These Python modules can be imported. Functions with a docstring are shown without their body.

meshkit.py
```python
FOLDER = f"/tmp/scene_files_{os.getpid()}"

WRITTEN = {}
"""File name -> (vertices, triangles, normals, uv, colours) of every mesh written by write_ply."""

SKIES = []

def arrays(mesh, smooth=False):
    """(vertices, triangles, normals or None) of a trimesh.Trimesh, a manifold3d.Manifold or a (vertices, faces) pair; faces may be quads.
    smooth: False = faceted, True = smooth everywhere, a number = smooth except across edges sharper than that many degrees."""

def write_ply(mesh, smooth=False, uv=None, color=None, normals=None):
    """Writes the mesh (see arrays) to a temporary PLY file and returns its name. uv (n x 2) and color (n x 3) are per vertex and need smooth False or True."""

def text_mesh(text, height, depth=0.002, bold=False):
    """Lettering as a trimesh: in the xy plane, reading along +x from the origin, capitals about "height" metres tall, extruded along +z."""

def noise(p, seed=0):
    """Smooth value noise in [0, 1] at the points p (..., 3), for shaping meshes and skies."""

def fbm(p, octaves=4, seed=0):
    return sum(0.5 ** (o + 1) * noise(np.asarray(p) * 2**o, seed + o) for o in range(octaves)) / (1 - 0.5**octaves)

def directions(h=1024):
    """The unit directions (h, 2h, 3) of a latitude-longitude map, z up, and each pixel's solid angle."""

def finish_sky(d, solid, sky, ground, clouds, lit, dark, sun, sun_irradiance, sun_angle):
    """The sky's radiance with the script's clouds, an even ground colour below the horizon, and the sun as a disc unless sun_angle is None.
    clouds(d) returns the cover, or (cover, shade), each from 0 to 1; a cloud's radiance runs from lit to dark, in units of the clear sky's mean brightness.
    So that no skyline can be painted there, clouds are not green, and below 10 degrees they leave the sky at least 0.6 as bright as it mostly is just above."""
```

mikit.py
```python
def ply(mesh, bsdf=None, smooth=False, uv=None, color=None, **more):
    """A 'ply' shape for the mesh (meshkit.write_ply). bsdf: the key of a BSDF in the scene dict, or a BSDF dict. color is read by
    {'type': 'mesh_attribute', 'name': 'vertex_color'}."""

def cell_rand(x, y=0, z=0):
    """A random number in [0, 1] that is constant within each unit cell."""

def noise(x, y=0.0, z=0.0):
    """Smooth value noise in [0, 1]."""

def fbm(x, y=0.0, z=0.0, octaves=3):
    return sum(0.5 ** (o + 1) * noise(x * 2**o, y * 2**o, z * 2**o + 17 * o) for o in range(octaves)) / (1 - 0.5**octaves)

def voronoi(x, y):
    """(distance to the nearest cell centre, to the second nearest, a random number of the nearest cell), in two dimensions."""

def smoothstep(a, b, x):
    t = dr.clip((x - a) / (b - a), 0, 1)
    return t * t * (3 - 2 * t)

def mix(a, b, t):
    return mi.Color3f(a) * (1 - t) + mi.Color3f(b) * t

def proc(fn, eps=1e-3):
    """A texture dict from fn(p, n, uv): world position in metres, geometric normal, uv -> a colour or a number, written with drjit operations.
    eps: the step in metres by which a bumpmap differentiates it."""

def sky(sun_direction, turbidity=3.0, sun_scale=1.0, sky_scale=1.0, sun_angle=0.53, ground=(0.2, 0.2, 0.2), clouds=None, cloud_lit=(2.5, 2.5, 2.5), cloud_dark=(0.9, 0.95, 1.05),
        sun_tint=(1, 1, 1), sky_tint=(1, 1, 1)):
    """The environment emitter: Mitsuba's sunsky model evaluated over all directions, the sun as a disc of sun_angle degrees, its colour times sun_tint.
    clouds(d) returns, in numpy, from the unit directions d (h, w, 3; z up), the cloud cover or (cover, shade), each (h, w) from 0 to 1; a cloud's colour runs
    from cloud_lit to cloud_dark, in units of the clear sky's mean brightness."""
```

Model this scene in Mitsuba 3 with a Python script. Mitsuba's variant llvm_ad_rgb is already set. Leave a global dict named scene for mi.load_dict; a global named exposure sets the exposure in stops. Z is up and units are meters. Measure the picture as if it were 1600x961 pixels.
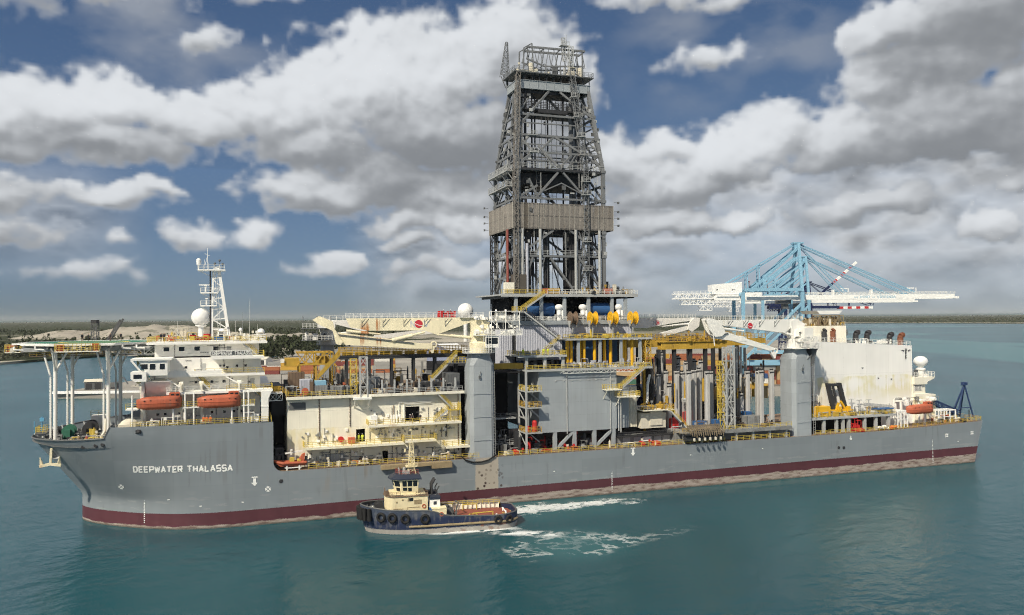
import math, random
import numpy as np
import drjit as dr
import mitsuba as mi
import mikit, meshkit
import trimesh, manifold3d as mf

T4 = mi.ScalarTransform4f
scene, labels = {}, {}

# ---------------------------------------------------------------- camera, sky, exposure
EYE = np.array([0.0, 0.0, 42.0])
PITCH, ROLL = math.atan(15 / 1250), math.radians(0.42)
FWD = np.array([0, math.cos(PITCH), math.sin(PITCH)])
UPV = np.cross([1.0, 0, 0], FWD) * math.cos(ROLL) + np.array([1.0, 0, 0]) * math.sin(ROLL)
HAZE = 2.2e-5
scene['air'] = {'type': 'homogeneous', 'albedo': {'type': 'rgb', 'value': [.95, .95, .95]}, 'sigma_t': HAZE}
scene['camera'] = {'type': 'perspective', 'medium': {'type': 'ref', 'id': 'air'}, 'fov': math.degrees(2 * math.atan(800 / 1250)), 'fov_axis': 'x',
                   'near_clip': 1.0, 'far_clip': 45000.0,
                   'to_world': T4().look_at(origin=EYE.tolist(), target=(EYE + FWD * 100).tolist(), up=UPV.tolist())}
exposure = 1.0


def deg_noise(a, e, s, seed, octaves=5, stretch=1.35):
    return meshkit.fbm(np.stack([a * s, e * s * stretch, np.zeros_like(a) + 3.7 * seed], -1), octaves, seed)


# cumulus heaps as (azimuth, elevation, half width, half height) in degrees, weight, and how grey the heap is
HEAPS = [
    (-34, 11.8, 4.5, 2.0, 1, .3), (-29.8, 13.0, 3.6, 2.2, 1, .1), (-25.8, 13.6, 3.8, 2.0, 1, .1), (-21.5, 12.8, 3.8, 1.9, 1, .25), (-34, 10.4, 6, 1.4, .9, .6), (-27, 11.0, 6, 1.4, .9, .6),
    (-17.5, 13.6, 4.0, 2.4, 1, .2), (-14.5, 14.6, 4.8, 3.4, 1, .05), (-9.5, 15.8, 6.0, 4.6, 1, .05), (-5, 16.8, 5, 4.4, 1, .1), (0, 18.0, 4.5, 4.2, 1, .3), (3.5, 16, 3.6, 4.2, 1, .35), (-4, 12.4, 8, 2.9, 1, .75), (1.5, 11.6, 6, 3, .95, .85), (-14, 11.6, 5, 2.0, 1, .6),
    (-14, 8.6, 5, 2.0, 1, .5), (-9, 9.4, 5, 2.2, 1, .7), (-4, 8.2, 5.5, 2.3, 1, .6), (-8, 6.6, 3.2, 1.1, .9, .3), (-3.5, 6.6, 3, 1.5, 1, .1), (-7.6, 5.2, 2.4, .7, .7, .5),
    (-26.8, 7.9, 4.2, 1.0, .9, .55), (-23.8, 8.5, 1.8, .9, .9, .35), (-22.0, 5.6, 2.0, 1.0, .62, .5), (-18.2, 5.6, 1.7, 1.1, .62, .3), (-26.6, 5.2, 1.0, .6, .42, .45),
    (-35, 7.6, 5.0, 1.5, .75, .65), (-33, 5.4, 4.0, 1.1, .55, .6),
    (7, 10.8, 3.6, 2.2, 1, .25), (10.5, 11.6, 3.0, 1.2, .8, .45), (11, 9.0, 5, 2.2, 1, .4), (14.5, 10.6, 3.6, 2.6, 1, .2), (18, 11.8, 3.8, 2.6, 1, .15), (22.5, 11.4, 4.6, 2.6, 1, .4), (28, 11.8, 6, 3.2, 1, .6), (35, 11.8, 7, 4.6, 1, .65),
    (26.5, 17.9, 3.4, 2.2, 1, .35), (30.5, 18.4, 4.4, 4.0, 1, .6), (36, 18, 6, 5, 1, .75), (24.6, 17.6, 2.6, 1.7, .95, .2), (25, 14.6, 4, 1.6, .9, .5), (28, 15.4, 5.5, 2.2, 1, .8),
    (12, 6.6, 5, 1.3, .9, .6), (16.3, 6.4, 2.0, 1.2, .8, .15), (24, 7.0, 6, 1.5, .7, .7), (31, 5.4, 2.4, 1.2, .7, .3), (35, 8.0, 5, 1.6, .8, .5),
    (-35, 20.2, 6, 2.4, .55, .8), (-27, 20.6, 4, 1.2, .45, .7), (-17.5, 21.3, 3.0, 1.0, .5, .6), (-21.5, 17.8, 1.8, .9, .45, .6), (-36, 16.3, 2.6, 1.2, .5, .5), (-8, 22.6, 3, .7, .55, .4), (10.5, 21.6, 4, .9, .45, .6), (14.2, 17.4, 2.4, .8, .35, .6), (15.5, 20.9, 4, .6, .4, .6),
    (-12, 3.6, 2.4, .6, .45, .5), (-28, 3.0, 3, .6, .35, .6), (-3, 3.4, 7, 1.0, .75, .75)]


# broad shaded masses: azimuth, elevation, half sizes in degrees, strength
MASSES = [(-5, 11.2, 8, 2.6, .55), (2, 12.6, 5, 4, .30), (29, 17, 7, 2.4, .45), (29, 11, 8, 3.0, .42), (15, 8.6, 10, 1.3, .40), (-27, 10.9, 8, 1.1, .35), (-10, 8.0, 7, 1.2, .22), (24, 4.6, 12, 1.5, .25), (36, 14, 5, 5, .3),
          (15.5, 12.2, 4.5, 2.2, -.22), (-11, 17, 6, 2.6, -.18), (18.5, 10.5, 4, 1.6, -.15), (-29, 13.6, 5, 1.2, -.2)]


def cloud_field(a, e, detail=1.0):
    wa = (deg_noise(a, e, .33, 11, 4) - .5) * 4.2
    we = (deg_noise(a, e, .33, 12, 4) - .5) * 2.6
    x, y = a + wa, e + we
    s, g, wt = np.full(a.shape, -1.0), np.zeros(a.shape), np.full(a.shape, 1e-6)
    for (ca, ce, rx, ry, k, grey) in HEAPS:
        dx, dy = (x - ca) / rx, (y - ce) / ry
        dy = np.where(dy < 0, dy * 1.25, dy)
        f = (1 - np.sqrt(dx * dx + dy * dy)) * k
        s = np.maximum(s, f)
        q = np.exp(np.clip(5 * f, -20, 5))
        g += q * np.clip(grey + .6 * np.clip(-dy, -.8, .8), 0, 1)
        wt += q
    # the rest of the sky, away from these heaps, carries the same kind of scattered cumulus
    far = np.clip((np.maximum(np.abs(a) - 36, e - 24)) / 5, 0, 1)
    wide = (deg_noise(a, e, .09, 21, 5, 1.8) - .5) * 3.0
    s = np.where(far > 0, np.maximum(s, wide * far - (1 - far)), s)
    puff = 1 - np.abs(2 * deg_noise(a + .5 * wa, e + .5 * we, .55, 14, 4) - 1)
    fine = deg_noise(a, e, 1.0, 13, 4) - .5
    return s, s + (puff - .62) * .5 + fine * .54 * detail, g / wt * (1 - far) + .62 * far


def clouds(d):
    a = np.degrees(np.arctan2(d[..., 0], d[..., 1]))
    e = np.degrees(np.arcsin(np.clip(d[..., 2], -1, 1)))
    base, s, g = cloud_field(a, e)
    _, up, _ = cloud_field(a - .35, e + .5, .8)
    _, up2, _ = cloud_field(a - 1.1, e + 1.7, .2)
    cover = np.clip((s + .06) / .42, 0, 1)
    cover = cover * cover * (3 - 2 * cover)
    streak = deg_noise(a, e, .13, 31, 5, 3.2) - .5
    soft = deg_noise(a, e, .30, 33, 4, 2.0) - .5
    relief = np.clip((up - s) * .85, -.3, .3) + np.clip((up2 - s) * .42, -.3, .34)      # lit from the upper left of the view
    shade = g * .80 + .06 + relief * .8 + soft * .55 + streak * .45
    for (ca, ce, ra, re_, k) in MASSES:
        shade = shade + k * np.exp(-(((a - ca) / ra) ** 2 + ((e - ce + 2.2 * streak) / re_) ** 2))
    shade = .5 + .5 * np.tanh(1.7 * (shade - .47))
    shade = shade * cover + .36 * (1 - cover)
    right = np.clip((a - 2) / 6, 0, 1) * np.clip((13 - e) / 3.5, 0, 1)
    mid = np.clip((11 - np.abs(a + 1)) / 5, 0, 1) * np.clip((11 - e) / 3.5, 0, 1) * .75
    left = np.clip((-24 - a) / 5, 0, 1) * np.clip((11 - e) / 3.5, 0, 1) * np.clip((e - 2) / 4, 0, 1) * .6
    veil = np.maximum(np.maximum(right, mid), left) * np.clip(.92 + 1.5 * streak + .6 * soft, 0, 1)
    puffs = 1 - np.abs(2 * deg_noise(a, e, .34, 47, 5, 1.9) - 1)
    vshade = np.clip(.67 + 1.5 * streak + .7 * soft - 1.15 * (puffs - .62) + .06 * right, .02, 1)
    shade = np.where(veil > cover, (shade * cover + vshade * (veil - cover)) / np.maximum(veil, 1e-3), shade)
    cover = np.maximum(cover, veil)
    high = np.clip((e - 13) / 4, 0, 1) * np.clip((deg_noise(a, e, .16, 41, 5, 1.8) - .44) * 3.2, 0, .55) * (np.clip((-14 - a) / 8, 0, 1) + .7 * np.clip((a - 6) / 5, 0, 1) * np.clip((26 - a) / 5, 0, 1))
    shade = np.where(high > cover, (shade * cover + .62 * (high - cover)) / np.maximum(high, 1e-3), shade)
    cover = np.maximum(cover, high)
    low = np.clip((6 - e) / 6, 0, 1)
    shade = shade * (1 - .45 * low) + .55 * .45 * low
    cover = cover * (1 - .6 * np.clip((4.5 - e) / 4.5, 0, 1) ** 1.3)
    return cover * .97, shade


SUN = np.array([-.558, -.987, 1.0])
scene['sky'] = mikit.sky(SUN.tolist(), turbidity=3.0, sun_scale=1.7, sky_scale=0.88, clouds=clouds, cloud_lit=(5.75, 5.95, 6.15), cloud_dark=(1.68, 1.78, 1.90),
                         sky_tint=(.90, .90, 1.0), ground=(.03, .08, .09), sun_tint=(.90, 1.0, 1.12))

# ---------------------------------------------------------------- frames, mesh builder, entries
AX = np.array([-60.50 - 130.41, 160.57 - 226.54, 0.0]); AX /= np.linalg.norm(AX)
OUT = np.array([-AX[1], AX[0], 0.0])
ORG = np.array([123.55, 246.39, 0.0])
SHIP = np.eye(4); SHIP[:3, 0], SHIP[:3, 1], SHIP[:3, 3] = AX, OUT, ORG


def move(x=0, y=0, z=0, rz=0.0, s=1.0):
    c, n = math.cos(rz) * s, math.sin(rz) * s
    return np.array([[c, -n, 0, x], [n, c, 0, y], [0, 0, s, z], [0, 0, 0, 1.0]])


BOXF = np.array([[0, 2, 3], [0, 3, 1], [4, 5, 7], [4, 7, 6], [0, 1, 5], [0, 5, 4], [2, 6, 7], [2, 7, 3], [0, 4, 6], [0, 6, 2], [1, 3, 7], [1, 7, 5]])
SIGN = np.array([[x, y, z] for x in (-1, 1) for y in (-1, 1) for z in (-1, 1)], float) * .5


class G:
    def __init__(self):
        self.v, self.f, self.n = [], [], 0

    def add(self, v, f):
        self.v.append(np.asarray(v, float)); self.f.append(np.asarray(f, int) + self.n); self.n += len(v)
        return self

    def mesh(self):
        return trimesh.Trimesh(np.vstack(self.v), np.vstack(self.f), process=False)

    def tm(self, m):
        return self.add(m.vertices, m.faces)

    def box(self, x0, x1, y0, y1, z0, z1):
        c, d = np.array([x0 + x1, y0 + y1, z0 + z1]) / 2, np.array([abs(x1 - x0), abs(y1 - y0), abs(z1 - z0)])
        return self.add(SIGN * d + c, BOXF)

    def bar(self, p, q, t, h=None, ext=0.0):
        p, q = np.asarray(p, float), np.asarray(q, float)
        d = q - p; L = np.linalg.norm(d)
        if L < 1e-6: return self
        d /= L; p = p - d * ext; q = q + d * ext
        r = np.cross(d, [0, 0, 1.0] if abs(d[2]) < .95 else [0, 1.0, 0]); r /= np.linalg.norm(r)
        u = np.cross(r, d)
        S = SIGN * np.array([np.linalg.norm(q - p), t, h or t])
        return self.add((p + q) / 2 + S[:, :1] * d + S[:, 1:2] * r + S[:, 2:] * u, BOXF)

    def pipe(self, p, q, r, n=8, r2=None):
        p, q = np.asarray(p, float), np.asarray(q, float)
        d = q - p; L = np.linalg.norm(d)
        if L < 1e-6: return self
        d /= L
        a = np.cross(d, [0, 0, 1.0] if abs(d[2]) < .9 else [1.0, 0, 0]); a /= np.linalg.norm(a); b = np.cross(d, a)
        t = np.arange(n) * 2 * np.pi / n
        ring = np.cos(t)[:, None] * a + np.sin(t)[:, None] * b
        r2 = r if r2 is None else r2
        i = np.arange(n); j = (i + 1) % n
        return self.add(np.vstack([p + ring * r, q + ring * r2, [p], [q]]),
                        np.vstack([np.stack([i, j, j + n], 1), np.stack([i, j + n, i + n], 1), np.stack([j, i, i * 0 + 2 * n], 1), np.stack([i + n, j + n, i * 0 + 2 * n + 1], 1)]))

    def path(self, pts, r, n=6):
        for a, b in zip(pts[:-1], pts[1:]):
            self.pipe(a, b, r, n)
        return self

    def lathe(self, c, prof, n=16, axis=2):
        """prof: (radius, height) pairs, spun about an axis through c"""
        t = np.arange(n) * 2 * np.pi / n; m = len(prof)
        v = np.array([[r * np.cos(k), r * np.sin(k), h] for r, h in prof for k in t])
        if axis == 1: v = v[:, [0, 2, 1]] * [1, 1, -1]
        if axis == 0: v = v[:, [2, 0, 1]]
        i, j = np.meshgrid(np.arange(m - 1), np.arange(n), indexing='ij')
        a, b = i * n + j, i * n + (j + 1) % n
        q = np.stack([a, b, b + n, a + n], -1).reshape(-1, 4)
        return self.add(v + np.asarray(c, float), np.vstack([q[:, [0, 1, 2]], q[:, [0, 2, 3]]]))

    def ball(self, c, r, sub=2, s=(1, 1, 1)):
        m = trimesh.creation.icosphere(sub, 1.0)
        return self.add(m.vertices * r * np.array(s) + np.asarray(c, float), m.faces)

    def prism(self, poly, y0, y1, plane='xz'):
        """a polygon in the xz (or xy, yz) plane, given thickness along the remaining axis"""
        from shapely.geometry import Polygon
        m = trimesh.creation.extrude_polygon(Polygon(poly), abs(y1 - y0), engine='earcut')
        v, lo = np.array(m.vertices), min(y0, y1)
        f = np.array(m.faces)
        if plane == 'xz': v = np.stack([v[:, 0], lo + v[:, 2], v[:, 1]], 1); f = f[:, ::-1]
        elif plane == 'yz': v = np.stack([lo + v[:, 2], v[:, 0], v[:, 1]], 1)
        else: v = v + [0, 0, lo]
        return self.add(v, f)

    def tapered(self, p, q, a, b, n=4):
        """box girder from p to q; a, b = (width, height) at each end"""
        p, q = np.asarray(p, float), np.asarray(q, float)
        d = (q - p) / np.linalg.norm(q - p)
        r = np.cross(d, [0, 0, 1.0]); r /= np.linalg.norm(r); u = np.cross(r, d)
        v = []
        for c, (w, h) in ((p, a), (q, b)):
            for sy in (-.5, .5):
                for sz in (-.5, .5):
                    v.append(c + r * w * sy + u * h * sz)
        return self.add(v, BOXF)

    def rail(self, pts, h=1.1, gap=1.7, t=.085, mid=2, posts=True):
        pts = [np.asarray(p, float) for p in pts]
        for a, b in zip(pts[:-1], pts[1:]):
            L = np.linalg.norm(b - a); k = max(1, int(round(L / gap)))
            for z in np.linspace(h, h / (mid + 1), mid + 1):
                self.bar(a + [0, 0, z], b + [0, 0, z], t * .8)
            for i in range(k + 1):
                p = a + (b - a) * i / k
                self.bar(p, p + [0, 0, h], t)
        return self

    def xtruss(self, p, q, w, h, n, t, tb=None, side=None):
        """square lattice girder from p to q"""
        p, q = np.asarray(p, float), np.asarray(q, float); tb = tb or t * .6
        d = (q - p) / np.linalg.norm(q - p)
        r = np.cross(d, [0, 0, 1.0] if abs(d[2]) < .95 else [0, 1.0, 0]) if side is None else np.asarray(side, float)
        r /= np.linalg.norm(r); u = np.cross(r, d)
        w, h = (w if np.ndim(w) else (w, w)), (h if np.ndim(h) else (h, h))
        def cor(s, k):
            sy, sz = ((-.5, -.5), (.5, -.5), (.5, .5), (-.5, .5))[k]
            return p + (q - p) * s + r * sy * (w[0] + (w[1] - w[0]) * s) + u * sz * (h[0] + (h[1] - h[0]) * s)
        for k in range(4):
            self.bar(cor(0, k), cor(1, k), t)
            for i in range(n):
                a, b, k2 = i / n, (i + 1) / n, (k + 1) % 4
                self.bar(cor(b, k), cor(b, k2), tb)
                self.bar(cor(a, k), cor(b, k2), tb) if (i + k) % 2 else self.bar(cor(b, k), cor(a, k2), tb)
        return self

    def ladder(self, p, q, w=.6, t=.07, side=(1, 0, 0), gap=.6):
        p, q, s = np.asarray(p, float), np.asarray(q, float), np.asarray(side, float) * w / 2
        self.bar(p - s, q - s, t); self.bar(p + s, q + s, t)
        k = int(np.linalg.norm(q - p) / gap)
        for i in range(1, k):
            c = p + (q - p) * i / k
            self.bar(c - s, c + s, t * .6)
        return self


USED = {}


def number(key):
    k = USED.get(key, 0); USED[key] = k + 1
    return key if k == 0 else f'{key}_{k:03d}'


def part(key, g, mat, smooth=False, T=SHIP, **lab):
    """one entry of the scene; alike keys take the next number"""
    key = number(key)
    d = g if isinstance(g, dict) else mikit.ply(g.mesh() if isinstance(g, G) else g, None, smooth)
    scene[key] = {**d, 'bsdf': {'type': 'ref', 'id': mat}, 'to_world': T4(T.tolist())}
    if lab: labels[key] = lab
    return key


def thing(name, label, cat, group=None):
    key = number(name)
    labels[key] = {'label': label, 'category': cat}
    if group: labels[key]['group'] = group
    return key


def stairs(key, p, q, width=(0, 1, 0), w=.9, mat='pale_steel', railmat='rail_yellow', T=SHIP, rail=True):
    p, q, s = np.asarray(p, float), np.asarray(q, float), np.asarray(width, float)
    s = s / np.linalg.norm(s) * w / 2
    g, r = G(), G()
    g.bar(p - s, q - s, .09, .30); g.bar(p + s, q + s, .09, .30)
    n = max(3, int(abs(q[2] - p[2]) / .28))
    for i in range(n):
        c = p + (q - p) * (i + .5) / n
        d = (q - p) * [1, 1, 0]; d = d / max(np.linalg.norm(d), 1e-6) * .13
        g.add(np.array([c - s - d, c + s - d, c + s + d, c - s + d]), [[0, 1, 2], [0, 2, 3]])
    k = part(key, g, mat, T=T)
    if rail:
        for e in (-1, 1):
            r.rail([p + s * e, q + s * e], 1.1, 1.5)
        part(k + '__handrail' if k.count('__') < 2 else key.rsplit('__', 1)[0] + '__handrail', r, railmat, T=T)
    return k


# ---------------------------------------------------------------- materials
def rgb(c): return {'type': 'rgb', 'value': list(c)}


def paint(name, c, rough=.5, spec=.4, metal=0.0, coat=0.0):
    scene[name] = {'type': 'twosided', 'bsdf': {'type': 'principled', 'base_color': rgb(c), 'roughness': rough, 'specular': spec, 'metallic': metal, 'clearcoat': coat}}


def worn(name, c, rust=(.20, .09, .035), amount=.5, rough=.55, grime=.25, scale=1.0, metal=0.0, plates=None, stain=None):
    """paint with faint mottling, run marks and rust blooms, fixed to the surface"""
    def f(p, n, uv):
        a = p.x * float(AX[0]) + p.y * float(AX[1]); b = p.x * float(OUT[0]) + p.y * float(OUT[1])
        h = a + .35 * b
        big = mikit.fbm(a * .22 * scale, b * .22 * scale, p.z * .22 * scale, 3)
        run = mikit.fbm(h * 1.7 * scale, b * .3, p.z * .10 * scale, 3)
        run2 = mikit.noise(h * 5.5 * scale, b * .3, p.z * .22 * scale)
        col = mi.Color3f(c) * (1 - grime * (1.1 * big + .55 * run + .35 * run2 - .95))
        if plates:
            pu, pz = plates
            col = col * (.97 + .06 * mikit.cell_rand(dr.floor(a / pu), dr.floor(p.z / pz), dr.floor(b / pu)))
            seam = dr.maximum(mikit.smoothstep(.09, .02, dr.abs(a / pu - dr.round(a / pu)) * pu), mikit.smoothstep(.08, .02, dr.abs(p.z / pz - dr.round(p.z / pz)) * pz))
            col = col * (1 - .10 * seam)
        if stain:
            z0, sc = stain
            st = mikit.smoothstep(z0, z0 - .4, p.z + .5 * run2) * mikit.smoothstep(.42, .66, .6 * run + .5 * mikit.fbm(a * .18, 4.0, p.z * .3, 3))
            col = mikit.mix(col, sc, .75 * st * mikit.smoothstep(z0 - 9, z0 - 3, p.z))
        m = mikit.smoothstep(.66, .80, run * .62 + big * .45) * amount
        return mikit.mix(col, rust, dr.clip(m, 0, 1))
    scene[name] = {'type': 'twosided', 'bsdf': {'type': 'principled', 'base_color': mikit.proc(f), 'roughness': rough, 'specular': .35, 'metallic': metal}}


worn('grey_paint', (.315, .345, .37), amount=.14, grime=.22, plates=(5.3, 3.1))
worn('white_paint', (.80, .79, .75), (.55, .46, .25), .16, .45, .14)
worn('cream_paint', (.79, .755, .64), (.45, .27, .10), .42, .5, .22, plates=(6.4, 3.7), stain=(19.0, (.74, .66, .42)))
worn('rusty_cream', (.76, .69, .49), (.38, .13, .03), 1.0, .6, .3, .8)
worn('tower_steel', (.17, .178, .187), (.14, .11, .085), .2, .5, .3, 1.3)
worn('wind_wall', (.20, .185, .17), (.15, .12, .09), .4, .6, .35, 1.0)
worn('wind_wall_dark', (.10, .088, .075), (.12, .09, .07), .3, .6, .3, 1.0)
paint('wind_wall_seam', (.42, .40, .36), .6)
worn('yellow_paint', (.46, .29, .045), (.16, .09, .04), .7, .6, .45, 2.0)
worn('deck_brown', (.17, .12, .085), (.10, .055, .03), .6, .8, .5, 2.0)
worn('pale_steel', (.40, .41, .41), (.22, .15, .10), .35, .5, .3, 1.6)
worn('clutter_grey', (.23, .235, .235), (.10, .07, .05), .7, .6, .7, 2.5)
worn('orange_paint', (.44, .115, .06), (.30, .15, .11), .7, .5, .5, 1.8)
worn('funnel_white', (.83, .82, .79), (.60, .52, .26), .20, .5, .12, .7, plates=(7.9, 25.6), stain=(25.4, (.70, .64, .36)))
worn('riser_grey', (.43, .425, .42), amount=.2, grime=.25)
worn('clutter_brown', (.20, .16, .11), (.10, .06, .04), .7, .6, .6, 2.5)
worn('clutter_tan', (.30, .235, .14), (.14, .07, .03), .7, .6, .6, 2.5)
worn('funnel_rust', (.20, .075, .04), (.05, .04, .035), .6, .7, .5, 1.5)
worn('tug_cream', (.74, .65, .42), (.40, .20, .07), .35, .5, .18, 2.0)
worn('tug_red', (.23, .072, .05), (.12, .07, .05), .5, .7, .35, 1.5)
paint('tug_navy', (.03, .038, .06), .45)
paint('tug_blue', (.05, .13, .32), .45)
paint('shed_blue', (.22, .25, .36), .6)
paint('blue_frame', (.025, .05, .13), .5)
paint('rail_yellow', (.53, .40, .075), .55)
paint('rail_white', (.72, .72, .69), .5)
paint('bright_white', (.82, .82, .80), .4)
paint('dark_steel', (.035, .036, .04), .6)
paint('mid_steel', (.11, .115, .12), .55)
paint('black_rubber', (.014, .014, .015), .75)
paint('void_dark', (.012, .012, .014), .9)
paint('glass_dark', (.012, .016, .022), .08, .6)
paint('deck_green', (.035, .14, .095), .7)
paint('deck_grey', (.12, .125, .125), .8)
paint('panel_lilac', (.42, .435, .50), .5)
paint('faded_red', (.26, .07, .06), .6)
paint('machine_blue', (.035, .105, .26), .45)
paint('navy_paint', (.012, .02, .07), .4)
paint('signal_red', (.48, .03, .03), .5)
paint('hose_yellow', (.70, .40, .02), .45)
paint('sky_blue', (.12, .35, .55), .5)
paint('crane_blue', (.22, .41, .55), .5)
paint('skin', (.42, .24, .16), .6)
paint('overall_dark', (.025, .028, .04), .8)
paint('overall_orange', (.68, .16, .04), .75)
paint('overall_lime', (.60, .72, .06), .7)
paint('overall_khaki', (.34, .27, .17), .8)
paint('hat_white', (.8, .8, .78), .4)
paint('lettering_white', (.82, .82, .80), .6)
paint('logo_red', (.50, .035, .05), .5)
paint('logo_grey', (.50, .52, .54), .5)
paint('canvas_pale', (.62, .58, .48), .8)

# ---------------------------------------------------------------- sea
def ship_uv(p):
    x, y = p.x - float(ORG[0]), p.y - float(ORG[1])
    return x * float(AX[0]) + y * float(AX[1]), x * float(OUT[0]) + y * float(OUT[1])


def foam_mask(p):
    u, v = ship_uv(p)
    wob = mikit.fbm(u * .16, v * .16, 3.0, 3) - .5
    churn = mikit.fbm(u * .55 + 3 * wob, v * .9, 1.0, 4)
    fine = mikit.fbm(u * 1.9, v * 2.6, 5.0, 3)
    # wash thrown aft by the tug along the hull: from its stern towards the ship's stern
    t = dr.clip((143 - u) / 40.0, 0, 1)
    mid, half = 28.6 - 1.2 * t + 5 * wob, 7.6 * (1 - t * .62)
    lane = mikit.smoothstep(half, half * .1, dr.abs(v - mid)) * mikit.smoothstep(146, 140, u) * mikit.smoothstep(1.0, .55, t)
    a = mikit.smoothstep(.44, .72, .62 * churn + .42 * lane + .40 * (fine - .5)) * dr.sqrt(lane)
    # a ring of old wash off the tug's quarter
    du, dv = (u - 139.5) / 9.0, (v - 55.5) / 7.8
    r = dr.sqrt(du * du + dv * dv) + 1.1 * wob
    ring = mikit.smoothstep(.42, .0, dr.abs(r - .95)) * .85 + .3 * mikit.smoothstep(1.0, .2, r)
    tail = mikit.smoothstep(3.4, .3, dr.abs(v - 57 - .25 * (u - 125))) * mikit.smoothstep(108, 126, u) * mikit.smoothstep(136, 126, u)
    vein = 1 - dr.abs(2 * mikit.fbm(u * .42 + 2 * wob, v * .42, 9.0, 4) - 1)
    b = mikit.smoothstep(.72, 1.0, vein + .30 * (fine - .5)) * dr.clip(ring + .6 * tail, 0, 1)
    # bow wave and side wash of the tug
    w = mikit.smoothstep(2.0, .2, dr.abs(v - 40.4 + .12 * (u - 155))) * mikit.smoothstep(139, 150, u) * mikit.smoothstep(164, 158, u)
    c = mikit.smoothstep(.50, .70, churn + .25 * w) * w
    q = mikit.smoothstep(3.0, .4, dr.abs(v - 43 - .5 * (150 - u))) * mikit.smoothstep(134, 141, u) * mikit.smoothstep(153, 148, u)
    d = mikit.smoothstep(.52, .70, churn + .2 * q) * q
    return dr.clip(dr.maximum(dr.maximum(a * (.55 + .5 * fine), b * .5), dr.maximum(c, d)), 0, 1)


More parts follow.
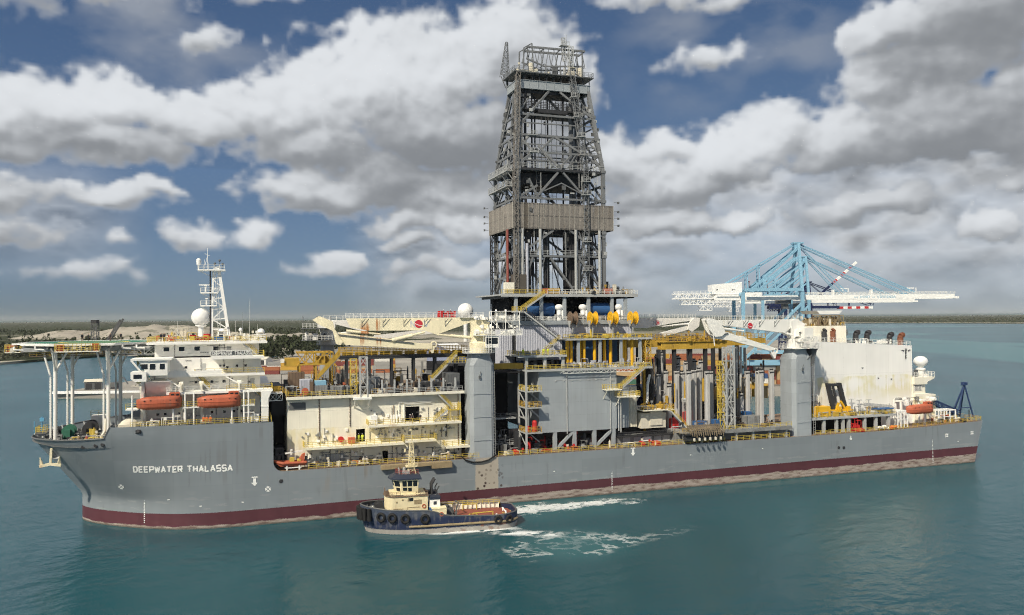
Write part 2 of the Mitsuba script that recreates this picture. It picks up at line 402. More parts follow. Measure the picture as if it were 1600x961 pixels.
def water_colour(p, n, uv):
    far = mikit.fbm(p.x * .006, p.y * .0022, 2.0, 4)
    mud = mikit.fbm(p.x * .02 + 4 * far, p.y * .011, 7.0, 4)
    shoal = mikit.smoothstep(.50, .68, far) * mikit.smoothstep(60, 200, p.x + .2 * p.y) * .9
    col = mikit.mix((.005, .048, .065), (.008, .068, .087), dr.clip(mud * 1.6 - .3, 0, 1))
    col = mikit.mix(col, (.030, .125, .135), shoal * .8)
    f = foam_mask(p)
    u, v = ship_uv(p)
    aer = mikit.smoothstep(14, 2, dr.abs(v - 29)) * mikit.smoothstep(104, 125, u) * mikit.smoothstep(147, 140, u) * .35
    aer = dr.maximum(aer, .38 * mikit.smoothstep(1.5, .4, dr.sqrt(dr.square((u - 139) / 11) + dr.square((v - 56) / 9.5))))
    col = mikit.mix(col, (.05, .20, .21), aer * .7)
    return mikit.mix(col, (.78, .82, .82), f)


def waves(p, n, uv):
    x, y = p.x * .86 + p.y * .5, p.y * .86 - p.x * .5
    w = mikit.fbm(x * .10, y * .17, 1.0, 3)
    h = .75 * mikit.noise(x * .16 + w, y * .30, 0.0) + .55 * mikit.noise(x * .42 + 2 * w, y * .75, 4.0) + .42 * mikit.fbm(x * 1.1, y * 1.9, 8.0, 4)
    patch = mikit.fbm(p.x * .012, p.y * .02, 11.0, 3)
    return h * (.42 + .75 * patch) + .25 * foam_mask(p)


scene['water_surface'] = {'type': 'bumpmap', 'arbitrary': mikit.proc(waves, eps=.12), 'scale': 0.27,
                          'bsdf': {'type': 'principled', 'base_color': mikit.proc(water_colour), 'roughness': .22, 'specular': .42}}


def sheet(pts, z=0.0):
    from shapely.geometry import Polygon
    v, f = trimesh.creation.triangulate_polygon(Polygon(pts), engine='earcut')
    f = np.array(f)
    a = np.cross(v[f[:, 1]] - v[f[:, 0]], v[f[:, 2]] - v[f[:, 0]])
    f[a < 0] = f[a < 0][:, ::-1]
    return np.column_stack([v, np.full(len(v), z)]), f


g = G().add(np.array([[-2e4, -3e3, 0], [2e4, -3e3, 0], [2e4, 2e4, 0], [-2e4, 2e4, 0.]]), [[0, 1, 2], [0, 2, 3]])
part('water', g, 'water_surface', T=np.eye(4), kind='structure', label='teal harbour water with foam round the tug')

# ---------------------------------------------------------------- far shores and quarry
rng = np.random.default_rng(5)


def ground_colour(p, n, uv):
    a = mikit.fbm(p.x * .008, p.y * .004, 1.0, 4)
    b = mikit.fbm(p.x * .05, p.y * .025, 6.0, 4)
    near = mikit.smoothstep(2600, 1100, p.y)
    sand = mikit.smoothstep(.40, .54, a + .3 * (b - .5)) * near
    col = mikit.mix((.040, .052, .034), (.062, .070, .045), b)
    return mikit.mix(col, mikit.mix((.40, .37, .31), (.58, .54, .46), b), sand)


def sand_colour(p, n, uv):
    b = mikit.fbm(p.x * .03, p.y * .03, p.z * .12, 4)
    scrub = mikit.smoothstep(.58, .70, mikit.fbm(p.x * .06, p.y * .04, 3.0, 3))
    return mikit.mix(mikit.mix((.27, .25, .21), (.50, .46, .39), b), (.10, .11, .07), scrub * .55)


def apron_colour(p, n, uv):
    b = mikit.fbm(p.x * .04, p.y * .04, 1.0, 4)
    return mikit.mix((.24, .23, .21), (.42, .40, .36), dr.clip(b * 1.5 - .2, 0, 1))


for k, f in (('ground_surface', ground_colour), ('sand_surface', sand_colour), ('apron_surface', apron_colour)):
    scene[k] = {'type': 'twosided', 'bsdf': {'type': 'diffuse', 'reflectance': mikit.proc(f)}}


def land(name, pts, z, mat, label):
    g = G(); v, f = sheet(pts, z); g.add(v, f)
    k = len(pts)
    for i in range(k):                                    # the bank down to the water
        a, b = pts[i], pts[(i + 1) % k]
        g.add([(*a, z), (*b, z), (*b, -2), (*a, -2)], [[0, 2, 1], [0, 3, 2]])
    part(name, g, mat, T=np.eye(4), kind='structure', label=label)


land('coast', [(-19900, 500), (-3000, 560), (-900, 640), (-560, 715), (-490, 765), (-480, 856), (-455, 940), (-436, 1000), (-400, 1090), (-340, 1130), (-240, 1150), (300, 1180), (470, 1500), (700, 2500), (900, 3600), (1500, 3780), (1850, 3720), (2050, 3230), (2600, 3050), (4000, 2800), (19900, 2500), (19900, 19950), (-19900, 19950)],
     2.2, 'ground_surface', 'low wooded coast with sandy clearings across the channel')
land('quay', [(-247, 431), (-200, 428), (100, 420), (160, 412), (214, 560), (330, 880), (420, 1250), (-240, 1250), (-244, 520)], 3.0, 'apron_surface', 'concrete quay apron of the container port behind the ship')


g = G(); near = [(1510, 3776), (1850, 3716), (2055, 3226), (2600, 3046), (3200, 2936)]
for i, ((x0, y0), (x1, y1)) in enumerate(zip(near[:-1], near[1:])):
    for t in np.linspace(0, 1, 9)[:-1]:
        a, b = np.array([x0, y0]) + (np.array([x1, y1]) - [x0, y0]) * t, np.array([x0, y0]) + (np.array([x1, y1]) - [x0, y0]) * (t + .125)
        w = rng.uniform(8, 75, 2)
        g.add([(*a, 2.25), (*b, 2.25), (b[0] + 8, b[1] + w[1], 4.0), (a[0] + 8, a[1] + w[0], 4.0)], [[0, 1, 2], [0, 2, 3]])
part('beach', g, 'sand_surface', T=np.eye(4), kind='structure', label='thin pale beach under the far right shore')


def mound(name, cx, cy, rx, ry, h, seed, label, flat=.5):
    n, m = 72, 28
    X, Y = np.meshgrid(np.linspace(-1, 1, n), np.linspace(-1, 1, m), indexing='ij')
    r = np.sqrt(X ** 2 + Y ** 2)
    k = meshkit.fbm(np.stack([X * 3.2, Y * 3.2, X * 0 + seed], -1), 5, seed)
    z = np.clip((1 - r) / (1 - flat), 0, 1) ** .8 * h * (.55 + .9 * (k - .28)) - .6
    v = np.stack([cx + X * rx, cy + Y * ry, 2.2 + z], -1).reshape(-1, 3)
    i, j = np.meshgrid(np.arange(n - 1), np.arange(m - 1), indexing='ij')
    a = i * m + j
    q = np.stack([a, a + m, a + m + 1, a + 1], -1).reshape(-1, 4)
    part(name, G().add(v, np.vstack([q[:, [0, 1, 2]], q[:, [0, 2, 3]]])), 'sand_surface', True, np.eye(4), kind='structure', label=label)


mound('hill', -742, 1720, 170, 190, 31, 3, 'pale quarried sand hill behind the bow')
mound('hill', -980, 1850, 160, 160, 19, 4, 'lower sand spoil heap left of the quarried hill', .3)
mound('hill', -430, 1500, 150, 130, 15, 5, 'long sand bank right of the radar mast', .25)
mound('hill', -1180, 1330, 330, 60, 9, 6, 'broken sandy bank beyond the left shore', .3)
mound('hill', -640, 860, 90, 60, 17, 8, 'grey gravel heap at the left shore', .1)
mound('hill', -330, 960, 110, 60, 8, 9, 'flat gravel stockpile behind the cargo crane', .3)


def wood(name, spots, hs, label, mat='leaf_dark'):
    """many small ragged conifers and bushes as one mass"""
    V, F, at = [], [], 0
    for (x, y, z0), h in zip(spots, hs):
        k = 26
        t = rng.random(k) ** .8
        rad = h * (.30 * (1 - t) + .05) * (.55 + .7 * rng.random(k)); an = rng.random(k) * 6.283
        c = np.stack([x + rad * np.cos(an), y + rad * np.sin(an), z0 + h * (.12 + .86 * t)], 1)
        s = h * (.13 + .12 * rng.random((k, 1)))
        d = rng.normal(size=(k, 3, 3)); d /= np.linalg.norm(d, axis=2, keepdims=True)
        tri = c[:, None] + d * s[:, None] * [1, 1, 1.25]
        V.append(tri.reshape(-1, 3)); F.append(np.arange(3 * k).reshape(-1, 3) + at); at += 3 * k
    part(name, G().add(np.vstack(V), np.vstack(F)), mat, T=np.eye(4), kind='stuff', label=label)


def leaf(name, c):
    def f(p, n, uv):
        b = mikit.fbm(p.x * .05, p.y * .05, p.z * .12, 3)
        r = mikit.cell_rand(p.x * .7, p.y * .7, p.z * .7)
        return mi.Color3f(c) * (.45 + 1.0 * b + .35 * r)
    scene[name] = {'type': 'twosided', 'bsdf': {'type': 'diffuse', 'reflectance': mikit.proc(f)}}


leaf('leaf_dark', (.045, .055, .032))
leaf('leaf_grey', (.085, .09, .06))


def scatter(n, x0, x1, y0, y1, z=2.2, clump=.012, cut=.45, seed=1):
    p = np.column_stack([rng.uniform(x0, x1, n * 3), rng.uniform(y0, y1, n * 3), np.full(n * 3, z)])
    k = meshkit.fbm(np.stack([p[:, 0] * clump, p[:, 1] * clump * .6, p[:, 0] * 0 + seed], -1), 3, seed)
    return p[k > cut][:n]


def hts(n, lo, hi): return rng.uniform(lo, hi, n)


s = scatter(620, -1500, -420, 980, 1320, seed=2, cut=.47); s = s[s[:, 0] < -470 - .02 * (s[:, 1] - 900)]
wood('shore_wood', s, hts(len(s), 7, 15), 'belt of dark casuarina trees behind the left shore')
s = scatter(1500, -2400, -200, 1480, 2600, seed=3, cut=.45, clump=.006)
wood('far_wood', s, hts(len(s), 8, 15), 'dark far woodland round the sand hills')
s = scatter(900, -395, -225, 640, 1120, z=3, seed=4, cut=.25); s = s[s[:, 0] > -400 + .0 * s[:, 1]]
s = s[(s[:, 0] > -300 - .35 * (s[:, 1] - 640))]
wood('dockside_wood', s, hts(len(s), 9, 17), 'dense dark trees right of the bridge block')
s = scatter(700, -800, -480, 790, 960, seed=6, cut=.52, clump=.03); s = s[s[:, 0] < -505]
wood('bank_scrub', s, hts(len(s), 4, 9), 'low scrub along the left bank', 'leaf_grey')
s = np.vstack([scatter(1500, 1500, 4600, 3300, 6000, seed=7, cut=.3, clump=.004), scatter(500, 900, 1500, 3800, 5500, seed=8, cut=.2, clump=.004)])
wood('distant_wood', s, hts(len(s), 9, 18), 'far low woodland on the right horizon', 'leaf_grey')

# ---------------------------------------------------------------- the drill ship: hull
DS = thing('drill_ship', 'huge grey and white drill ship with a tall lattice derrick amidships', 'ship')
BOOT = lambda u: 4.55 - .0068 * u


def hull_colour(p, n, uv):
    u, v = ship_uv(p)
    z = p.z
    boot = 4.55 - .0068 * u
    big = mikit.fbm(u * .05, v * .08, z * .10, 4)
    run = mikit.fbm(u * .9, v * .1, z * .05, 4)
    plate = mikit.cell_rand(dr.floor(u / 11.0), dr.floor(z / 2.9), 2.0)
    seam = dr.maximum(mikit.smoothstep(.07, .02, dr.abs(u / 11.0 - dr.round(u / 11.0)) * 11.0), mikit.smoothstep(.06, .02, dr.abs(z / 2.9 - dr.round(z / 2.9)) * 2.9))
    col = mi.Color3f(.205, .232, .254) * (.86 + .22 * big + .07 * plate + .12 * (run - .5)) * (1 - .05 * seam)
    streak = mikit.smoothstep(.63, .74, run) * mikit.smoothstep(2.0, 9.0, z) * mikit.smoothstep(.5, .65, big)
    col = mikit.mix(col, (.24, .19, .14), streak * .35)
    drip = mikit.smoothstep(.60, .75, mikit.noise(u * 2.3, v * .1, z * .07)) * mikit.smoothstep(.50, .66, mikit.fbm(u * .13, v * .1, z * .16 + 9, 3))
    col = mikit.mix(col, (.12, .105, .095), drip * .22)
    scuff = mikit.smoothstep(.60, .70, mikit.fbm(u * .35, v * .2, z * 1.5, 4)) * mikit.smoothstep(9.0, 4.0, z)
    col = mikit.mix(col, (.33, .34, .345), scuff * .35)
    # the pale rubbed patch under the forward crane, with chipped spots
    w = .5 * (mikit.fbm(u * .7, 0.0, z * .5, 3) - .5)
    patch = mikit.smoothstep(.12, .0, dr.abs(u - 144.2 + w * .5) - 2.6) * mikit.smoothstep(3.0, 3.3, z) * mikit.smoothstep(10.9, 10.4, z) * dr.select(v > 20, 1.0, 0.0)
    col = mikit.mix(col, (.40, .35, .285), patch * .85)
    d1, d2, wh = mikit.voronoi(u * 1.05, z * 1.05)
    chip = mikit.smoothstep(.36, .24, d1) * dr.select(wh > .42, 1.0, 0.0) * mikit.smoothstep(.28, .50, mikit.fbm(u * .3, 1.0, z * .35, 2)) * mikit.smoothstep(12.5, 6.5, z + 2.5 * wh)
    near = mikit.smoothstep(3.6, 2.6, dr.abs(u - 143.6)) * mikit.smoothstep(3.0, 3.4, z) * mikit.smoothstep(10.8, 10.0, z) * dr.select(v > 20, 1.0, 0.0)
    col = mikit.mix(col, (.05, .035, .03), chip * near)
    # red boot topping and the fouled band at the waterline
    red = mi.Color3f(.088, .030, .038) * (.75 + .5 * big + .25 * (run - .5))
    col = mikit.mix(col, red, mikit.smoothstep(boot + .05, boot - .05, z))
    edge = boot - 2.2 + .5 * (mikit.fbm(u * .45, 2.0, 0.0, 4) - .5) + .25 * mikit.smoothstep(60, 120, u) - .55 * mikit.smoothstep(140, 185, u)
    crust = mikit.fbm(u * .8, v * .3, z * 2.4, 4)
    foul = mikit.mix((.20, .155, .125), (.40, .345, .31), dr.clip(crust * 1.9 - .45, 0, 1))
    col = mikit.mix(col, foul, mikit.smoothstep(edge + .08, edge - .08, z) * (.55 + .45 * mikit.smoothstep(.25, .5, crust)))
    return mikit.mix(col, (.05, .06, .05), mikit.smoothstep(.45, .1, z) * .75)


scene['hull_paint'] = {'type': 'twosided', 'bsdf': {'type': 'principled', 'base_color': mikit.proc(hull_colour), 'roughness': .48, 'specular': .4}}

# half-breadth outlines, from the parallel body to the stem
WL = np.array([(195, 21), (200, 20.75), (207, 19.4), (215.5, 15.2), (219, 12.6), (223.3, 9.0), (226.4, 5.4), (227.9, 2.6), (228.3, 0)])
DK = np.array([(195, 21), (207, 21), (214, 20.95), (221, 20.3), (229, 16.4), (234, 10.6), (235.9, 7.3), (237.4, 3.2), (237.9, 0)])


def resample(P, t):
    d = np.r_[0, np.cumsum(np.linalg.norm(np.diff(P, axis=0), axis=1))]
    return np.stack([np.interp(t * d[-1], d, P[:, k]) for k in (0, 1)], -1)


def smooth_curve(P, n):
    from scipy.interpolate import PchipInterpolator
    d = np.r_[0, np.cumsum(np.linalg.norm(np.diff(P, axis=0), axis=1))]; d /= d[-1]
    t = np.linspace(0, 1, n)
    return np.stack([PchipInterpolator(d, P[:, k])(t) for k in (0, 1)], -1)


WLs, DKs = smooth_curve(WL, 200), smooth_curve(DK, 200)


def deck_line(u): return 10.6 + 1.1 * max(0.0, (34 - u) / 37) ** 1.4


def bow_point(t, w):
    f = np.clip((w - 5.6) / 12.6, 0, 1.1)
    a, b = resample(WLs, np.array([t]))[0], resample(DKs, np.array([t]))[0]
    return a * (1 - f) + b * f


TSTEP = None
cols = []                                                  # (kind, parameter, top height)
for u in (0, 6, 12, 18, 24, 30, 36, 45, 60, 90, 120, 150, 180, 187.6):
    cols.append((u, None, deck_line(u)))
for k in range(7):                                         # rounded corner up to the forecastle
    a = math.pi / 2 * k / 6
    cols.append((188.0 + 2.0 * math.sin(a), None, 10.6 + 2.0 * (1 - math.cos(a))))
cols += [(190.02, None, 20.85), (193, None, 20.87)]
NB = 46
tops = []
for k in range(NB + 1):
    t = k / NB
    u = resample(DKs, np.array([t]))[0][0]
    top = 20.9 + .35 * np.clip((u - 195) / 25, 0, 1) if u < 220.0 else 17.8 + 1.3 * np.clip((237.9 - u) / 17.0, 0, 1) ** .7
    cols.append((None, t, top))
LV = np.r_[-3, 0, 1, 2, 3, 4, 5.2, 6.2, 7.2, 8.4]
grid = []
for (u, t, top) in cols:
    lv = np.r_[LV, np.linspace(LV[-1], top, 9)[1:]]
    row = []
    for w in lv:
        if t is None:
            x = u - (3.2 * max(w, 0) / 11.7 if u == 0 else 0)
            row.append((x, 21.0, w))
        else:
            q = bow_point(t, w); row.append((q[0], q[1], w))
    grid.append(row)
grid = np.array(grid)
n, m = grid.shape[:2]
i, j = np.meshgrid(np.arange(n - 1), np.arange(m - 1), indexing='ij')
a = i * m + j
q = np.stack([a, a + m, a + m + 1, a + 1], -1).reshape(-1, 4)
quads = np.vstack([q[:, [0, 1, 2]], q[:, [0, 2, 3]]])
g = G()
g.add(grid.reshape(-1, 3), quads[:, ::-1]); g.add(grid.reshape(-1, 3) * [1, -1, 1], quads)
tr = grid[0]
for k in range(m - 1):                                     # transom
    g.add([tr[k], tr[k] * [1, -1, 1], tr[k + 1] * [1, -1, 1], tr[k + 1]], [[0, 1, 2], [0, 2, 3]])
part(DS + '__hull', g, 'hull_paint', 28)
HULL = DS + '__hull'

# decks
g = G(); ul = [0, 12, 24, 36, 60, 120, 190.2]
for a, b in zip(ul[:-1], ul[1:]):
    g.add([(a - (3.1 if a == 0 else 0), -20.98, deck_line(a) - .02), (b, -20.98, deck_line(b) - .02), (b, 20.98, deck_line(b) - .02), (a - (3.1 if a == 0 else 0), 20.98, deck_line(a) - .02)], [[0, 1, 2], [0, 2, 3]])
part(HULL + '__main_deck', g, 'deck_brown')
g = G()
out = [(190.05, 20.9)] + [(p[0], max(p[1] - .12, 0)) for p in resample(DKs, np.linspace(0, .42, 12)) if p[0] < 219.8]
v, f = sheet(out + [(219.8, 20.2)] + [(219.8, -20.2)] + [(x, -y) for x, y in out[::-1]], 20.75)
g.add(v, f)
g.add([(190.05, -20.95, 10.6), (190.05, 20.95, 10.6), (190.05, 20.95, 20.8), (190.05, -20.95, 20.8)], [[0, 1, 2], [0, 2, 3]])
part(HULL + '__forecastle_deck', g, 'deck_grey')
g = G()
pl = [(219.7, 20.0)] + [(p[0] - .2, p[1] - .25) for p in resample(DKs, np.linspace(.3, 1, 40)) if p[0] > 220.2 and p[1] > .3] + [(237.4, 0)]
v, f = sheet(pl + [(x, -y) for x, y in pl[-2::-1]], 17.2); g.add(v, f)
g.add([(219.75, -20.2, 17.2), (219.75, 20.2, 17.2), (219.75, 20.2, 20.8), (219.75, -20.2, 20.8)], [[0, 1, 2], [0, 2, 3]])
part(HULL + '__mooring_deck', g, 'deck_grey')
# bulwark cap round the bow
g = G()
cap = [grid[k][-1] for k in range(n) if cols[k][1] is not None and grid[k][-1][0] > 220.2]
for s in (1, -1):
    g.path([np.array(p) * [1, s, 1] for p in cap], .16, 6)
part(HULL + '__bulwark_cap', g, 'mid_steel')


def hull_text(text, h, u, v, w, mat, key, T=SHIP, bold=True, depth=.03, width=None):
    m = meshkit.text_mesh(text, h, depth, bold)
    x = np.array(m.vertices)
    if width: x[:, 0] *= width / (x[:, 0].max() - x[:, 0].min())
    x = np.stack([u - x[:, 0], v + x[:, 2] + .012, w + x[:, 1]], 1)
    return part(key, G().add(x, m.faces), mat, T=T)


# the ship's name, built from plate letters wrapped on the flare
_ts, _ws = np.linspace(0, 1, 160), np.arange(0, 21.6, .5)
_P = np.array([[bow_point(t, w) for t in _ts] for w in _ws])


def side_v(u, w):
    if u < 195: return 21.0
    k = min(max(w / .5, 0), len(_ws) - 1.001); i = int(k)
    a, b = (float(np.interp(u, _P[q][:, 0], _P[q][:, 1])) for q in (i, i + 1))
    return a + (b - a) * (k - i)


def wrap(m, u, w, key, mat='lettering_white', scale=1.0, off=.05):
    x = np.array(m.vertices)
    us, ws = u - x[:, 0] * scale, w + x[:, 1] * scale
    vs = np.array([side_v(a, b) for a, b in zip(us, ws)])
    part(key, G().add(np.stack([us, vs + off + x[:, 2] * .3, ws], 1), m.faces), mat)


from shapely.geometry import Polygon as _Poly, LineString as _Line
from shapely.ops import unary_union as _union
STROKES = {'D': [[(0, 0), (0, 1), (.55, 1), (.8, .75), (.8, .25), (.55, 0), (0, 0)]], 'E': [[(.8, 0), (0, 0), (0, 1), (.8, 1)], [(0, .5), (.7, .5)]], 'P': [[(0, 0), (0, 1), (.8, 1), (.8, .48), (0, .48)]], 'W': [[(0, 1), (.22, 0), (.5, .8), (.78, 0), (1, 1)]],
           'A': [[(0, 0), (.45, 1), (.9, 0)], [(.16, .32), (.74, .32)]], 'T': [[(0, 1), (.9, 1)], [(.45, 1), (.45, 0)]], 'R': [[(0, 0), (0, 1), (.8, 1), (.8, .5), (0, .5)], [(.4, .5), (.85, 0)]], 'H': [[(0, 0), (0, 1)], [(.8, 0), (.8, 1)], [(0, .5), (.8, .5)]], 'L': [[(0, 1), (0, 0), (.75, 0)]], 'S': [[(0, .08), (.08, 0), (.72, 0), (.8, .1), (.8, .42), (.72, .5), (.08, .5), (0, .58), (0, .92), (.08, 1), (.72, 1), (.8, .92)]]}
for word, u0, u1, w0 in (('DEEPWATER', 216.3, 207.4, 12.0), ('THALASSA', 206.4, 198.0, 11.7)):
    h = 1.12
    adv = [max(x for l in STROKES[c] for x, y in l) + .42 for c in word]; unit = (u0 - u1) / (sum(adv) - .42); at = u0
    for i, ch in enumerate(word):
        shp = _union([_Line([(x * unit, y * h) for x, y in l]).buffer(.135, cap_style=2, join_style=1) for l in STROKES[ch]])
        m = trimesh.creation.extrude_polygon(shp, .06, engine='earcut').subdivide()
        wrap(m, at, w0 - .035 * i, HULL + '__ship_name'); at -= adv[i] * unit


def disc_mark(u, w, r=.55):
    g = G()
    for k in range(4):
        a = math.pi / 2 * k + .16 + math.pi / 4
        pts = [(.10 * math.cos(a + .64), .10 * math.sin(a + .64))] + [(r * math.cos(a + s), r * math.sin(a + s)) for s in np.linspace(0, 1.29, 6)]
        v, f = sheet(pts); g.add(v, f)
    m = g.mesh(); wrap(m, u, w, HULL + '__thruster_mark')


def arrow_mark(u, w):
    g = G()
    v, f = sheet([(-.28, .95), (.28, .95), (.28, .1), (.62, .1), (0, -.62), (-.62, .1), (-.28, .1)]); g.add(v, f)
    g.box(-.6, .6, 1.08, 1.32, 0, .02)
    wrap(g.mesh(), u, w, HULL + '__tug_arrow')


for u, w in ((219.0, 8.6), (191.1, 7.2)): disc_mark(u, w)
for u, w in ((193.7, 8.6), (107.7, 9.3)): arrow_mark(u, w)
for u, w in ((10.2, 8.2), (.9, 8.4)):
    g = G()
    for dx in (-.5, .08):
        for dy in (-.5, .08): g.box(dx, dx + .42, dy, dy + .42, 0, .02)
    wrap(g.mesh(), u, w, HULL + '__thruster_mark')
g = G(); v, f = sheet([(-.1, .6), (.1, .6), (.12, .1), (.45, .0), (.2, -.5), (-.2, -.5), (-.45, 0), (-.12, .1)]); g.add(v, f)
wrap(g.mesh(), 43.3, 9.3, HULL + '__tug_arrow')
for u, w0, w1 in ((214.7, 1.2, 5.2), (113.3, .6, 4.8), (15.3, 1.0, 6.8)):   # draught marks
    g = G()
    for z in np.arange(w0, w1, .38): g.box(-.12, .12, z, z + .17, 0, .02)
    g.box(-.02, .03, w1, w1 + .7, 0, .02)
    wrap(g.mesh(), u, 0, HULL + '__draught_mark')
for u, w in ((204, 4.6), (196, 4.9), (128, 6.4), (71, 8.2), (92, 7.9), (6, 6.2), (210, 6.0)):
    g = G(); g.box(-.22, .22, -.08, .1, 0, .02); wrap(g.mesh(), u, w, HULL + '__small_mark')
for u, w in ((221.6, 17.9), (222.9, 17.75), (225.3, 17.4), (188.5, 8.6), (47.2, 7.0), (45.6, 6.9)):  # fairleads and scupper openings
    c = np.array([u, side_v(u, w) + .06, w]); part(HULL + '__fairlead', G().lathe(c, [(.02, .04), (.34, .04), (.42, .0), (.42, -.1)], 12, 1), 'dark_steel')

# ---------------------------------------------------------------- helpers for ship fittings
def clutter(key, u0, u1, v0, v1, w, n, seed, hi=1.8, mats=('clutter_grey', 'pale_steel', 'mid_steel'), tall=.25):
    """deck gear: housings, tanks, pipes and stands, one mass per paint"""
    r = np.random.default_rng(seed)
    gs = {m: G() for m in mats}
    for i in range(n):
        g = gs[mats[r.integers(len(mats))]]
        u, v = r.uniform(u0, u1), r.uniform(min(v0, v1), max(v0, v1))
        h = hi * r.uniform(.3, 1.0) * (1.7 if r.random() < tall else 1)
        k = r.integers(6)
        if k == 0:
            a, b = r.uniform(.4, 1.5), r.uniform(.3, 1.0)
            g.box(u - a / 2, u + a / 2, v - b / 2, v + b / 2, w, w + h)
            g.box(u - a / 2 - .05, u + a / 2 + .05, v - b / 2 - .05, v + b / 2 + .05, w + h, w + h + .07)
        elif k == 1:
            g.pipe((u, v, w), (u, v, w + h), r.uniform(.15, .5), 10); g.pipe((u, v, w + h), (u, v, w + h + .3), .12, 6)
        elif k == 2:
            L = r.uniform(1, 3.5); z = w + r.uniform(.3, 1) * h
            g.pipe((u - L / 2, v, z), (u + L / 2, v, z), r.uniform(.06, .16), 6)
            for e in (-.4, .4): g.bar((u + e * L, v, w), (u + e * L, v, z), .1)
            g.pipe((u + L / 2, v, z), (u + L / 2, v, w), .09, 6)
        elif k == 3:
            a = r.uniform(.5, 1.1)
            g.pipe((u, v - a, w + .5), (u, v + a, w + .5), r.uniform(.3, .55), 12)
            g.box(u - .6, u + .6, v - a * .8, v + a * .8, w, w + .2)
        elif k == 4:
            a = r.uniform(.5, 1.3)
            for su in (-1, 1):
                for sv in (-1, 1): g.bar((u + su * a, v + sv * .5, w), (u + su * a, v + sv * .5, w + h), .09)
            g.box(u - a, u + a, v - .5, v + .5, w + h, w + h + .1); g.box(u - a * .6, u + a * .5, v - .35, v + .3, w + .1, w + h * .6)
        else:
            g.bar((u, v, w), (u, v, w + h * 1.2), .11); g.box(u - .25, u + .25, v - .12, v + .12, w + h * 1.0, w + h * 1.0 + .5)
    for m, g in gs.items():
        if g.n: part(key, g, m, kind='stuff')


def window(parent, u, v, w, a=.85, b=.75, frame='white_paint', face=1):
    g = G(); d = face
    for s in (-1, 1):
        g.box(u + s * a / 2 - .05, u + s * a / 2 + .05, v, v + .07 * d, w - b / 2 - .05, w + b / 2 + .05)
        g.box(u - a / 2 + .05, u + a / 2 - .05, v, v + .07 * d, w + s * b / 2 - .05, w + s * b / 2 + .05)
    g2 = G(); g2.box(u - a / 2 + .05, u + a / 2 - .05, v - .2 * d, v + .02 * d, w - b / 2 + .05, w + b / 2 - .05)
    k = part(parent + '__window_frame', g, frame)
    part(parent + '__window', g2, 'glass_dark')


def door(parent, u, v, w, a=.9, h=2.0, mat='pale_steel'):
    g = G(); g.box(u - a / 2, u + a / 2, v - .02, v + .06, w, w + h)
    for z in (.2, h - .3): g.box(u - a / 2 - .08, u - a / 2 + .1, v + .06, v + .11, w + z, w + z + .12)
    g.box(u + a / 2 - .2, u + a / 2 - .1, v + .06, v + .14, w + h * .45, w + h * .55)
    part(parent + '__door', g, mat)


def railing(parent, pts, mat='rail_yellow', h=1.1, gap=1.7, t=.085, mid=2):
    return part(parent + '__railing', G().rail(pts, h, gap, t, mid), mat)


# ---------------------------------------------------------------- accommodation block
AB = DS + '__accommodation_block'
g = G()
g.box(192.4, 214.2, -15.5, 15.5, 20.76, 27.2)
g.box(192.4, 213.6, -15.4, 15.4, 27.5, 30.5)
g.box(192.2, 213.5, -14, 14, 30.8, 34.0)
g.box(192.5, 213.1, -12, 12, 34.3, 37.2)
g.prism([(15.4, 24.5), (20.6, 29.8), (15.4, 29.8)], 209.5, 214.1, 'yz')
g.prism([(15.5, 20.8), (17.5, 20.8), (19.0, 25.4), (20.0, 29.8), (15.5, 29.8)], 214.25, 214.9, 'yz')
part(AB, g, 'white_paint')
for (u0, u1, v, w0, w1) in ((190.0, 210.3, 20, 27.2, 27.5), (191.5, 212.4, 18, 30.5, 30.8), (190.9, 214.4, 14.6, 37.0, 37.3)):
    g = G(); g.box(u0, u1, -v, v, w0, w1); g.box(u0, u1, v - .02, v + .06, w0 - .14, w1 + .04)
    part(AB + '__deck_ledge', g, 'white_paint')
g = G(); g.box(191.7, 202.0, 12, 19, 34.0, 34.3); g.box(191.7, 202, 18.98, 19.06, 33.85, 34.34)
part(AB + '__deck_ledge', g, 'white_paint')
for u in (210.85, 207.9, 204.9, 201.2):
    window(AB, u, 12, 35.85, 1.15, .95)
for u, w in ((207, 32.1), (199.6, 32.3), (198.9, 31.9), (197, 32.2), (195.3, 32.2)): window(AB, u, 14, w, .6, .6)
for u in (210.9, 208.2, 205, 201.9, 199.6): window(AB, u, 15.4, 29.1, .62, .62)
for u in (212.2, 210.8, 208.1, 201.9, 199.5, 197.6, 196.2): window(AB, u, 15.5, 22.8, .6, .6)
for u, v, w in ((198.6, 12, 34.3), (212.2, 14, 30.85), (203.6, 14, 30.85), (194, 15.4, 27.55), (203.4, 15.4, 27.55), (206.2, 15.5, 20.85), (194.2, 15.5, 20.85)): door(AB, u, v, w)
g = G()                                                     # pipes and trays along the house sides
r = np.random.default_rng(8)
for (u0, u1, v, w0, w1) in ((193, 213, 12.1, 34.4, 37), (193, 211, 14.1, 30.9, 33.9), (193, 213, 15.5, 27.6, 30.4), (193, 213, 15.6, 21, 27)):
    for k in range(9):
        u, w = r.uniform(u0, u1), r.uniform(w0, w1)
        if k % 3 == 0: g.pipe((u, v, w0), (u, v, w1), .05, 5)
        elif k % 3 == 1: g.pipe((u, v, w), (min(u + r.uniform(1, 4), u1), v, w), .05, 5)
        else: g.box(u, u + .4, v - .05, v + .18, w, w + .35)
part(AB + '__pipework', g, 'mid_steel', kind='stuff')
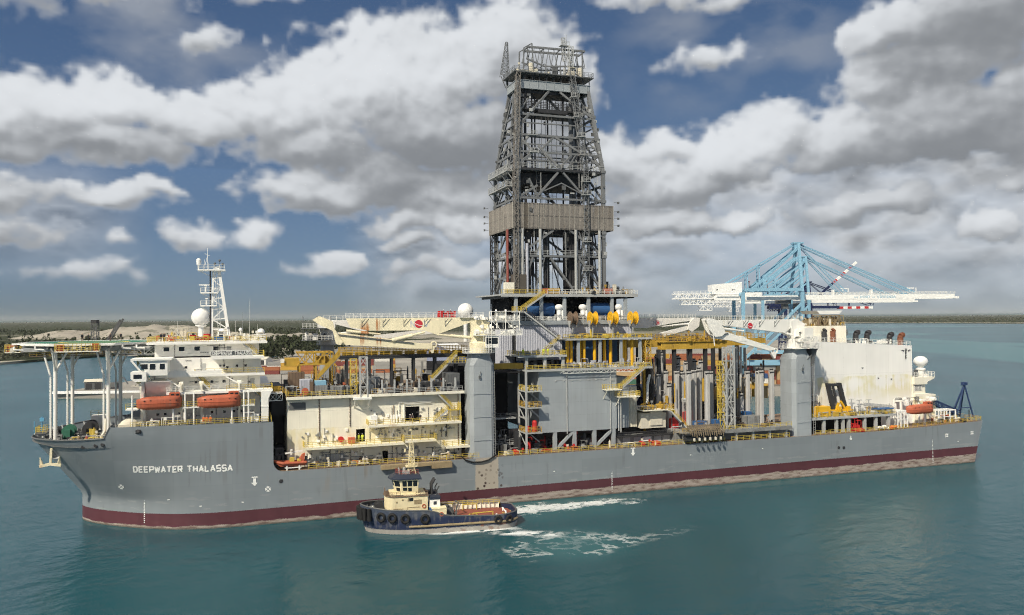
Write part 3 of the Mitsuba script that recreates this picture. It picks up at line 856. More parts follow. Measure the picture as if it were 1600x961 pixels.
# bridge wing
BW = AB + '__bridge_wing'
g = G()
g.prism([(210.0, 31.0), (213.6, 31.0), (214.9, 33.4), (215.4, 34.0), (210, 34.0)], 14.1, 20.6)
g.box(209.2, 216.6, 14.1, 21.0, 34.0, 34.35)
g.prism([(213.8, 29.9), (215.9, 29.9), (216.6, 30.5), (216.6, 31.8), (213.8, 31.8)], 16.5, 21.1)
g.bar((216.5, 20.9, 34.1), (214.6, 20.9, 31.6), .16, .35)
part(BW, g, 'white_paint')
for (u0, u1, w0, w1, v) in ((213.6, 214.75, 32.3, 33.3, 20.62), (212.2, 213.2, 32.2, 33.3, 20.62), (210.5, 211.4, 32.2, 33.3, 20.62), (214.6, 216.1, 30.5, 31.3, 21.12)):
    g = G(); g.box(u0, u1, v - .1, v + .02, w0, w1); part(BW + '__pane', g, 'glass_dark')
# stairs, railings, rescue poles
stairs(AB + '__stairway', (196.4, 13.4, 37.4), (193.0, 13.4, 34.4), w=1.0)
stairs(AB + '__stairway', (205.2, 16.6, 30.7), (202.3, 16.6, 27.6), w=1.0)
stairs(AB + '__stairway', (194.0, 17.2, 27.5), (191.4, 17.2, 24.4), w=.9)
railing(AB, [(191, 14.5, 37.3), (214.3, 14.5, 37.3), (214.3, -13, 37.3)])
railing(AB, [(191.7, 18.9, 34.3), (194.0, 18.9, 34.3)])
railing(AB, [(191.7, 12, 34.3), (191.7, 18.9, 34.3)])
railing(AB, [(191.6, 17.9, 30.8), (203, 17.9, 30.8)])
railing(AB, [(203, 17.9, 30.8), (212.3, 17.9, 30.8)], 'rail_white')
railing(AB, [(190.1, 19.9, 27.5), (199, 19.9, 27.5)])
railing(AB, [(190.1, 14, 27.5), (190.1, 19.9, 27.5)])
railing(AB, [(200.5, 19.9, 27.5), (210.2, 19.9, 27.5)], 'rail_white')
railing(HULL, [(191.0, 20.75, 20.9), (203, 20.75, 20.9)]); railing(HULL, [(203, 20.75, 20.9), (216.6, 20.75, 20.95)])
railing(HULL, [(190.3, 20.7, 20.85), (190.3, 4, 20.85)])
g = G()                                                     # sloping bulwark panel on the ledge
g.box(200, 212.3, 17.9, 17.96, 30.8, 31.6)
part(AB + '__bulwark_panel', g, 'white_paint')
for u0, w0, u1, w1 in ((210.5, 30.3, 207.8, 28.5), (199.2, 30.3, 196.5, 28.8)):
    g = G(); g.bar((u0, 18.6, w0), (u1, 19.6, w1), .14, .2); g.pipe((u1, 19.6, 27.5), (u1, 19.6, w1 + .2), .25, 8); g.box(u1 - .35, u1 + .35, 19.2, 20, w1, w1 + .45)
    part(AB + '__provision_davit', g, 'white_paint')
# the big corner pillar with its bracket
g = G(); g.prism([(190.9, 20.85), (192.3, 20.85), (192.3, 27.2), (190.2, 27.2), (190.9, 25.6)], 18.6, 20.2)
g.box(190.85, 192.35, 18.5, 20.28, 23.9, 24.2)
part(AB + '__corner_pillar', g, 'white_paint')
# name board on the bridge deck
g = G(); g.box(193.9, 202.0, 18.92, 19.02, 34.36, 34.62); g.box(193.9, 202.0, 18.92, 19.02, 35.5, 35.64)
for k in range(9): u = 193.9 + 8.1 * k / 8; g.box(u - .04, u + .04, 18.93, 19.0, 34.36, 35.6)
NB_ = part(AB + '__name_board', g, 'white_paint')
part(NB_ + '__shade_backing', G().box(193.95, 201.95, 18.86, 18.9, 34.64, 35.48), 'mid_steel')  # dark panel added as the shading behind the white letters
for word, u0, u1 in (('DEEPWATER', 201.8, 198.0), ('THALASSA', 197.5, 194.1)):
    hull_text(word, .68, u0, 19.02, 34.72, 'lettering_white', NB_ + '__letters', width=u0 - u1, depth=.08)

# ---------------------------------------------------------------- roof: radar mast, domes, gear
RM = AB + '__radar_mast'
g = G()
for v in (-.85, .85):
    g.bar((198.6, v, 37.5), (200.9, v * .55, 54.0), .66, .6)
    g.bar((202.3, v, 37.5), (202.0, v * .55, 53.2), .34, .34)
    zs = np.linspace(0, 1, 8)
    for a, b in zip(zs[:-1], zs[1:]):
        P = lambda s: np.array([198.6 + 2.3 * s, v * (1 - .45 * s), 37.5 + 16.5 * s]); Q = lambda s: np.array([202.3 - .3 * s, v * (1 - .45 * s), 37.5 + 15.7 * s])
        g.bar(P(b), Q(b), .22)
        g.bar(P(a), Q(b), .2) if int(a * 7 + .5) % 2 else g.bar(Q(a), P(b), .2)
part(RM, g, 'bright_white')
g = G(); g.pipe((202.6, 1.1, 37.5), (202.6, .7, 53.2), .15, 8); part(RM + '__cable_trunk', g, 'dark_steel')
g = G(); g.ladder((200.6, 1.0, 37.6), (201.4, .8, 53), .5, .07); part(RM + '__ladder', g, 'rail_white')
for (u0, u1, w, vv) in ((199.4, 205.2, 53.2, 1.9), (201.0, 204.7, 48.1, 1.3), (201.2, 204.7, 45.2, 1.3)):
    g = G(); g.box(u0, u1, -vv, vv, w - .28, w); g.bar((u1 - .3, 0, w - .3), (202.0, 0, w - 1.8), .14)
    k = part(RM + '__platform', g, 'bright_white')
    part(RM + '__platform_railing', G().rail([(u0 + .1, vv, w), (u1 - .05, vv, w), (u1 - .05, -vv, w)], 1.0, 1.1, .07), 'rail_white')
g = G()
for (u, w) in ((203.6, 48.2), (203.4, 45.3)):
    g.pipe((u, .2, w), (u, .2, w + 1.3), .16, 8); g.box(u - .3, u + .3, -.1, .5, w + 1.25, w + 1.5)
g.box(202.2, 205.0, .1, .42, 49.6, 49.85); g.pipe((205.0, .6, 53.3), (205, .6, 54.2), .1, 6)
g.lathe((205, .6, 54.2), [(.05, 0), (.5, .05), (.52, 1.1), (.3, 1.45), (.05, 1.5)], 12)
g.bar((203.1, 0, 53.2), (203.2, 0, 58), .12); g.bar((204.0, 0, 53.2), (203.1, 0, 56.5), .1); g.bar((202.7, 0, 56.3), (203.8, 0, 56.8), .08); g.bar((203.9, -.8, 53.2), (203.9, -.8, 55.5), .07)
part(RM + '__aerials', g, 'bright_white', kind='stuff')
g = G()
for u, w in ((200.6, 55.2), (200.0, 54.4), (201.6, 54.5)):
    g.pipe((u, 1.2, 53.2), (u, 1.2, w), .07, 6); g.ball((u, 1.2, w), .28, 1)
part(RM + '__lamp_cluster', g, 'mid_steel')
g = G(); g.pipe((204.6, 0, 37.5), (204.6, 0, 40.4), .55, 12); g.lathe((204.6, 0, 40.3), [(.6, 0), (1.2, .25), (1.25, .45)], 20)
k = part(AB + '__satellite_dome', g, 'bright_white', 30)
g = G().ball((204.6, 0, 42.5), 2.02, 4, (1, 1, .97)); part(k + '__radome', g, 'bright_white', True)
for u, v, w, r_ in ((191.9, 5, 38.9, .85), (200.0, 4, 38.9, .95), (207.6, 5.5, 38.4, .55), (196.2, 2, 39.6, .4)):
    g = G(); g.pipe((u, v, 37.5), (u, v, w - r_ * .6), r_ * .35, 8)
    k = part(AB + '__satellite_dome', g, 'bright_white'); part(k + '__radome', G().ball((u, v, w), r_, 3, (1, 1, 1.15)), 'bright_white', True)
for u, v, h in ((194.3, 2, 8.8), (195.8, -3, 6.2), (197.2, 1, 4.4), (209.6, -3, 4.2), (206.8, 2, 3.2), (192.6, 1, 3.4)):
    part(AB + '__whip_aerial', G().pipe((u, v, 37.5), (u, v, 37.5 + h), .06, 5, .025), 'rail_white')
clutter(AB + '__roof_gear', 196.5, 212.0, 2, 12, 37.5, 40, 3, 1.5, ('canvas_pale', 'cream_paint', 'rail_yellow', 'clutter_grey'))
clutter(AB + '__roof_gear', 191.5, 197.5, 2, 12, 37.5, 26, 4, 1.6, ('canvas_pale', 'cream_paint', 'rail_white'))
clutter(AB + '__roof_gear', 197, 213, 7, 12, 37.5, 9, 5, 1.2, ('orange_paint', 'signal_red'), .05)
g = G(); g.xtruss((206.8, 8, 38.9), (210.4, 8, 38.9), 2.4, 2.6, 3, .12); g.box(207.2, 208.5, 7.2, 8.9, 38.2, 39.8)
part(AB + '__scaffold_frame', g, 'canvas_pale')
g = G().box(199.3, 201.6, 9.5, 11.5, 37.55, 38.35); part(AB + '__blue_crate', g, 'machine_blue')
g = G().pipe((203.0, 10, 37.55), (203.0, 10, 38.9), .75, 14); part(AB + '__red_drum', g, 'signal_red', 30)

# ---------------------------------------------------------------- lifeboats and davits
def loft(secs, closed=True):
    """secs: rings of equal length"""
    R = np.array(secs); n, m = R.shape[:2]
    i, j = np.meshgrid(np.arange(n - 1), np.arange(m), indexing='ij')
    a, b = i * m + j, i * m + (j + 1) % m
    q = np.stack([a, b, b + m, a + m], -1).reshape(-1, 4)
    f = [q[:, [0, 1, 2]], q[:, [0, 2, 3]]]
    v = R.reshape(-1, 3)
    if closed:
        v = np.vstack([v, R[0].mean(0), R[-1].mean(0)]); k = np.arange(m)
        f += [np.stack([(k + 1) % m, k, k * 0 + n * m], 1), np.stack([(n - 1) * m + k, (n - 1) * m + (k + 1) % m, k * 0 + n * m + 1], 1)]
    return v, np.vstack(f)


def lifeboat(u, v, w, label, L=8.3, fl=1):
    k = thing('lifeboat', label, 'lifeboat', 'enclosed orange lifeboats along the ship side')
    T = SHIP @ move(u, v, w) @ np.diag([fl, 1, 1, 1.0])
    hull, top = [], []
    for s in np.linspace(-1, 1, 19):
        b = 1.42 * (1 - abs(s) ** (3.2 if s > 0 else 6)) ** .55 + .02
        kb = -1.35 + .75 * max(0, s - .45) ** 2 * 2.2 + .35 * max(0, -s - .6) * 2
        t = np.linspace(0, np.pi, 11)
        hull.append([(s * L / 2, -b * math.copysign(abs(math.cos(a)) ** .7, math.cos(a)), kb * abs(math.sin(a)) ** .8) for a in t])
        ht = (1.22 + .18 * math.exp(-((s + .6) / .25) ** 2)) * (1 - max(0, s - .35) ** 2 * 1.0) * (1 - max(0, -s - .85) * 1.5)
        top.append([(s * L / 2, b * .97 * math.copysign(abs(math.cos(a)) ** .5, math.cos(a)), max(ht, .2) * abs(math.sin(a)) ** .62) for a in t])
    v_, f_ = loft(hull); part(k + '__hull', G().add(v_, f_), 'orange_paint', 40, T)
    v_, f_ = loft(top); part(k + '__canopy', G().add(v_, f_), 'orange_paint', 40, T)
    g = G().box(-L * .46, -L * .22, -.62, .62, 1.1, 1.85); g.box(-L * .45, -L * .23, -.55, .55, 1.85, 1.95); part(k + '__helm_cupola', g, 'orange_paint', False, T)
    g = G()
    for dx in np.linspace(-3.2, 2.6, 6): g.box(dx - .16, dx + .16, 1.24, 1.36, .45, .62)
    for dx in (-L * .44, -L * .33): g.box(dx, dx + .55, .6, .66, 1.32, 1.68)
    part(k + '__window', g, 'glass_dark', False, T)
    g = G()
    for a, b in zip(hull[:-1], hull[1:]):
        for e in (0, -1): g.pipe(a[e], b[e], .09, 5)
    part(k + '__rubbing_strake', g, 'orange_paint', False, T)
    g = G()
    for dx in (-2.9, 2.7):
        g.box(dx - .12, dx + .12, -.1, .1, 1.0, 1.9)
    part(k + '__lifting_hook', g, 'mid_steel', False, T)


def davit(u, w0, h, T=SHIP, mat='cream_paint', v=18.2):
    g = G()
    g.bar((u, v, w0), (u, v, w0 + h), .42, .5); g.bar((u, v - 2, w0), (u, v - 2, w0 + h * .9), .35, .4)
    g.bar((u, v - 2, w0 + h), (u, v + 2.3, w0 + h + .5), .38, .45); g.bar((u, v + 2.2, w0 + h + .5), (u, v + 2.2, w0 + h - .5), .3)
    g.pipe((u - .4, v + 1.2, w0 + h + .9), (u + .4, v + 1.2, w0 + h + .9), .4, 10)
    return part(DS + '__lifeboat_davit', g, mat)


lifeboat(211.55, 20.0, 25.6, 'orange enclosed lifeboat nearest the bow, below the bridge wing')
lifeboat(200.5, 20.0, 25.45, 'orange enclosed lifeboat second from the bow, beside the white corner pillar')
for u in (214.9, 207.6, 203.8, 196.6): davit(u, 20.85, 7.4)
for u, v in ((206.8, 20.2), (205.2, 20.2), (195.7, 20.2), (194.8, 20.2), (216.4, 20.3), (198.0, 20.2), (209, 20.2)):
    part(AB + '__ledge_post', G().pipe((u, v, 20.85), (u, v, 27.2), .17, 8), 'white_paint')
for (u0, u1) in ((204.2, 207.4), (193.6, 196.2), (215.4, 217.6)):     # little boarding platforms between the boats
    g = G().box(u0, u1, 17.0, 20.4, 24.3, 24.5); part(DS + '__boarding_platform', g, 'white_paint')
    railing(DS, [(u0, 20.3, 24.5), (u1, 20.3, 24.5)], gap=1.0)
clutter(AB + '__side_deck_gear', 192, 215, 16.3, 20.2, 20.85, 34, 12, 1.3, ('white_paint', 'clutter_grey', 'rail_white'))
g = G().box(192.8, 194.4, 17.2, 19.4, 20.85, 22.4); part(AB + '__white_locker', g, 'bright_white')
g = G(); g.box(215.4, 219.0, 16.4, 19.6, 20.85, 21.5); g.ball((217.2, 18, 21.4), 1.5, 2, (1.1, .9, .7)); part(AB + '__canvas_cover', g, 'canvas_pale', 40)

# ---------------------------------------------------------------- helideck
HD = DS + '__helideck'
def octagon(R, z, cu=226.0): return [(cu + R / math.cos(math.pi / 8) * math.cos(math.pi / 8 + k * math.pi / 4), R / math.cos(math.pi / 8) * math.sin(math.pi / 8 + k * math.pi / 4)) for k in range(8)]
g = G(); g.prism(octagon(12.6, 0), 36.9, 37.3, 'xy'); part(HD + '__deck_plate', g, 'deck_green')
o2, o1 = octagon(14.1, 0), octagon(12.7, 0)
g = G()
for k in range(8):
    a, b, c, d = *o1[k], *o1[(k + 1) % 8]
    A2, B2 = o2[k], o2[(k + 1) % 8]
    g.bar((*o2[k], 37.25), (*B2, 37.25), .2, .26); g.bar((a, b, 37.1), (c, d, 37.1), .25, .5)
    for i in range(7):
        s = i / 7
        g.bar((a + (c - a) * s, b + (d - b) * s, 37.05), (A2[0] + (B2[0] - A2[0]) * s, A2[1] + (B2[1] - A2[1]) * s, 37.2), .09)
part(HD + '__net_frame', g, 'white_paint')
g = G()                                                     # painted circle and H
ring = lambda r0, r1, n=48: [[(226 + r * math.cos(t), r * math.sin(t), 37.305) for r in (r0, r1)] for t in np.linspace(0, 2 * math.pi, n + 1)]
R_ = ring(6.0, 7.0)
for a, b in zip(R_[:-1], R_[1:]): g.add([a[0], a[1], b[1], b[0]], [[0, 1, 2], [0, 2, 3]])
part(HD + '__aiming_circle', g, 'rail_yellow')
g = G()
for k in range(-5, 6):
    g.bar((226 + k * 2.3, -11.6 + .8 * max(0, abs(k) - 2), 36.55), (226 + k * 2.3, 11.6 - .8 * max(0, abs(k) - 2), 36.55), .14, .7)
for v in (-9, 0, 9): g.bar((214.2, v, 36.1), (237.8, v, 36.1), .3, .8)
for u in (222, 232): g.bar((u, -11.5, 36.0), (u, 11.5, 36.0), .35, .9)
g.xtruss((213.4, 9.2, 35.6), (221, 9.2, 35.8), .8, 1.6, 4, .14); g.xtruss((213.4, 4.2, 35.2), (221, 4.2, 35.8), .8, 2.0, 4, .14); g.xtruss((213.4, -9.2, 35.6), (221, -9.2, 35.8), .8, 1.6, 4, .14)
part(HD + '__under_truss', g, 'pale_steel')
for (u, v, w0) in ((231.8, 9, 17.2), (222.1, 9.3, 17.2), (231.8, -9, 17.2), (222.1, -9.3, 17.2)):
    g = G(); s = 1 if v > 0 else -1
    g.pipe((u, v, w0), (u, v, 36.1), .37, 14)
    g.pipe((u + .9, v - .4 * s, w0), (u + .9, v - .4 * s, 30.6), .2, 10); g.pipe((u + .9, v - .4 * s, 30.6), (u + 2.3, v - .6 * s, 35.8), .2, 10)
    g.pipe((u, v, 31.5), (u, v + 2.6 * s, 35.8), .22, 8); g.pipe((u, v, 31.5), (u - 2.2, v, 35.8), .22, 8)
    g.pipe((u, v, w0), (u, v, w0 + .25), .75, 14)
    part(HD + '__support_leg', g, 'white_paint', 40)
for (u0, u1, v0, v1, w) in ((223.0, 230.8, 13.3, 15.0, 35.9), (238.9, 241.6, 1.5, 5.2, 35.6)):
    g = G(); g.box(u0, u1, v0, v1, w - .18, w)
    for u in np.linspace(u0, u1, 5): g.bar((u, v0 - .4, 36.6), (u, v1, w - .1), .1)
    k = part(HD + '__monitor_platform', g, 'cream_paint')
    part(k + '__railing', G().rail([(u0, v0, w), (u0, v1, w), (u1, v1, w), (u1, v0, w)], 1.5, .8, .09, 3), 'rail_yellow')
    g = G(); g.box(u1 - 1.5, u1 - .3, v0 + .3, v1 - .4, w, w + 1.3); g.box(u0 + .2, u0 + 1.3, v0 + .3, v1 - .4, w, w + 1.5) if u1 < 235 else None
    part(k + '__orange_cabinet', g, 'orange_paint')
    clutter(k + '__hose_gear', u0 + 1, u1 - 1, v0 + .2, v1 - .3, w, 8, int(u0), 1.0, ('canvas_pale', 'clutter_grey'), 0)
g = G()
for (u0, u1, v) in ((224.4, 236.4, 8.2), (216, 224, 8.2), (226, 237, -6)): g.box(u0, u1, v - .5, v + .5, 34.7, 34.82)
k = part(HD + '__access_walkway', g, 'deck_brown')
part(k + '__handrail', G().rail([(216, 8.7, 34.82), (236.4, 8.7, 34.82)], 1.1, 1.2, .09), 'yellow_paint')
part(k + '__handrail', G().rail([(226, -5.5, 34.82), (237, -5.5, 34.82)], 1.1, 1.2, .09), 'yellow_paint')
g = G()
for u in (238.2, 234.6, 219, 216.4): g.pipe((u, 12.6, 36.9), (u, 12.9, 36.3), .14, 8); g.pipe((u, 12.9, 36.3), (u - 1.6, 12.9, 36.2), .14, 8)
part(HD + '__drain_pipe', g, 'white_paint')

# ---------------------------------------------------------------- bow: mooring gear
MD = DS + '__mooring_gear'
def winch(u, v, w, mat, r_=1.25, L=2.6):
    g = G()
    for s in (-1, 1): g.pipe((u, v + s * L / 2 - .06, w + r_ + .2), (u, v + s * L / 2 + .06, w + r_ + .2), r_, 18)
    g.pipe((u, v - L / 2, w + r_ + .2), (u, v + L / 2, w + r_ + .2), r_ * .6, 14)
    g.box(u - r_ * .9, u + r_ * .9, v - L * .7, v + L * .7, w, w + .35); g.box(u - .5, u + .6, v + L * .55, v + L * .85, w + .3, w + 1.9)
    return part(MD + '__winch', g, mat)
winch(230.6, 1.5, 17.2, 'deck_green'); winch(226.6, 1.2, 17.2, 'dark_steel', 1.45); winch(227.6, -6, 17.2, 'dark_steel', 1.2); winch(233.4, -1.5, 17.2, 'dark_steel', .8, 1.8)
g = G().box(225.0, 228.2, -12.6, -9.4, 17.2, 20.4); part(MD + '__white_cabin', g, 'white_paint')
railing(MD, [(225, -9.5, 20.4), (228.2, -9.5, 20.4)])
g = G()
for k in range(10):
    a = resample(DKs, np.array([.42 + .055 * k]))[0]
    for s in (-1, 1):
        g.bar((a[0] - .5, s * (a[1] - .4), 18.6), (a[0] - 1.3, s * max(a[1] - 2.3, .1), 17.25), .16, .3)
part(HULL + '__bulwark_bracket', g, 'pale_steel')
clutter(MD + '__deck_gear', 221.5, 229, 2, 14.5, 17.2, 46, 21, 1.3, ('canvas_pale', 'rail_yellow', 'clutter_grey', 'dark_steel'))
clutter(MD + '__deck_gear', 228, 234, -8, 8, 17.2, 30, 22, 1.0, ('dark_steel', 'mid_steel', 'clutter_grey'))
g = G(); g.box(234.8, 236.9, -2.6, 2.2, 18.3, 18.42)
k = part(MD + '__bow_stand', g, 'mid_steel'); part(k + '__railing', G().rail([(234.8, 2.2, 18.42), (236.9, 1.4, 18.42), (236.9, -2.4, 18.42), (234.8, -2.6, 18.42)], 1.2, .8, .09), 'rail_yellow')
g = G(); g.pipe((236.2, -1.2, 18.4), (236.2, -1.2, 21.6), .10, 6); g.box(235.8, 236.6, -1.5, -.9, 20.6, 21.3); g.pipe((237.2, 1.0, 18.0), (237.2, 1.0, 21.0), .07, 6)
part(MD + '__bow_light_mast', g, 'sky_blue')
railing(MD, [(222.6, 13.0, 17.2), (224.6, 12.0, 17.2), (224.6, 5, 17.2)])
g = G(); g.path([(222.9, 12.6, 17.2), (222.9, 12.6, 18.6), (222.2, 12.6, 19.6), (222.2, 12.0, 22)], .25, 8); part(MD + '__vent_pipe', g, 'cream_paint', 40)
# anchor on its bolster
AN = DS + '__anchor'
v0 = side_v(231.0, 15.2)
g = G(); c = np.array([231.4, v0, 15.3])
g.lathe(c + [0, -.3, 0], [(.05, -.9), (.7, -.85), (1.0, -.4), (1.05, .3)], 18, 1)
part(AN + '__bolster', g, 'pale_steel', 40)
v1 = v0 + 1.1
g = G(); g.bar((231.9, v1 + .1, 16.6), (232.1, v1, 13.6), .42, .5); part(AN + '__shank', g, 'rusty_cream')
g = G()
for s in (-1, 1):
    g.bar((232.1, v1, 13.5), (232.1 + s * 1.9, v1 + .1, 13.15), .7, .5); g.tapered((232.1 + s * 1.5, v1, 13.2), (232.1 + s * 1.7, v1 + .5, 15.0), (.7, .35), (.12, .12))
part(AN + '__fluke', g, 'rusty_cream')
g = G().pipe((215.2, 21.05, 20.4), (215.2, 21.35, 19.9), .5, 10); g.box(214.8, 215.7, 21.0, 21.6, 20.2, 20.5); part(HULL + '__side_chock', g, 'dark_steel')

# ---------------------------------------------------------------- pipe deck house (cream side wall)
PH = DS + '__pipe_deck_house'
g = G()
holes = [(170.7, 172.6, 15.12, 17.9), (158.6, 161.8, 19.02, 22.3), (165.7, 166.9, 10.7, 12.9)]
us = sorted({149.0, 187.0, *[h[0] for h in holes], *[h[1] for h in holes]}); ws = sorted({10.5, 25.1, *[h[2] for h in holes], *[h[3] for h in holes]})
for a, b in zip(us[:-1], us[1:]):
    for c, d in zip(ws[:-1], ws[1:]):
        if not any(h[0] <= a and b <= h[1] and h[2] <= c and d <= h[3] for h in holes):
            g.add([(a, 17, c), (b, 17, c), (b, 17, d), (a, 17, d)], [[0, 2, 1], [0, 3, 2]])
g.add([(187, 17, 10.5), (187, -17, 10.5), (187, -17, 25.1), (187, 17, 25.1)], [[0, 1, 2], [0, 2, 3]])
g.add([(149, 17, 10.5), (149, -17, 10.5), (149, -17, 25.1), (149, 17, 25.1)], [[0, 2, 1], [0, 3, 2]])
g.add([(187, -17, 10.5), (149, -17, 10.5), (149, -17, 25.1), (187, -17, 25.1)], [[0, 1, 2], [0, 2, 3]])
part(PH, g, 'cream_paint')
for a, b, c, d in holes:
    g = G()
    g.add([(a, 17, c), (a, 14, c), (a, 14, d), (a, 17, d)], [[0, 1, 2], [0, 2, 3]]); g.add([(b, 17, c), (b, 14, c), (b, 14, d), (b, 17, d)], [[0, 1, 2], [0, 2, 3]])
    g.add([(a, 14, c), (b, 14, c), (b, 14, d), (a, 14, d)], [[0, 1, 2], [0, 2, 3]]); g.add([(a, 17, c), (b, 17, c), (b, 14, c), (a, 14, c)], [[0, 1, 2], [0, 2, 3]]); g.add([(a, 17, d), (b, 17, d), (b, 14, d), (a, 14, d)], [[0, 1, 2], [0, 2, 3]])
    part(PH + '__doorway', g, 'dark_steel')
g = G(); g.box(148.6, 187.3, -18.5, 18.5, 25.1, 25.5); part(PH + '__pipe_deck', g, 'deck_brown')
g = G(); g.box(148.6, 187.3, 18.5, 18.62, 24.95, 25.56); part(PH + '__deck_edge', g, 'cream_paint')
g = G(); g.box(169.6, 173.4, 17.0, 19.9, 24.55, 24.95)
for u in (170, 173): g.bar((u, 19.6, 24.6), (u, 17.0, 22.6), .25)
part(PH + '__outrigger', g, 'white_paint')
for (u0, u1, w, v1) in ((162.7, 183.8, 14.9, 20.2), (155.5, 162.6, 15.2, 20.0), (149.7, 170.4, 18.9, 20.0), (147.6, 153.3, 13.4, 20.0)):
    g = G(); g.box(u0, u1, 17.02, v1, w - .14, w - .02); g.box(u0, u1, v1 - .1, v1, w - .42, w + .02)
    for u in np.arange(u0 + .6, u1, 3.2): g.bar((u, v1 - .2, w - .2), (u, 17.0, w - 1.5), .12)
    k = part(PH + '__walkway', g, 'cream_paint')
    part(k + '__railing', G().rail([(u0, 17.1, w), (u0, v1 - .05, w), (u1, v1 - .05, w), (u1, 17.1, w)], 1.15, 1.6, .1), 'rail_yellow')
for k in range(4):
    g = G(); u = 175.2 + k * 1.05
    for z in np.linspace(11.35, 12.75, 9): g.box(u, u + .9, 17.02, 17.14, z, z + .1)
    g.box(u - .04, u + .94, 17.01, 17.06, 11.2, 12.95); part(PH + '__louvre', g, 'pale_steel')
r = np.random.default_rng(31)
gp, gd, gw = G(), G(), G()                                   # pipes, boxes and marks on the wall
for k in range(260):
    u = r.uniform(150, 184); lev = r.integers(3)
    w0 = (10.7, 15.2, 19.1)[lev]
    if lev == 2 and u > 169.5: continue
    w = w0 + r.uniform(.3, 2.6)
    if any(h[0] - .5 < u < h[1] + .5 and h[2] < w < h[3] + .3 for h in holes): continue
    c = r.integers(5)
    if c == 0: gp.pipe((u, 17.1, w0), (u, 17.1, w0 + r.uniform(1.5, 3.4)), .07, 5)
    elif c == 1: gp.pipe((u, 17.12, w), (min(u + r.uniform(.6, 3), 186), 17.12, w), .065, 5)
    elif c == 2: gd.box(u, u + r.uniform(.2, .6), 17.0, 17.0 + r.uniform(.15, .45), w, w + r.uniform(.2, .7))
    elif c == 3: gd.lathe((u, 17.25, w), [(.02, .1), (.2, .1), (.2, -.1), (.02, -.1)], 8, 1)
    else: gw.box(u, u + .5, 17.0, 17.3, w, w + .6)
part(PH + '__wall_pipework', gp, 'mid_steel', kind='stuff'); part(PH + '__wall_fittings', gd, 'clutter_grey', kind='stuff'); part(PH + '__wall_cabinets', gw, 'white_paint', kind='stuff')
for u, w0, w1 in ((180.4, 15.1, 24.9), (173.9, 18.6, 24.9), (149.7, 12, 25), (164.4, 19, 22.8)):
    part(PH + '__downpipe', G().pipe((u, 17.15, w0), (u, 17.15, w1), .1, 6), 'deck_brown')
g = G()
for s in (0, 1):
    for v in (17.15, 17.35): g.path([(163.2 - s * 1.1, v, 19.1), (163.2 - s * 1.1, v, 23.3 - s * .3), (156.0, v, 23.3 - s * .3)], .07, 5)
part(PH + '__pipe_frame', g, 'white_paint', kind='stuff')
g = G(); g.box(162.0, 169.6, 17.0, 17.12, 18.6, 23.0) if False else g.box(183.2, 186.6, 17.0, 17.06, 22.6, 24.2); part(PH + '__vent_grille', g, 'mid_steel')
g = G().box(173.0, 174.4, 17.1, 18.2, 15.1, 16.3); part(PH + '__red_hose_box', g, 'orange_paint')
g = G().pipe((175.9, 17.3, 16.0), (175.9, 17.7, 16.0), .6, 14); part(PH + '__fire_hose_reel', g, 'signal_red')
g = G().box(168.2, 169.7, 17.1, 18.4, 19.0, 20.8); part(PH + '__white_cabinet', g, 'bright_white')
g = G()
for u in (165.0, 164.4, 163.8, 163.1): g.pipe((u, 17.8, 19), (u, 17.8, 20.6), .2, 8); g.ball((u, 17.8, 20.6), .2, 1)
part(PH + '__gas_bottles', g, 'white_paint')
stairs(PH + '__stairway', (155.0, 17.9, 25.3), (151.4, 17.9, 21.6), w=1.0)
g = G()
for u in (149.7, 152.0):
    for v in (17.2, 19.3): g.bar((u, v, 19), (u, v, 23.2), .12)
for w in (21.4,): g.box(149.6, 152.1, 17.1, 19.4, w - .1, w)
k = part(PH + '__stair_tower', g, 'rail_yellow'); part(k + '__handrail', G().rail([(152, 19.3, 21.4), (149.7, 19.3, 21.4), (149.7, 17.2, 21.4)], 1.4, .8, .1), 'rail_yellow')
stairs(PH + '__stairway', (152.6, 18.7, 21.4), (155.6, 18.7, 19.0), w=.9)
for (u0, u1) in ((176.5, 183.0), (161.5, 176.4), (153.5, 161.4), (146, 153.4)): railing(HULL, [(u0, 20.85, 10.65), (u1, 20.85, 10.65)])
clutter(PH + '__side_deck_gear', 150, 183, 17.4, 20.3, 10.62, 46, 33, 1.1, ('clutter_grey', 'canvas_pale', 'dark_steel', 'deck_brown'))
g = G().box(172.6, 173.8, 19, 20, 10.65, 11.6); part(PH + '__red_locker', g, 'orange_paint')
g = G(); g.prism([(155.4, 10.55), (168.0, 10.55), (168.0, 9.6), (155.4, 9.9)], 21.02, 22.0); g.box(152.5, 157.0, 21.02, 22.2, 9.2, 10.5)
part(HULL + '__fender_sponson', g, 'clutter_tan')
g = G(); g.path([(150.0, 21.1, 11.2), (149.2, 21.3, 10.4), (147.6, 21.35, 9.85), (145.6, 21.35, 9.75), (143.9, 21.35, 10.1), (142.6, 21.3, 10.8), (141.9, 21.1, 11.3)], .17, 7); part(HULL + '__draped_hose', g, 'black_rubber', 40)
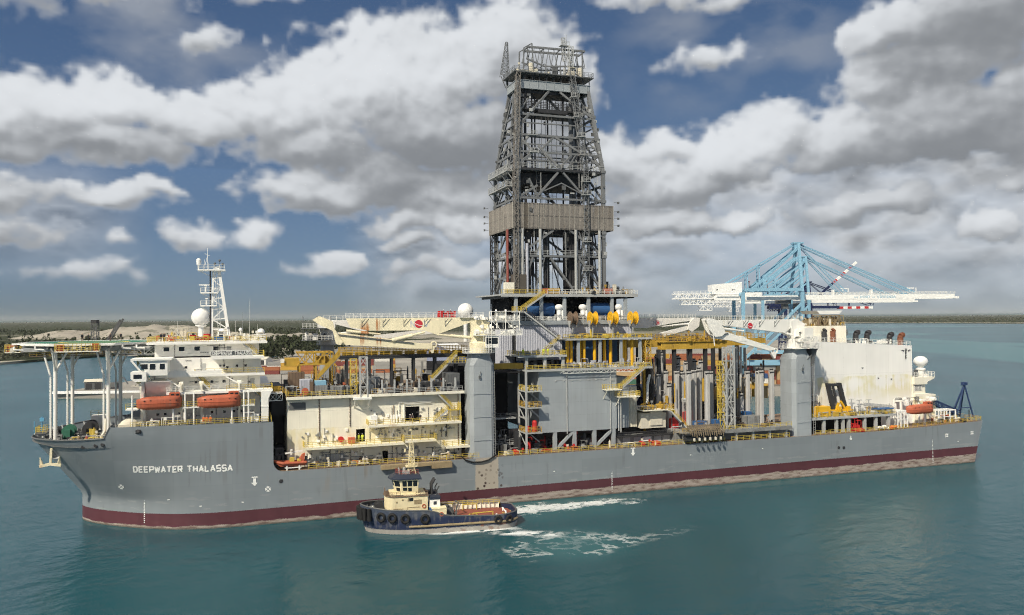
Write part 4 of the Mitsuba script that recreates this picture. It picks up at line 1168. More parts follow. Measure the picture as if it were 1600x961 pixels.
# rescue boat on its cradle in the break of the deck
RB = thing('rescue_boat', 'small faded red rescue boat on a white cradle at the break of the deck', 'rescue boat')
TB = SHIP @ move(186.4, 19.6, 12.0)
g = G(); pts = [(-2.9, .95, .1), (1.6, .95, .1), (2.9, .55, .35), (3.4, 0, .5), (2.9, -.55, .35), (1.6, -.95, .1), (-2.9, -.95, .1)]
g.path(pts, .3, 10)
for p in pts: g.ball(p, .3, 1)
part(RB + '__tube', g, 'orange_paint', 40, TB)
g = G().prism([(-2.9, 0), (2.6, 0), (3.2, .3), (2.2, -.55), (-2.9, -.6)], -.7, .7); part(RB + '__keel_hull', g, 'orange_paint', False, TB)
g = G().box(-.6, .3, -.35, .35, 0, 1.1); g.box(-1.9, -1.2, -.6, .6, 0, .7); part(RB + '__console', g, 'rail_yellow', False, TB)
g = G().box(-3.3, -2.8, -.3, .3, -.3, 1.2); part(RB + '__outboard', g, 'dark_steel', False, TB)
g = G().prism([(-2.6, .2), (-1.3, .2), (-2.2, 1.7), (-2.8, 1.9)], -.5, .5); part(RB + '__frame', g, 'orange_paint', False, TB)
g = G()
for u in (184.8, 187.3):
    for v in (18.9, 20.3): g.bar((u, v, 10.6), (u, v, 11.6), .3)
g.box(184.4, 187.7, 18.8, 20.4, 11.0, 11.2); g.bar((186.3, 18.2, 10.6), (186.3, 18.2, 14.4), .35); g.bar((186.3, 18.2, 14.4), (186.3, 19.8, 14.7), .3); g.bar((184, 19.0, 14.3), (187.6, 19, 13.9), .2, .3)
part(DS + '__rescue_boat_cradle', g, 'white_paint')
# gangway across the gap between the two houses
g = G(); g.box(188.0, 191.8, 14.6, 17.6, 26.4, 26.5); g.xtruss((191.8, 17.4, 25.6), (188.0, 17.4, 25.6), .4, 1.5, 3, .13)
k = part(DS + '__gangway', g, 'white_paint')
g = G(); g.rail([(191.8, 17.6, 26.5), (188.0, 17.6, 26.5), (186.8, 17.6, 25.6)], 1.2, .8, .1, 3); g.box(188.2, 191.6, 14.6, 14.7, 26.5, 27.7); part(k + '__handrail', g, 'yellow_paint')

g = G(); g.box(187.05, 190.0, -20, 6, 10.6, 20.7); g.box(187.05, 190.0, -16, 12.5, 21.2, 26.2); part(PH + '__gap_bulkhead', g, 'dark_steel')
clutter(PH + '__gap_gear', 187.3, 189.7, 8, 17, 10.62, 22, 35, 2.6, ('mid_steel', 'dark_steel', 'clutter_grey'), .6)
# ---------------------------------------------------------------- pipe deck gear
PD = PH
for u in np.arange(150.6, 170.0, 2.75): part(PD + '__stanchion', G().box(u - .18, u + .18, 17.9, 18.25, 25.5, 28.5), 'pale_steel')
for u in np.arange(174.6, 186.0, 3.1): part(PD + '__stanchion', G().box(u - .16, u + .16, 17.9, 18.2, 25.5, 27.7), 'clutter_grey')
railing(PD, [(149, 18.4, 25.5), (169.5, 18.4, 25.5)], 'pale_steel'); railing(PD, [(173.5, 18.4, 25.5), (187.2, 18.4, 25.5), (187.2, 12, 25.5)], 'rail_yellow')
clutter(PD + '__pipe_deck_gear', 150, 186, 9, 17.8, 25.5, 40, 43, 2.2, ('yellow_paint', 'canvas_pale', 'orange_paint'), .4)
clutter(PD + '__pipe_deck_gear', 150, 186, 10, 17.5, 25.5, 210, 41, 1.9, ('clutter_grey', 'dark_steel', 'deck_brown', 'pale_steel'), .4)
clutter(PD + '__pipe_deck_gear', 150, 186, -14, 10, 25.5, 130, 42, 3.2, ('clutter_grey', 'dark_steel', 'mid_steel', 'yellow_paint', 'pale_steel'), .5)
g = G()
for k in range(46):                                          # racked drill pipe
    v = 3.0 + .28 * (k % 20); g.pipe((151 + r.uniform(0, .6), v, 25.8 + .28 * (k // 20)), (168.5 + r.uniform(0, .5), v, 25.8 + .28 * (k // 20)), .13, 6)
part(PD + '__drill_pipes', g, 'deck_brown', kind='stuff')
for (u0, u1, v0, v1, w1, m) in ((181.6, 184.2, 13, 15.5, 28.9, 'panel_lilac'), (178.6, 181.3, 14, 17, 27.7, 'clutter_grey'), (183, 186.4, 9, 12, 30.3, 'deck_brown'), (167.0, 169.3, 12.5, 15, 29.0, 'clutter_grey'), (149.3, 152.2, 12, 17.2, 29.4, 'mid_steel'), (174.4, 178.0, 14.2, 17.0, 27.3, 'clutter_grey'), (152.5, 158.5, 12.5, 16.8, 27.6, 'dark_steel')):
    g = G(); g.box(u0, u1, v0, v1, 25.5, w1)
    for u in np.linspace(u0 + .2, u1 - .2, max(3, int((u1 - u0) / .5))): g.box(u - .05, u + .05, v1, v1 + .08, 25.6, w1 - .1)
    part(PD + '__equipment_housing', g, m)
g = G().box(178.9, 181.2, 14.4, 17, 27.72, 28.6); part(PD + '__blue_tarpaulin', g, 'crane_blue')
g = G().lathe((183.4, 18.1, 26.6), [(.05, .3), (.75, .25), (.75, -.25), (.05, -.3)], 16, 1); part(PD + '__life_ring_case', g, 'orange_paint')
g = G(); g.xtruss((184.4, 9, 33.2), (176.8, 9, 33.2), 5, 2.6, 4, .3, .22)
for u in (184, 180.5, 177): g.bar((u, 11.3, 25.5), (u, 11.3, 32), .35); g.bar((u, 6.7, 25.5), (u, 6.7, 32), .35)
g.box(184.0, 187.0, 7, 11, 31.6, 33.3); g.box(177.5, 180.5, 7.5, 10.5, 31.9, 33.6)
part(PD + '__yellow_gantry', g, 'yellow_paint')
# the lattice loading tower
g = G(); g.xtruss((171.1, 17.9, 25.0), (171.1, 17.9, 33.6), 1.5, 1.5, 4, .28, .16, side=(1, 0, 0)); part(PD + '__lattice_tower', g, 'pale_steel')
g = G(); g.xtruss((173.1, 17.0, 25.5), (173.1, 17.0, 33.2), 1.3, 1.3, 7, .12, .08, side=(1, 0, 0)); part(PD + '__ladder_tower', g, 'rail_yellow')
# raised catwalk with its ramp
CW = PD + '__pipe_catwalk'
g = G(); g.box(146.6, 175.6, 11.2, 14.0, 33.45, 33.75); g.box(146.6, 175.6, 13.6, 13.9, 32.9, 33.45); g.box(146.6, 175.6, 11.3, 11.6, 32.9, 33.45)
for u in np.arange(149, 175, 5.0):
    for v in (11.6, 13.6): g.bar((u, v, 25.5), (u, v, 33), .38)
part(CW, g, 'dark_steel')
g = G(); g.rail([(146.6, 13.95, 33.75), (175.6, 13.95, 33.75)], 1.8, 1.4, .11, 4); g.rail([(146.6, 11.25, 33.75), (175.6, 11.25, 33.75)], 1.8, 1.4, .11, 4)
for u in np.arange(147.5, 175, 2.8): g.box(u, u + 2.2, 12.2, 12.9, 33.75, 34.6)
part(CW + '__guard_rail', g, 'yellow_paint')
stairs(CW + '__ramp', (175.6, 12.6, 33.7), (180.4, 12.6, 28.6), w=2.0, mat='clutter_grey', railmat='yellow_paint')
g = G(); g.prism([(175.6, 33.75), (180.4, 28.65), (180.4, 29.6), (175.6, 35.4)], 13.62, 13.7); part(CW + '__ramp_side', g, 'yellow_paint')
stairs(PD + '__stairway', (149.6, 15.6, 33.5), (155.4, 15.6, 27.8), w=1.0)
g = G(); g.box(147, 152, 13.5, 17, 31.6, 31.75); k = part(PD + '__stair_landing', g, 'mid_steel'); part(k + '__railing', G().rail([(152, 17, 31.75), (147, 17, 31.75)], 1.3, .8, .1), 'rail_yellow')


# ---------------------------------------------------------------- knuckle boom cranes
def pedestal(key, u, v, w0, w1, r_, mat='grey_paint', flat=None):
    g = G(); n = 20
    P = []
    for z, q in ((w0, 1.0), (w1 - 2.6, 1.0), (w1 - .8, .88), (w1, .88)):
        ringp = []
        for t in np.arange(n) * 2 * math.pi / n:
            x, y = q * r_ * math.cos(t), q * r_ * math.sin(t)
            c = max(abs(math.cos(t)), abs(math.sin(t)))
            k = .86 if z < w1 - 1.5 else .0
            x, y = x * (1 - k + k / c), y * (1 - k + k / c)
            ringp.append((u + x, min(v + y, 21.06), z))
        P.append(ringp)
    v_, f_ = loft(P); g.add(v_, f_)
    k = part(key + '__pedestal', g, mat, 24)
    if r_ > 2.5 and v > 0:
        g = G()
        for z in np.arange(w0 + 4, w1 - 4, 5.2): g.box(u - r_ * .8, u + r_ * .8, 21.0, 21.075, z, z + .05)
        part(k + '_weld_bands', g, mat, kind='stuff')
        g = G(); g.ladder((u - r_ * .86, 21.15, w0 + .5), (u - r_ * .86, 21.15, w1 - 4), .5, .07); part(k + '_ladder', g, 'pale_steel')
        g = G(); g.pipe((u - r_ - .35, 18.5, w0), (u - r_ - .35, 18.5, w1 - 2), .12, 6); g.pipe((u - r_ - .7, 17.8, w0), (u - r_ - .7, 17.8, w1 - 2), .08, 6); part(k + '_cables', g, 'mid_steel', kind='stuff')
        g = G(); g.box(u + .6, u + 1.0, 21.05, 21.3, w1 - 5.6, w1 - 5.0); g.bar((u + .8, 21.2, w1 - 5), (u + .5, 21.2, w1 - 4), .1); part(k + '_lamp', g, 'mid_steel', kind='stuff')
    return k


def to_boom(pts, T): return pts


def crane(label_key, u, v, wp, yaw, boom, elbow, jib, mat, ped=2.9, ram=None, ped0=10.5, logo=None, cab=True, jibram=None):
    """boom, elbow, jib: outlines (reach, height) in the boom's own plane; wp: top of the pedestal"""
    K = number(DS + '__knuckle_boom_crane')
    T = SHIP @ move(u, v, 0, yaw)
    pedestal(K, u, v if abs(v) < 25 else v, ped0, wp - .4, ped)
    g = G(); g.lathe((0, 0, 0), [(ped + .9, wp - .4), (ped + .9, wp - .25), (0.1, wp - .25)], 20)
    k = part(K + '__ring_platform', g, 'pale_steel', False, T)
    part(K + '__platform_railing', G().rail([((ped + .8) * math.cos(t), (ped + .8) * math.sin(t), wp - .25) for t in np.linspace(0, 2 * math.pi, 13)], 1.1, 2.0, .08), 'rail_white', False, T)
    g = G(); g.lathe((0, 0, 0), [(2.1, wp - .3), (2.15, wp + 1.9), (1.5, wp + 2.5), (1.3, wp + 4.6), (.1, wp + 4.6)], 20); part(K + '__kingpost', g, mat, 35, T)
    top = boom[0][1]
    g = G()
    for s in (-.85, .85): g.prism([(-1.6, wp + 2.2), (1.8, wp + 2.2), (2.0, top - .4), (.4, top + .2), (-2.4, top - 1.2)], s - .12, s + .12)
    part(K + '__slewing_frame', g, mat, False, T)
    g = G(); g.prism(boom, -.85, .85); part(K + '__boom', g, mat, False, T)
    g = G(); x0, x1 = boom[0][0] - 1.2, boom[-1][0]
    for s in (-.8, .8): g.rail([(x0, s, top), (x1, s, top)], 1.1, 1.6, .07)
    part(K + '__boom_railing', g, 'rail_white', False, T)
    for x in np.arange(boom[0][0] + 6, x1 - 2, 4.6):
        g = G(); g.bar((x, .9, top - .2), (x + 1.5, .9, top - 2.0), .09); g.bar((x + 1.5, .9, top - .4), (x + 1.5, .9, top - 2.0), .09); g.bar((x + .8, .9, top - .2), (x + 1.5, .9, top - 1.1), .08)
        part(K + '__hose_bracket', g, 'mid_steel', False, T)
    if elbow:
        g = G()
        for s in (-1.05, 1.05): g.prism(elbow, s - .16, s + .16)
        part(K + '__knuckle', g, mat, False, T)
    g = G(); g.prism(jib, -.6, .6); part(K + '__jib', g, mat, False, T)
    xs = [p[0] for p in jib]; zs = [p[1] for p in jib]
    g = G(); a, b = jib[0], jib[1]
    g.bar((a[0], .75, a[1] - .5), (b[0], .75, b[1] - .25), .3, .25); part(K + '__hose_track', g, 'mid_steel', False, T)
    for (p, q, r_) in (ram or []) + (jibram or []):
        g = G(); p, q = np.array([p[0], 0, p[1]]), np.array([q[0], 0, q[1]]); m = p + (q - p) * .62
        for s in (-.7, .7): g.pipe(p + [0, s, 0], m + [0, s, 0], r_, 10); g.pipe(m + [0, s, 0], q + [0, s, 0], r_ * .6, 8)
        part(K + '__hydraulic_ram', g, mat, 40, T)
    tip = jib[len(jib) // 2]
    g = G(); t = np.array([tip[0] - .4, 0, tip[1] - .2])
    g.lathe(t, [(.5, -.3), (.75, -.3), (.75, .3), (.5, .3), (.5, -.3)], 16, 1); g.prism([(t[0] - .2, t[2] - .4), (t[0] + 1.5, t[2] - .2), (t[0] + 1.2, t[2] - 1.0), (t[0] + .5, t[2] - 2.0), (t[0] + .1, t[2] - 1.9)], -.4, .4)
    part(K + '__hook_block', g, mat, False, T)
    if logo:
        x, w, h = logo
        m = meshkit.text_mesh('N', h, .03, True); X = np.array(m.vertices); part(K + '__maker_logo', G().add(np.stack([x + 1.5 * h - X[:, 0], .87 + X[:, 2], w + X[:, 1]], 1), m.faces), 'logo_grey', False, T)
        m = meshkit.text_mesh('V', h, .03, True); X = np.array(m.vertices); part(K + '__maker_logo', G().add(np.stack([x - .72 * h - X[:, 0], .87 + X[:, 2], w + X[:, 1]], 1), m.faces), 'logo_grey', False, T)
        g = G().lathe((x, .89, w + h * .5), [(.01, .03), (h * .66, .03), (h * .66, -.03)], 24, 1)
        k = part(K + '__maker_logo', g, 'logo_red', False, T)
        g = G()
        for q in range(10):
            a0 = -.5 + q * .1; P0 = (x + h * a0 * 1.2, w + h * (.22 + .35 * (a0 + .5) ** 2)); P1 = (x + h * (a0 + .1) * 1.2, w + h * (.22 + .35 * (a0 + .6) ** 2)); g.bar((P0[0], .93, P0[1]), (P1[0], .93, P1[1]), .02, .09 * h)
        part(K + '__maker_logo', g, 'bright_white', False, T)
    if cab:
        C = K + '__machinery_deck'
        g = G(); g.box(-9.6, 1.4, -1.0, 2.9, wp + 3.6, wp + 3.75); g.box(-9.0, -2.6, -2, 2.6, wp + 6.9, wp + 7.0)
        for x in (-9.0, -5.8, -2.6):
            for y in (-1.0, 2.6): g.bar((x, y, wp + 3.7), (x, y, wp + 9.0), .16)
        for x0_ in (-9.0, -5.8): g.bar((x0_, 2.6, wp + 3.7), (x0_ + 3.2, 2.6, wp + 7), .1)
        g.box(-9.0, -2.6, -1.0, 2.6, wp + 9.0, wp + 9.1)
        part(C, g, 'white_paint', False, T)
        g = G(); g.rail([(1.4, 2.85, wp + 3.75), (-9.6, 2.85, wp + 3.75), (-9.6, -1, wp + 3.75)], 1.15, 1.0, .09, 3); g.rail([(-2.6, 2.6, wp + 7), (-9.0, 2.6, wp + 7), (-9, -1, wp + 7)], 1.15, 1.0, .09, 3)
        part(C + '_railing', g, 'rail_white', False, T)
        g = G(); rr = np.random.default_rng(int(u))
        for q in range(60):
            x, y, z = rr.uniform(-9, 1), rr.uniform(0, 2.4), wp + rr.choice([3.9, 7.1, 5.2])
            [lambda: g.pipe((x, y, z), (x, y, z + rr.uniform(.4, 1.5)), rr.uniform(.15, .4), 8), lambda: g.ball((x, y, z + .4), rr.uniform(.25, .5), 1), lambda: g.box(x, x + rr.uniform(.4, 1.2), y - .3, y + .3, z, z + rr.uniform(.4, 1.2))][q % 3]()
        g.lathe((-5, .8, wp + 8.0), [(.1, -1.2), (1.5, -1.2), (1.5, -1.0), (.9, -1.0), (.9, 1.0), (1.5, 1.0), (1.5, 1.2), (.1, 1.2)], 18, 0)
        part(C + '_winches', g, 'white_paint', kind='stuff', T=T)
        g = G(); g.box(-4.2, -1.2, .3, 2.6, wp + .9, wp + 3.5); part(K + '__operator_cab', g, 'white_paint', False, T)
        g = G(); g.box(-4.0, -1.4, 2.55, 2.63, wp + 1.7, wp + 3.1); part(K + '__operator_cab_window', g, 'glass_dark', False, T)
        g = G(); [g.ladder((-1.0 - .6 * q, 3.0, wp - .2), (-1.0 - .6 * q, 3.0, wp + 3.7), .6, .08) for q in (0, 2)]; part(K + '__ladder', g, 'rail_white', False, T)
    return K


yaw1 = math.atan2(-5, 29)
c1 = crane('', 145, 18.0, 34.3, yaw1,
           [(.2, 42), (.2, 41.5), (9.6, 38.2), (12.5, 39.2), (24.4, 39.2), (28.6, 40.0), (29.6, 42)],
           [(36.7, 41.7), (35.4, 42.5), (34.6, 42.2), (32.5, 41.3), (32.1, 39.8), (30.2, 36.8), (30.7, 36.1), (31.7, 36.4), (32.4, 39.3), (35.2, 40.6)],
           [(31.2, 38.9), (14.8, 36.6), (13.9, 36.3), (10.6, 36.2), (10.6, 35.0), (14.6, 35.1), (30.4, 36.2)], 'rusty_cream',
           ram=[((1.6, 37.4), (9.5, 38.2), .36)], jibram=[((19.5, 37.0), (12.2, 38.8), .45), ((29.5, 39.2), (22.0, 38.4), .35)], logo=(13.6, 39.95, 1.35))
g = G(); g.box(.5, 4.5, -1.6, 1.6, 42.0, 42.2); part(c1 + '__head_platform', g, 'white_paint', False, SHIP @ move(145, 18, 0, yaw1))
g = G()
for k in range(14): x = 5 + r.uniform(0, 4); y = r.uniform(-.6, .6); g.box(x, x + .5, y, y + .4, 42.05, 42.6 + r.random())
part(c1 + '__boom_gear', g, 'signal_red', kind='stuff', T=SHIP @ move(145, 18, 0, yaw1))
g = G().pipe((143, 0, 36), (143, 0, 42.3), .5, 10); k = part(DS + '__satellite_dome', g, 'bright_white'); part(k + '__radome', G().ball((143, 0, 43.6), 1.95, 3), 'bright_white', True)
# its twin on the far side, only partly seen
K = crane('', 175, -17.2, 35.6, math.pi - .05, [(.2, 41.6), (.2, 41), (9, 38.6), (12, 39.2), (24, 39.4), (28, 40.4), (28.6, 41.4)], None, [(28, 39.2), (12, 37.5), (11.5, 36.4), (27.5, 37.8)], 'white_paint', 1.9, ram=[((1.6, 38.0), (9, 38.6), .3)], ped0=25.4, cab=False)
g = G()
for w in (36.6, 39.6):
    g.box(174.2, 181.6, -16.5, -12.5, w - .15, w)
    for u in (174.6, 178, 181.4): g.bar((u, -12.7, w), (u, -12.7, w + 3), .16)
part(K + '__cab_deck', g, 'mid_steel')
part(K + '__cab_deck_railing', G().rail([(174.3, -12.6, 36.6), (181.5, -12.6, 36.6)], 1.2, .9, .09).rail([(174.3, -12.6, 39.6), (181.5, -12.6, 39.6)], 1.2, .9, .09), 'rail_white')
clutter(K + '__cab_deck_gear', 175, 181, -16, -13, 36.6, 14, 91, 1.6, ('mid_steel', 'dark_steel', 'white_paint'))

# ---------------------------------------------------------------- derrick
DR = DS + '__derrick'


def leg_at(w):
    """half-frame of the tower at height w: u of the forward legs, u of the aft legs, half width"""
    if w <= 78.5: return 132.0, 109.2, 9.0
    s = (w - 78.5) / 21.7
    return 132.0 - 2.3 * s, 109.2 + 1.5 * s, 9.0 - 5.4 * s


def corner(k, w):
    a, b, v = leg_at(w)
    return np.array([(a, v), (b, v), (b, -v), (a, -v)][k] + (w,), float)


def on_face(k, s, w):
    return corner(k, w) * (1 - s) + corner((k + 1) % 4, w) * s


for k in range(4):
    g = G(); lv = [47.6, 57, 63, 71, 78.5, 87, 93.2, 100.2]
    for a, b in zip(lv[:-1], lv[1:]): g.bar(corner(k, a), corner(k, b), .85, .85)
    for w in lv[1:-1]: c = corner(k, w); g.box(c[0] - .6, c[0] + .6, c[1] - .6, c[1] + .6, w - .35, w + .35)
    part(DR + '__leg', g, 'tower_steel')
HZ = {0: (57, 71.2, 78.3, 82.8, 87.2, 92.7), 1: (57, 66, 71.2, 75, 78.3, 82.8, 87.2, 92.7), 2: (57, 71.2, 78.3, 84, 90), 3: (52, 57, 66, 71.2, 75, 78.3, 82.8, 87.2, 92.7)}
for k in range(4):
    for w in HZ[k]: part(DR + '__girt', G().bar(on_face(k, 0, w), on_face(k, 1, w), .42, .5), 'tower_steel')
BR = [((0, 89.2), (.42, 99.4)), ((1, 92.8), (.58, 99.4)), ((0, 87.0), (.18, 82.8)), ((.18, 82.8), (0, 79.4)), ((.44, 87.0), (.28, 83.6)), ((.46, 87.0), (.80, 82.8)), ((.80, 82.8), (1, 79.6)), ((0, 71.3), (.22, 74.4)),
      ((.46, 77.8), (.20, 71.3)), ((.52, 77.8), (.80, 71.3)), ((.12, 76), (.22, 71.4)), ((.24, 84.6), (.48, 79)), ((.48, 79), (.64, 82.4)), ((0, 57.2), (.4, 63.4)), ((1, 57.2), (.6, 63.4)), ((0, 48), (.16, 56.6)), ((1, 48), (.70, 56.6)), ((.36, 56.6), (.62, 49))]
BS = [((0, 71.2), (.5, 78.2)), ((1, 71.2), (.5, 78.2)), ((0, 78.5), (.5, 87)), ((1, 78.5), (.5, 87)), ((0, 87.2), (.5, 99.4)), ((1, 87.2), (.5, 99.4)), ((0, 57), (.5, 63)), ((1, 57), (.5, 63)), ((0, 48), (.5, 57)), ((1, 48), (.5, 57)), ((.5, 71.2), (.5, 99.4)), ((.25, 82.8), (.75, 82.8)), ((.5, 66), (.5, 78))]
for k in range(4):
    for (s0, w0), (s1, w1) in (BR if k in (0, 2) else BS):
        if k == 2: s0, s1 = 1 - s0, 1 - s1
        part(DR + '__brace', G().bar(on_face(k, s0, w0), on_face(k, s1, w1), .5 if k in (0, 2) else .38, .5), 'tower_steel')
for k in range(4):
    for (s0, w0), (s1, w1) in (((.12, 71.3), (.5, 75.2)), ((.88, 71.3), (.5, 75.2)), ((0, 83), (.14, 87)), ((1, 83), (.86, 87)), ((0, 93), (.16, 98)), ((1, 93), (.84, 98)), ((.3, 82.8), (.42, 79)), ((.7, 82.8), (.58, 79)), ((.2, 57.3), (.3, 63.4)), ((.8, 57.3), (.7, 63.4)), ((.18, 48), (.3, 56.8)), ((.85, 48), (.74, 56.8)), ((0, 90.4), (1, 90.6)), ((0, 84.8), (1, 84.9)), ((0, 80.6), (1, 80.8))):
        part(DR + '__secondary_brace', G().bar(on_face(k, s0, w0), on_face(k, s1, w1), .26, .28), 'tower_steel')
# cladding round the monkey-board level, panel by panel
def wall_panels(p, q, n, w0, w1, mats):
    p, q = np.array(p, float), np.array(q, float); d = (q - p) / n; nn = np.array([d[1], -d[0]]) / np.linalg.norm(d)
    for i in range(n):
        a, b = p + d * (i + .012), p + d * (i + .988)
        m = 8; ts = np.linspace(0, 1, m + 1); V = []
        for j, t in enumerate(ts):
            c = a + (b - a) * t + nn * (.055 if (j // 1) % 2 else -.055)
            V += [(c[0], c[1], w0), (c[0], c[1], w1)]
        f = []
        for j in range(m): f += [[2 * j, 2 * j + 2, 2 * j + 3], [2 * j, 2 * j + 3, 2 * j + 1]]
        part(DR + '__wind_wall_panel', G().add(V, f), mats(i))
    g = G()
    for i in range(n + 1):
        c = p + d * i + nn * .07
        if (i * 7) % 3 != 1: g.bar((c[0], c[1], w0), (c[0], c[1], w1), .09)
    part(DR + '__panel_seam', g, 'wind_wall_seam')


WT, WB = 69.95, 63.6
wall_panels((133.6, 9.5), (106.7, 9.5), 20, WB, WT, lambda i: 'wind_wall_dark' if i == 2 else 'wind_wall')  # one panel painted darker for the shadow of the lattice tower beside it
wall_panels((133.6, -9.5), (133.6, 9.5), 14, WB, WT, lambda i: 'wind_wall')
wall_panels((106.7, 9.5), (106.7, -9.5), 14, WB, WT, lambda i: 'wind_wall')
wall_panels((106.7, -9.5), (133.6, -9.5), 20, WB, WT, lambda i: 'wind_wall')
g = G()
for (p, q) in (((133.5, 9.4), (106.8, 9.4)), ((133.5, -9.4), (106.8, -9.4)), ((133.5, -9.4), (133.5, 9.4)), ((106.8, -9.4), (106.8, 9.4))):
    for w in (63.8, 66.8, 69.7): g.bar((*p, w), (*q, w), .2, .25)
for u in (133.2, 107.2):
    g.box(min(u, u - 4 if u > 120 else u + 4), max(u, u - 4 if u > 120 else u + 4), -9.2, 9.2, 64.0, 64.15)
g.box(111, 130, 5.5, 9.2, 64.0, 64.15); g.box(111, 130, -9.2, -5.5, 64, 64.15)
part(DR + '__monkey_board', g, 'dark_steel')
g = G()
for (u, v) in ((106.5, 9.6), (134.0, -9.2)):
    for w in (65, 66.8, 68.5, 70.8): g.bar((u, v, w), (u - (1.0 if u < 120 else -1.0), v + .3, w), .1); g.box(u - (1.3 if u < 120 else -1.0), u - (.9 if u < 120 else -1.3), v, v + .5, w - .3, w + .2)
part(DR + '__flood_lamp', g, 'mid_steel', kind='stuff')
# platforms inside and around
for (w, out, thick, hole) in ((78.6, .3, .5, 4.0), (57.2, .2, .35, 6.2)):
    a, b, v = leg_at(w); g = G()
    g.box(b - out, a + out, hole, v + out, w - thick, w); g.box(b - out, a + out, -v - out, -hole, w - thick, w); g.box(a - 4, a + out, -hole, hole, w - thick, w); g.box(b - out, b + 4, -hole, hole, w - thick, w)
    k = part(DR + '__platform', g, 'dark_steel')
    part(k + '__railing', G().rail([(a + out, v + out, w), (b - out, v + out, w), (b - out, -v - out, w), (a + out, -v - out, w), (a + out, v + out, w)], 1.2, 1.5, .1), 'pale_steel')
g = G(); g.box(110, 131.2, -6, 7.4, 75.6, 78.0) if False else g.box(112, 129.5, -5.5, 6.0, 75.0, 77.9)
part(DR + '__racking_frame', g, 'dark_steel')
for w in (78.4, 74.6):
    g = G(); g.box(132.2, 133.9, -9.5, 6.0, w - .25, w)
    for v in (-9, -4, 1, 5.6): g.bar((133.8, v, w - .2), (132.3, v, w - 2.2), .16)
    k = part(DR + '__side_balcony', g, 'pale_steel'); part(k + '__railing', G().rail([(132.6, 6, w), (133.85, 6, w), (133.85, -9.4, w)], 1.3, 1.2, .11, 3), 'pale_steel')
g = G()                                                     # finger board with its hanging gear
g.box(111.6, 129.4, 1.8, 4.6, 94.2, 94.6); g.box(111.6, 129.4, -4.6, -1.8, 94.2, 94.6); g.rail([(129.2, 4.6, 94.6), (112, 4.6, 94.6)], 1.6, 1.2, .14, 3)
for u in np.arange(113, 129.5, .8): g.bar((u, 2.4, 94.6), (u, 2.4, 98.4 - (u % 1.6)), .13)
g.box(117, 125, 2.6, 4.7, 93.6, 94.2); g.box(113, 128.6, -2, 3.2, 98.8, 99.5)
part(DR + '__finger_board', g, 'dark_steel')
for u, v, t, m in ((127.9, 3.0, .5, 'dark_steel'), (125.8, 2.2, .32, 'dark_steel'), (126.8, -2.8, .5, 'tower_steel'), (115.5, 2.8, .5, 'tower_steel'), (117.2, 2.0, .3, 'dark_steel'), (113.4, 3.2, .55, 'dark_steel'), (123.0, -3, .3, 'dark_steel'), (119.4, -3, .3, 'dark_steel'), (128.9, -3, .5, 'dark_steel'), (112.4, -3, .5, 'tower_steel')):
    part(DR + '__guide_rail', G().bar((u, v, 48), (u, v, 99.6), t, t * 1.3), m)
g = G()
for u, v in ((121.2, 0), (120.6, .4), (122.4, .2), (118.6, 1), (124.2, .5), (119.4, -.2)): g.pipe((u, v, 55 if u > 122 else 49), (u, v, 99), .07, 5)
part(DR + '__drill_lines', g, 'mid_steel', kind='stuff')
for (u, v, t0, t1) in ((126.2, 7.6, 48, 78), (124.6, 7.9, 48, 63.5), (115.0, 7.9, 48, 63.5)):
    g = G(); g.ladder((u, v, t0), (u, v * (1 if t1 < 80 else .86), t1), 1.0, .14, gap=.9); part(DR + '__ladder_rack', g, 'mid_steel')
# top drives hanging in the two well centres
for u, w in ((126, 52.5), (114.8, 60)):
    g = G(); g.box(u - .9, u + .9, -1, 1.2, w, w + 4); g.box(u - 1.5, u + 1.5, -.6, .8, w + 4.4, w + 6.4); g.pipe((u, 0, w - 3), (u, 0, w), .25, 10); part(DR + '__top_drive', g, 'mid_steel')
# lattice hoist tower and ladder tower
g = G(); g.xtruss((132.9, 9.6, 48), (132.9, 9.6, 78), 1.0, 1.0, 22, .12, .09); g.xtruss((132.7, 9.2, 78), (130.2, 4.3, 103.2), 1.0, 1.0, 18, .12, .09); part(DR + '__hoist_tower', g, 'wind_wall')
g = G(); g.xtruss((114.3, 9.5, 49), (114.3, 9.5, 78), 1.2, 1.2, 20, .13, .09); g.xtruss((114.3, 9.5, 78), (115.4, 4.2, 103.5), 1.2, 1.2, 17, .13, .09)
part(DR + '__ladder_tower', g, 'tower_steel')
g = G()
for w, u, v in ((72.5, 114.3, 9.7), (75.8, 114.4, 9.7), (82.6, 114.5, 8.6), (87.4, 114.8, 7.6), (92.6, 115.1, 6.5), (98, 115.4, 5.3), (60.8, 114.3, 9.8), (53.6, 114.3, 9.8), (82.7, 127.6, 8.0), (87.2, 127.6, 7.0)):
    g.box(u - 1.1, u + 1.1, v - .3, v + .9, w - .15, w); g.rail([(u - 1.1, v + .85, w), (u + 1.1, v + .85, w)], 1.0, 1.0, .09)
part(DR + '__rest_platforms', g, 'pale_steel', kind='stuff')
for u, v, w1, m in ((131.1, 9.3, 63.6, 'pale_steel'), (130.0, 9.5, 60, 'panel_lilac'), (126.5, 9.4, 63.6, 'pale_steel'), (117.0, 9.4, 63.6, 'pale_steel'), (110.6, 9.6, 63.6, 'pale_steel'), (133.6, 5.0, 63.6, 'deck_brown'), (116.0, 9.0, 56, 'mid_steel')):
    part(DR + '__stand_pipe', G().pipe((u, v, 48), (u, v, w1), .36, 10), m, 40)
part(DR + '__red_riser', G().pipe((133.9, 6.2, 48), (133.9, 6.2, 63.6), .3, 8), 'faded_red', 40)
for u, v in ((128.8, 7.0), (123.6, 6.2), (116.9, 6.4), (112.0, 7.2), (129.4, -6), (113.2, -6)):
    part(DR + '__pipe_stand', G().box(u - .6, u + .6, v - .5, v + .5, 48, 63), 'dark_steel')
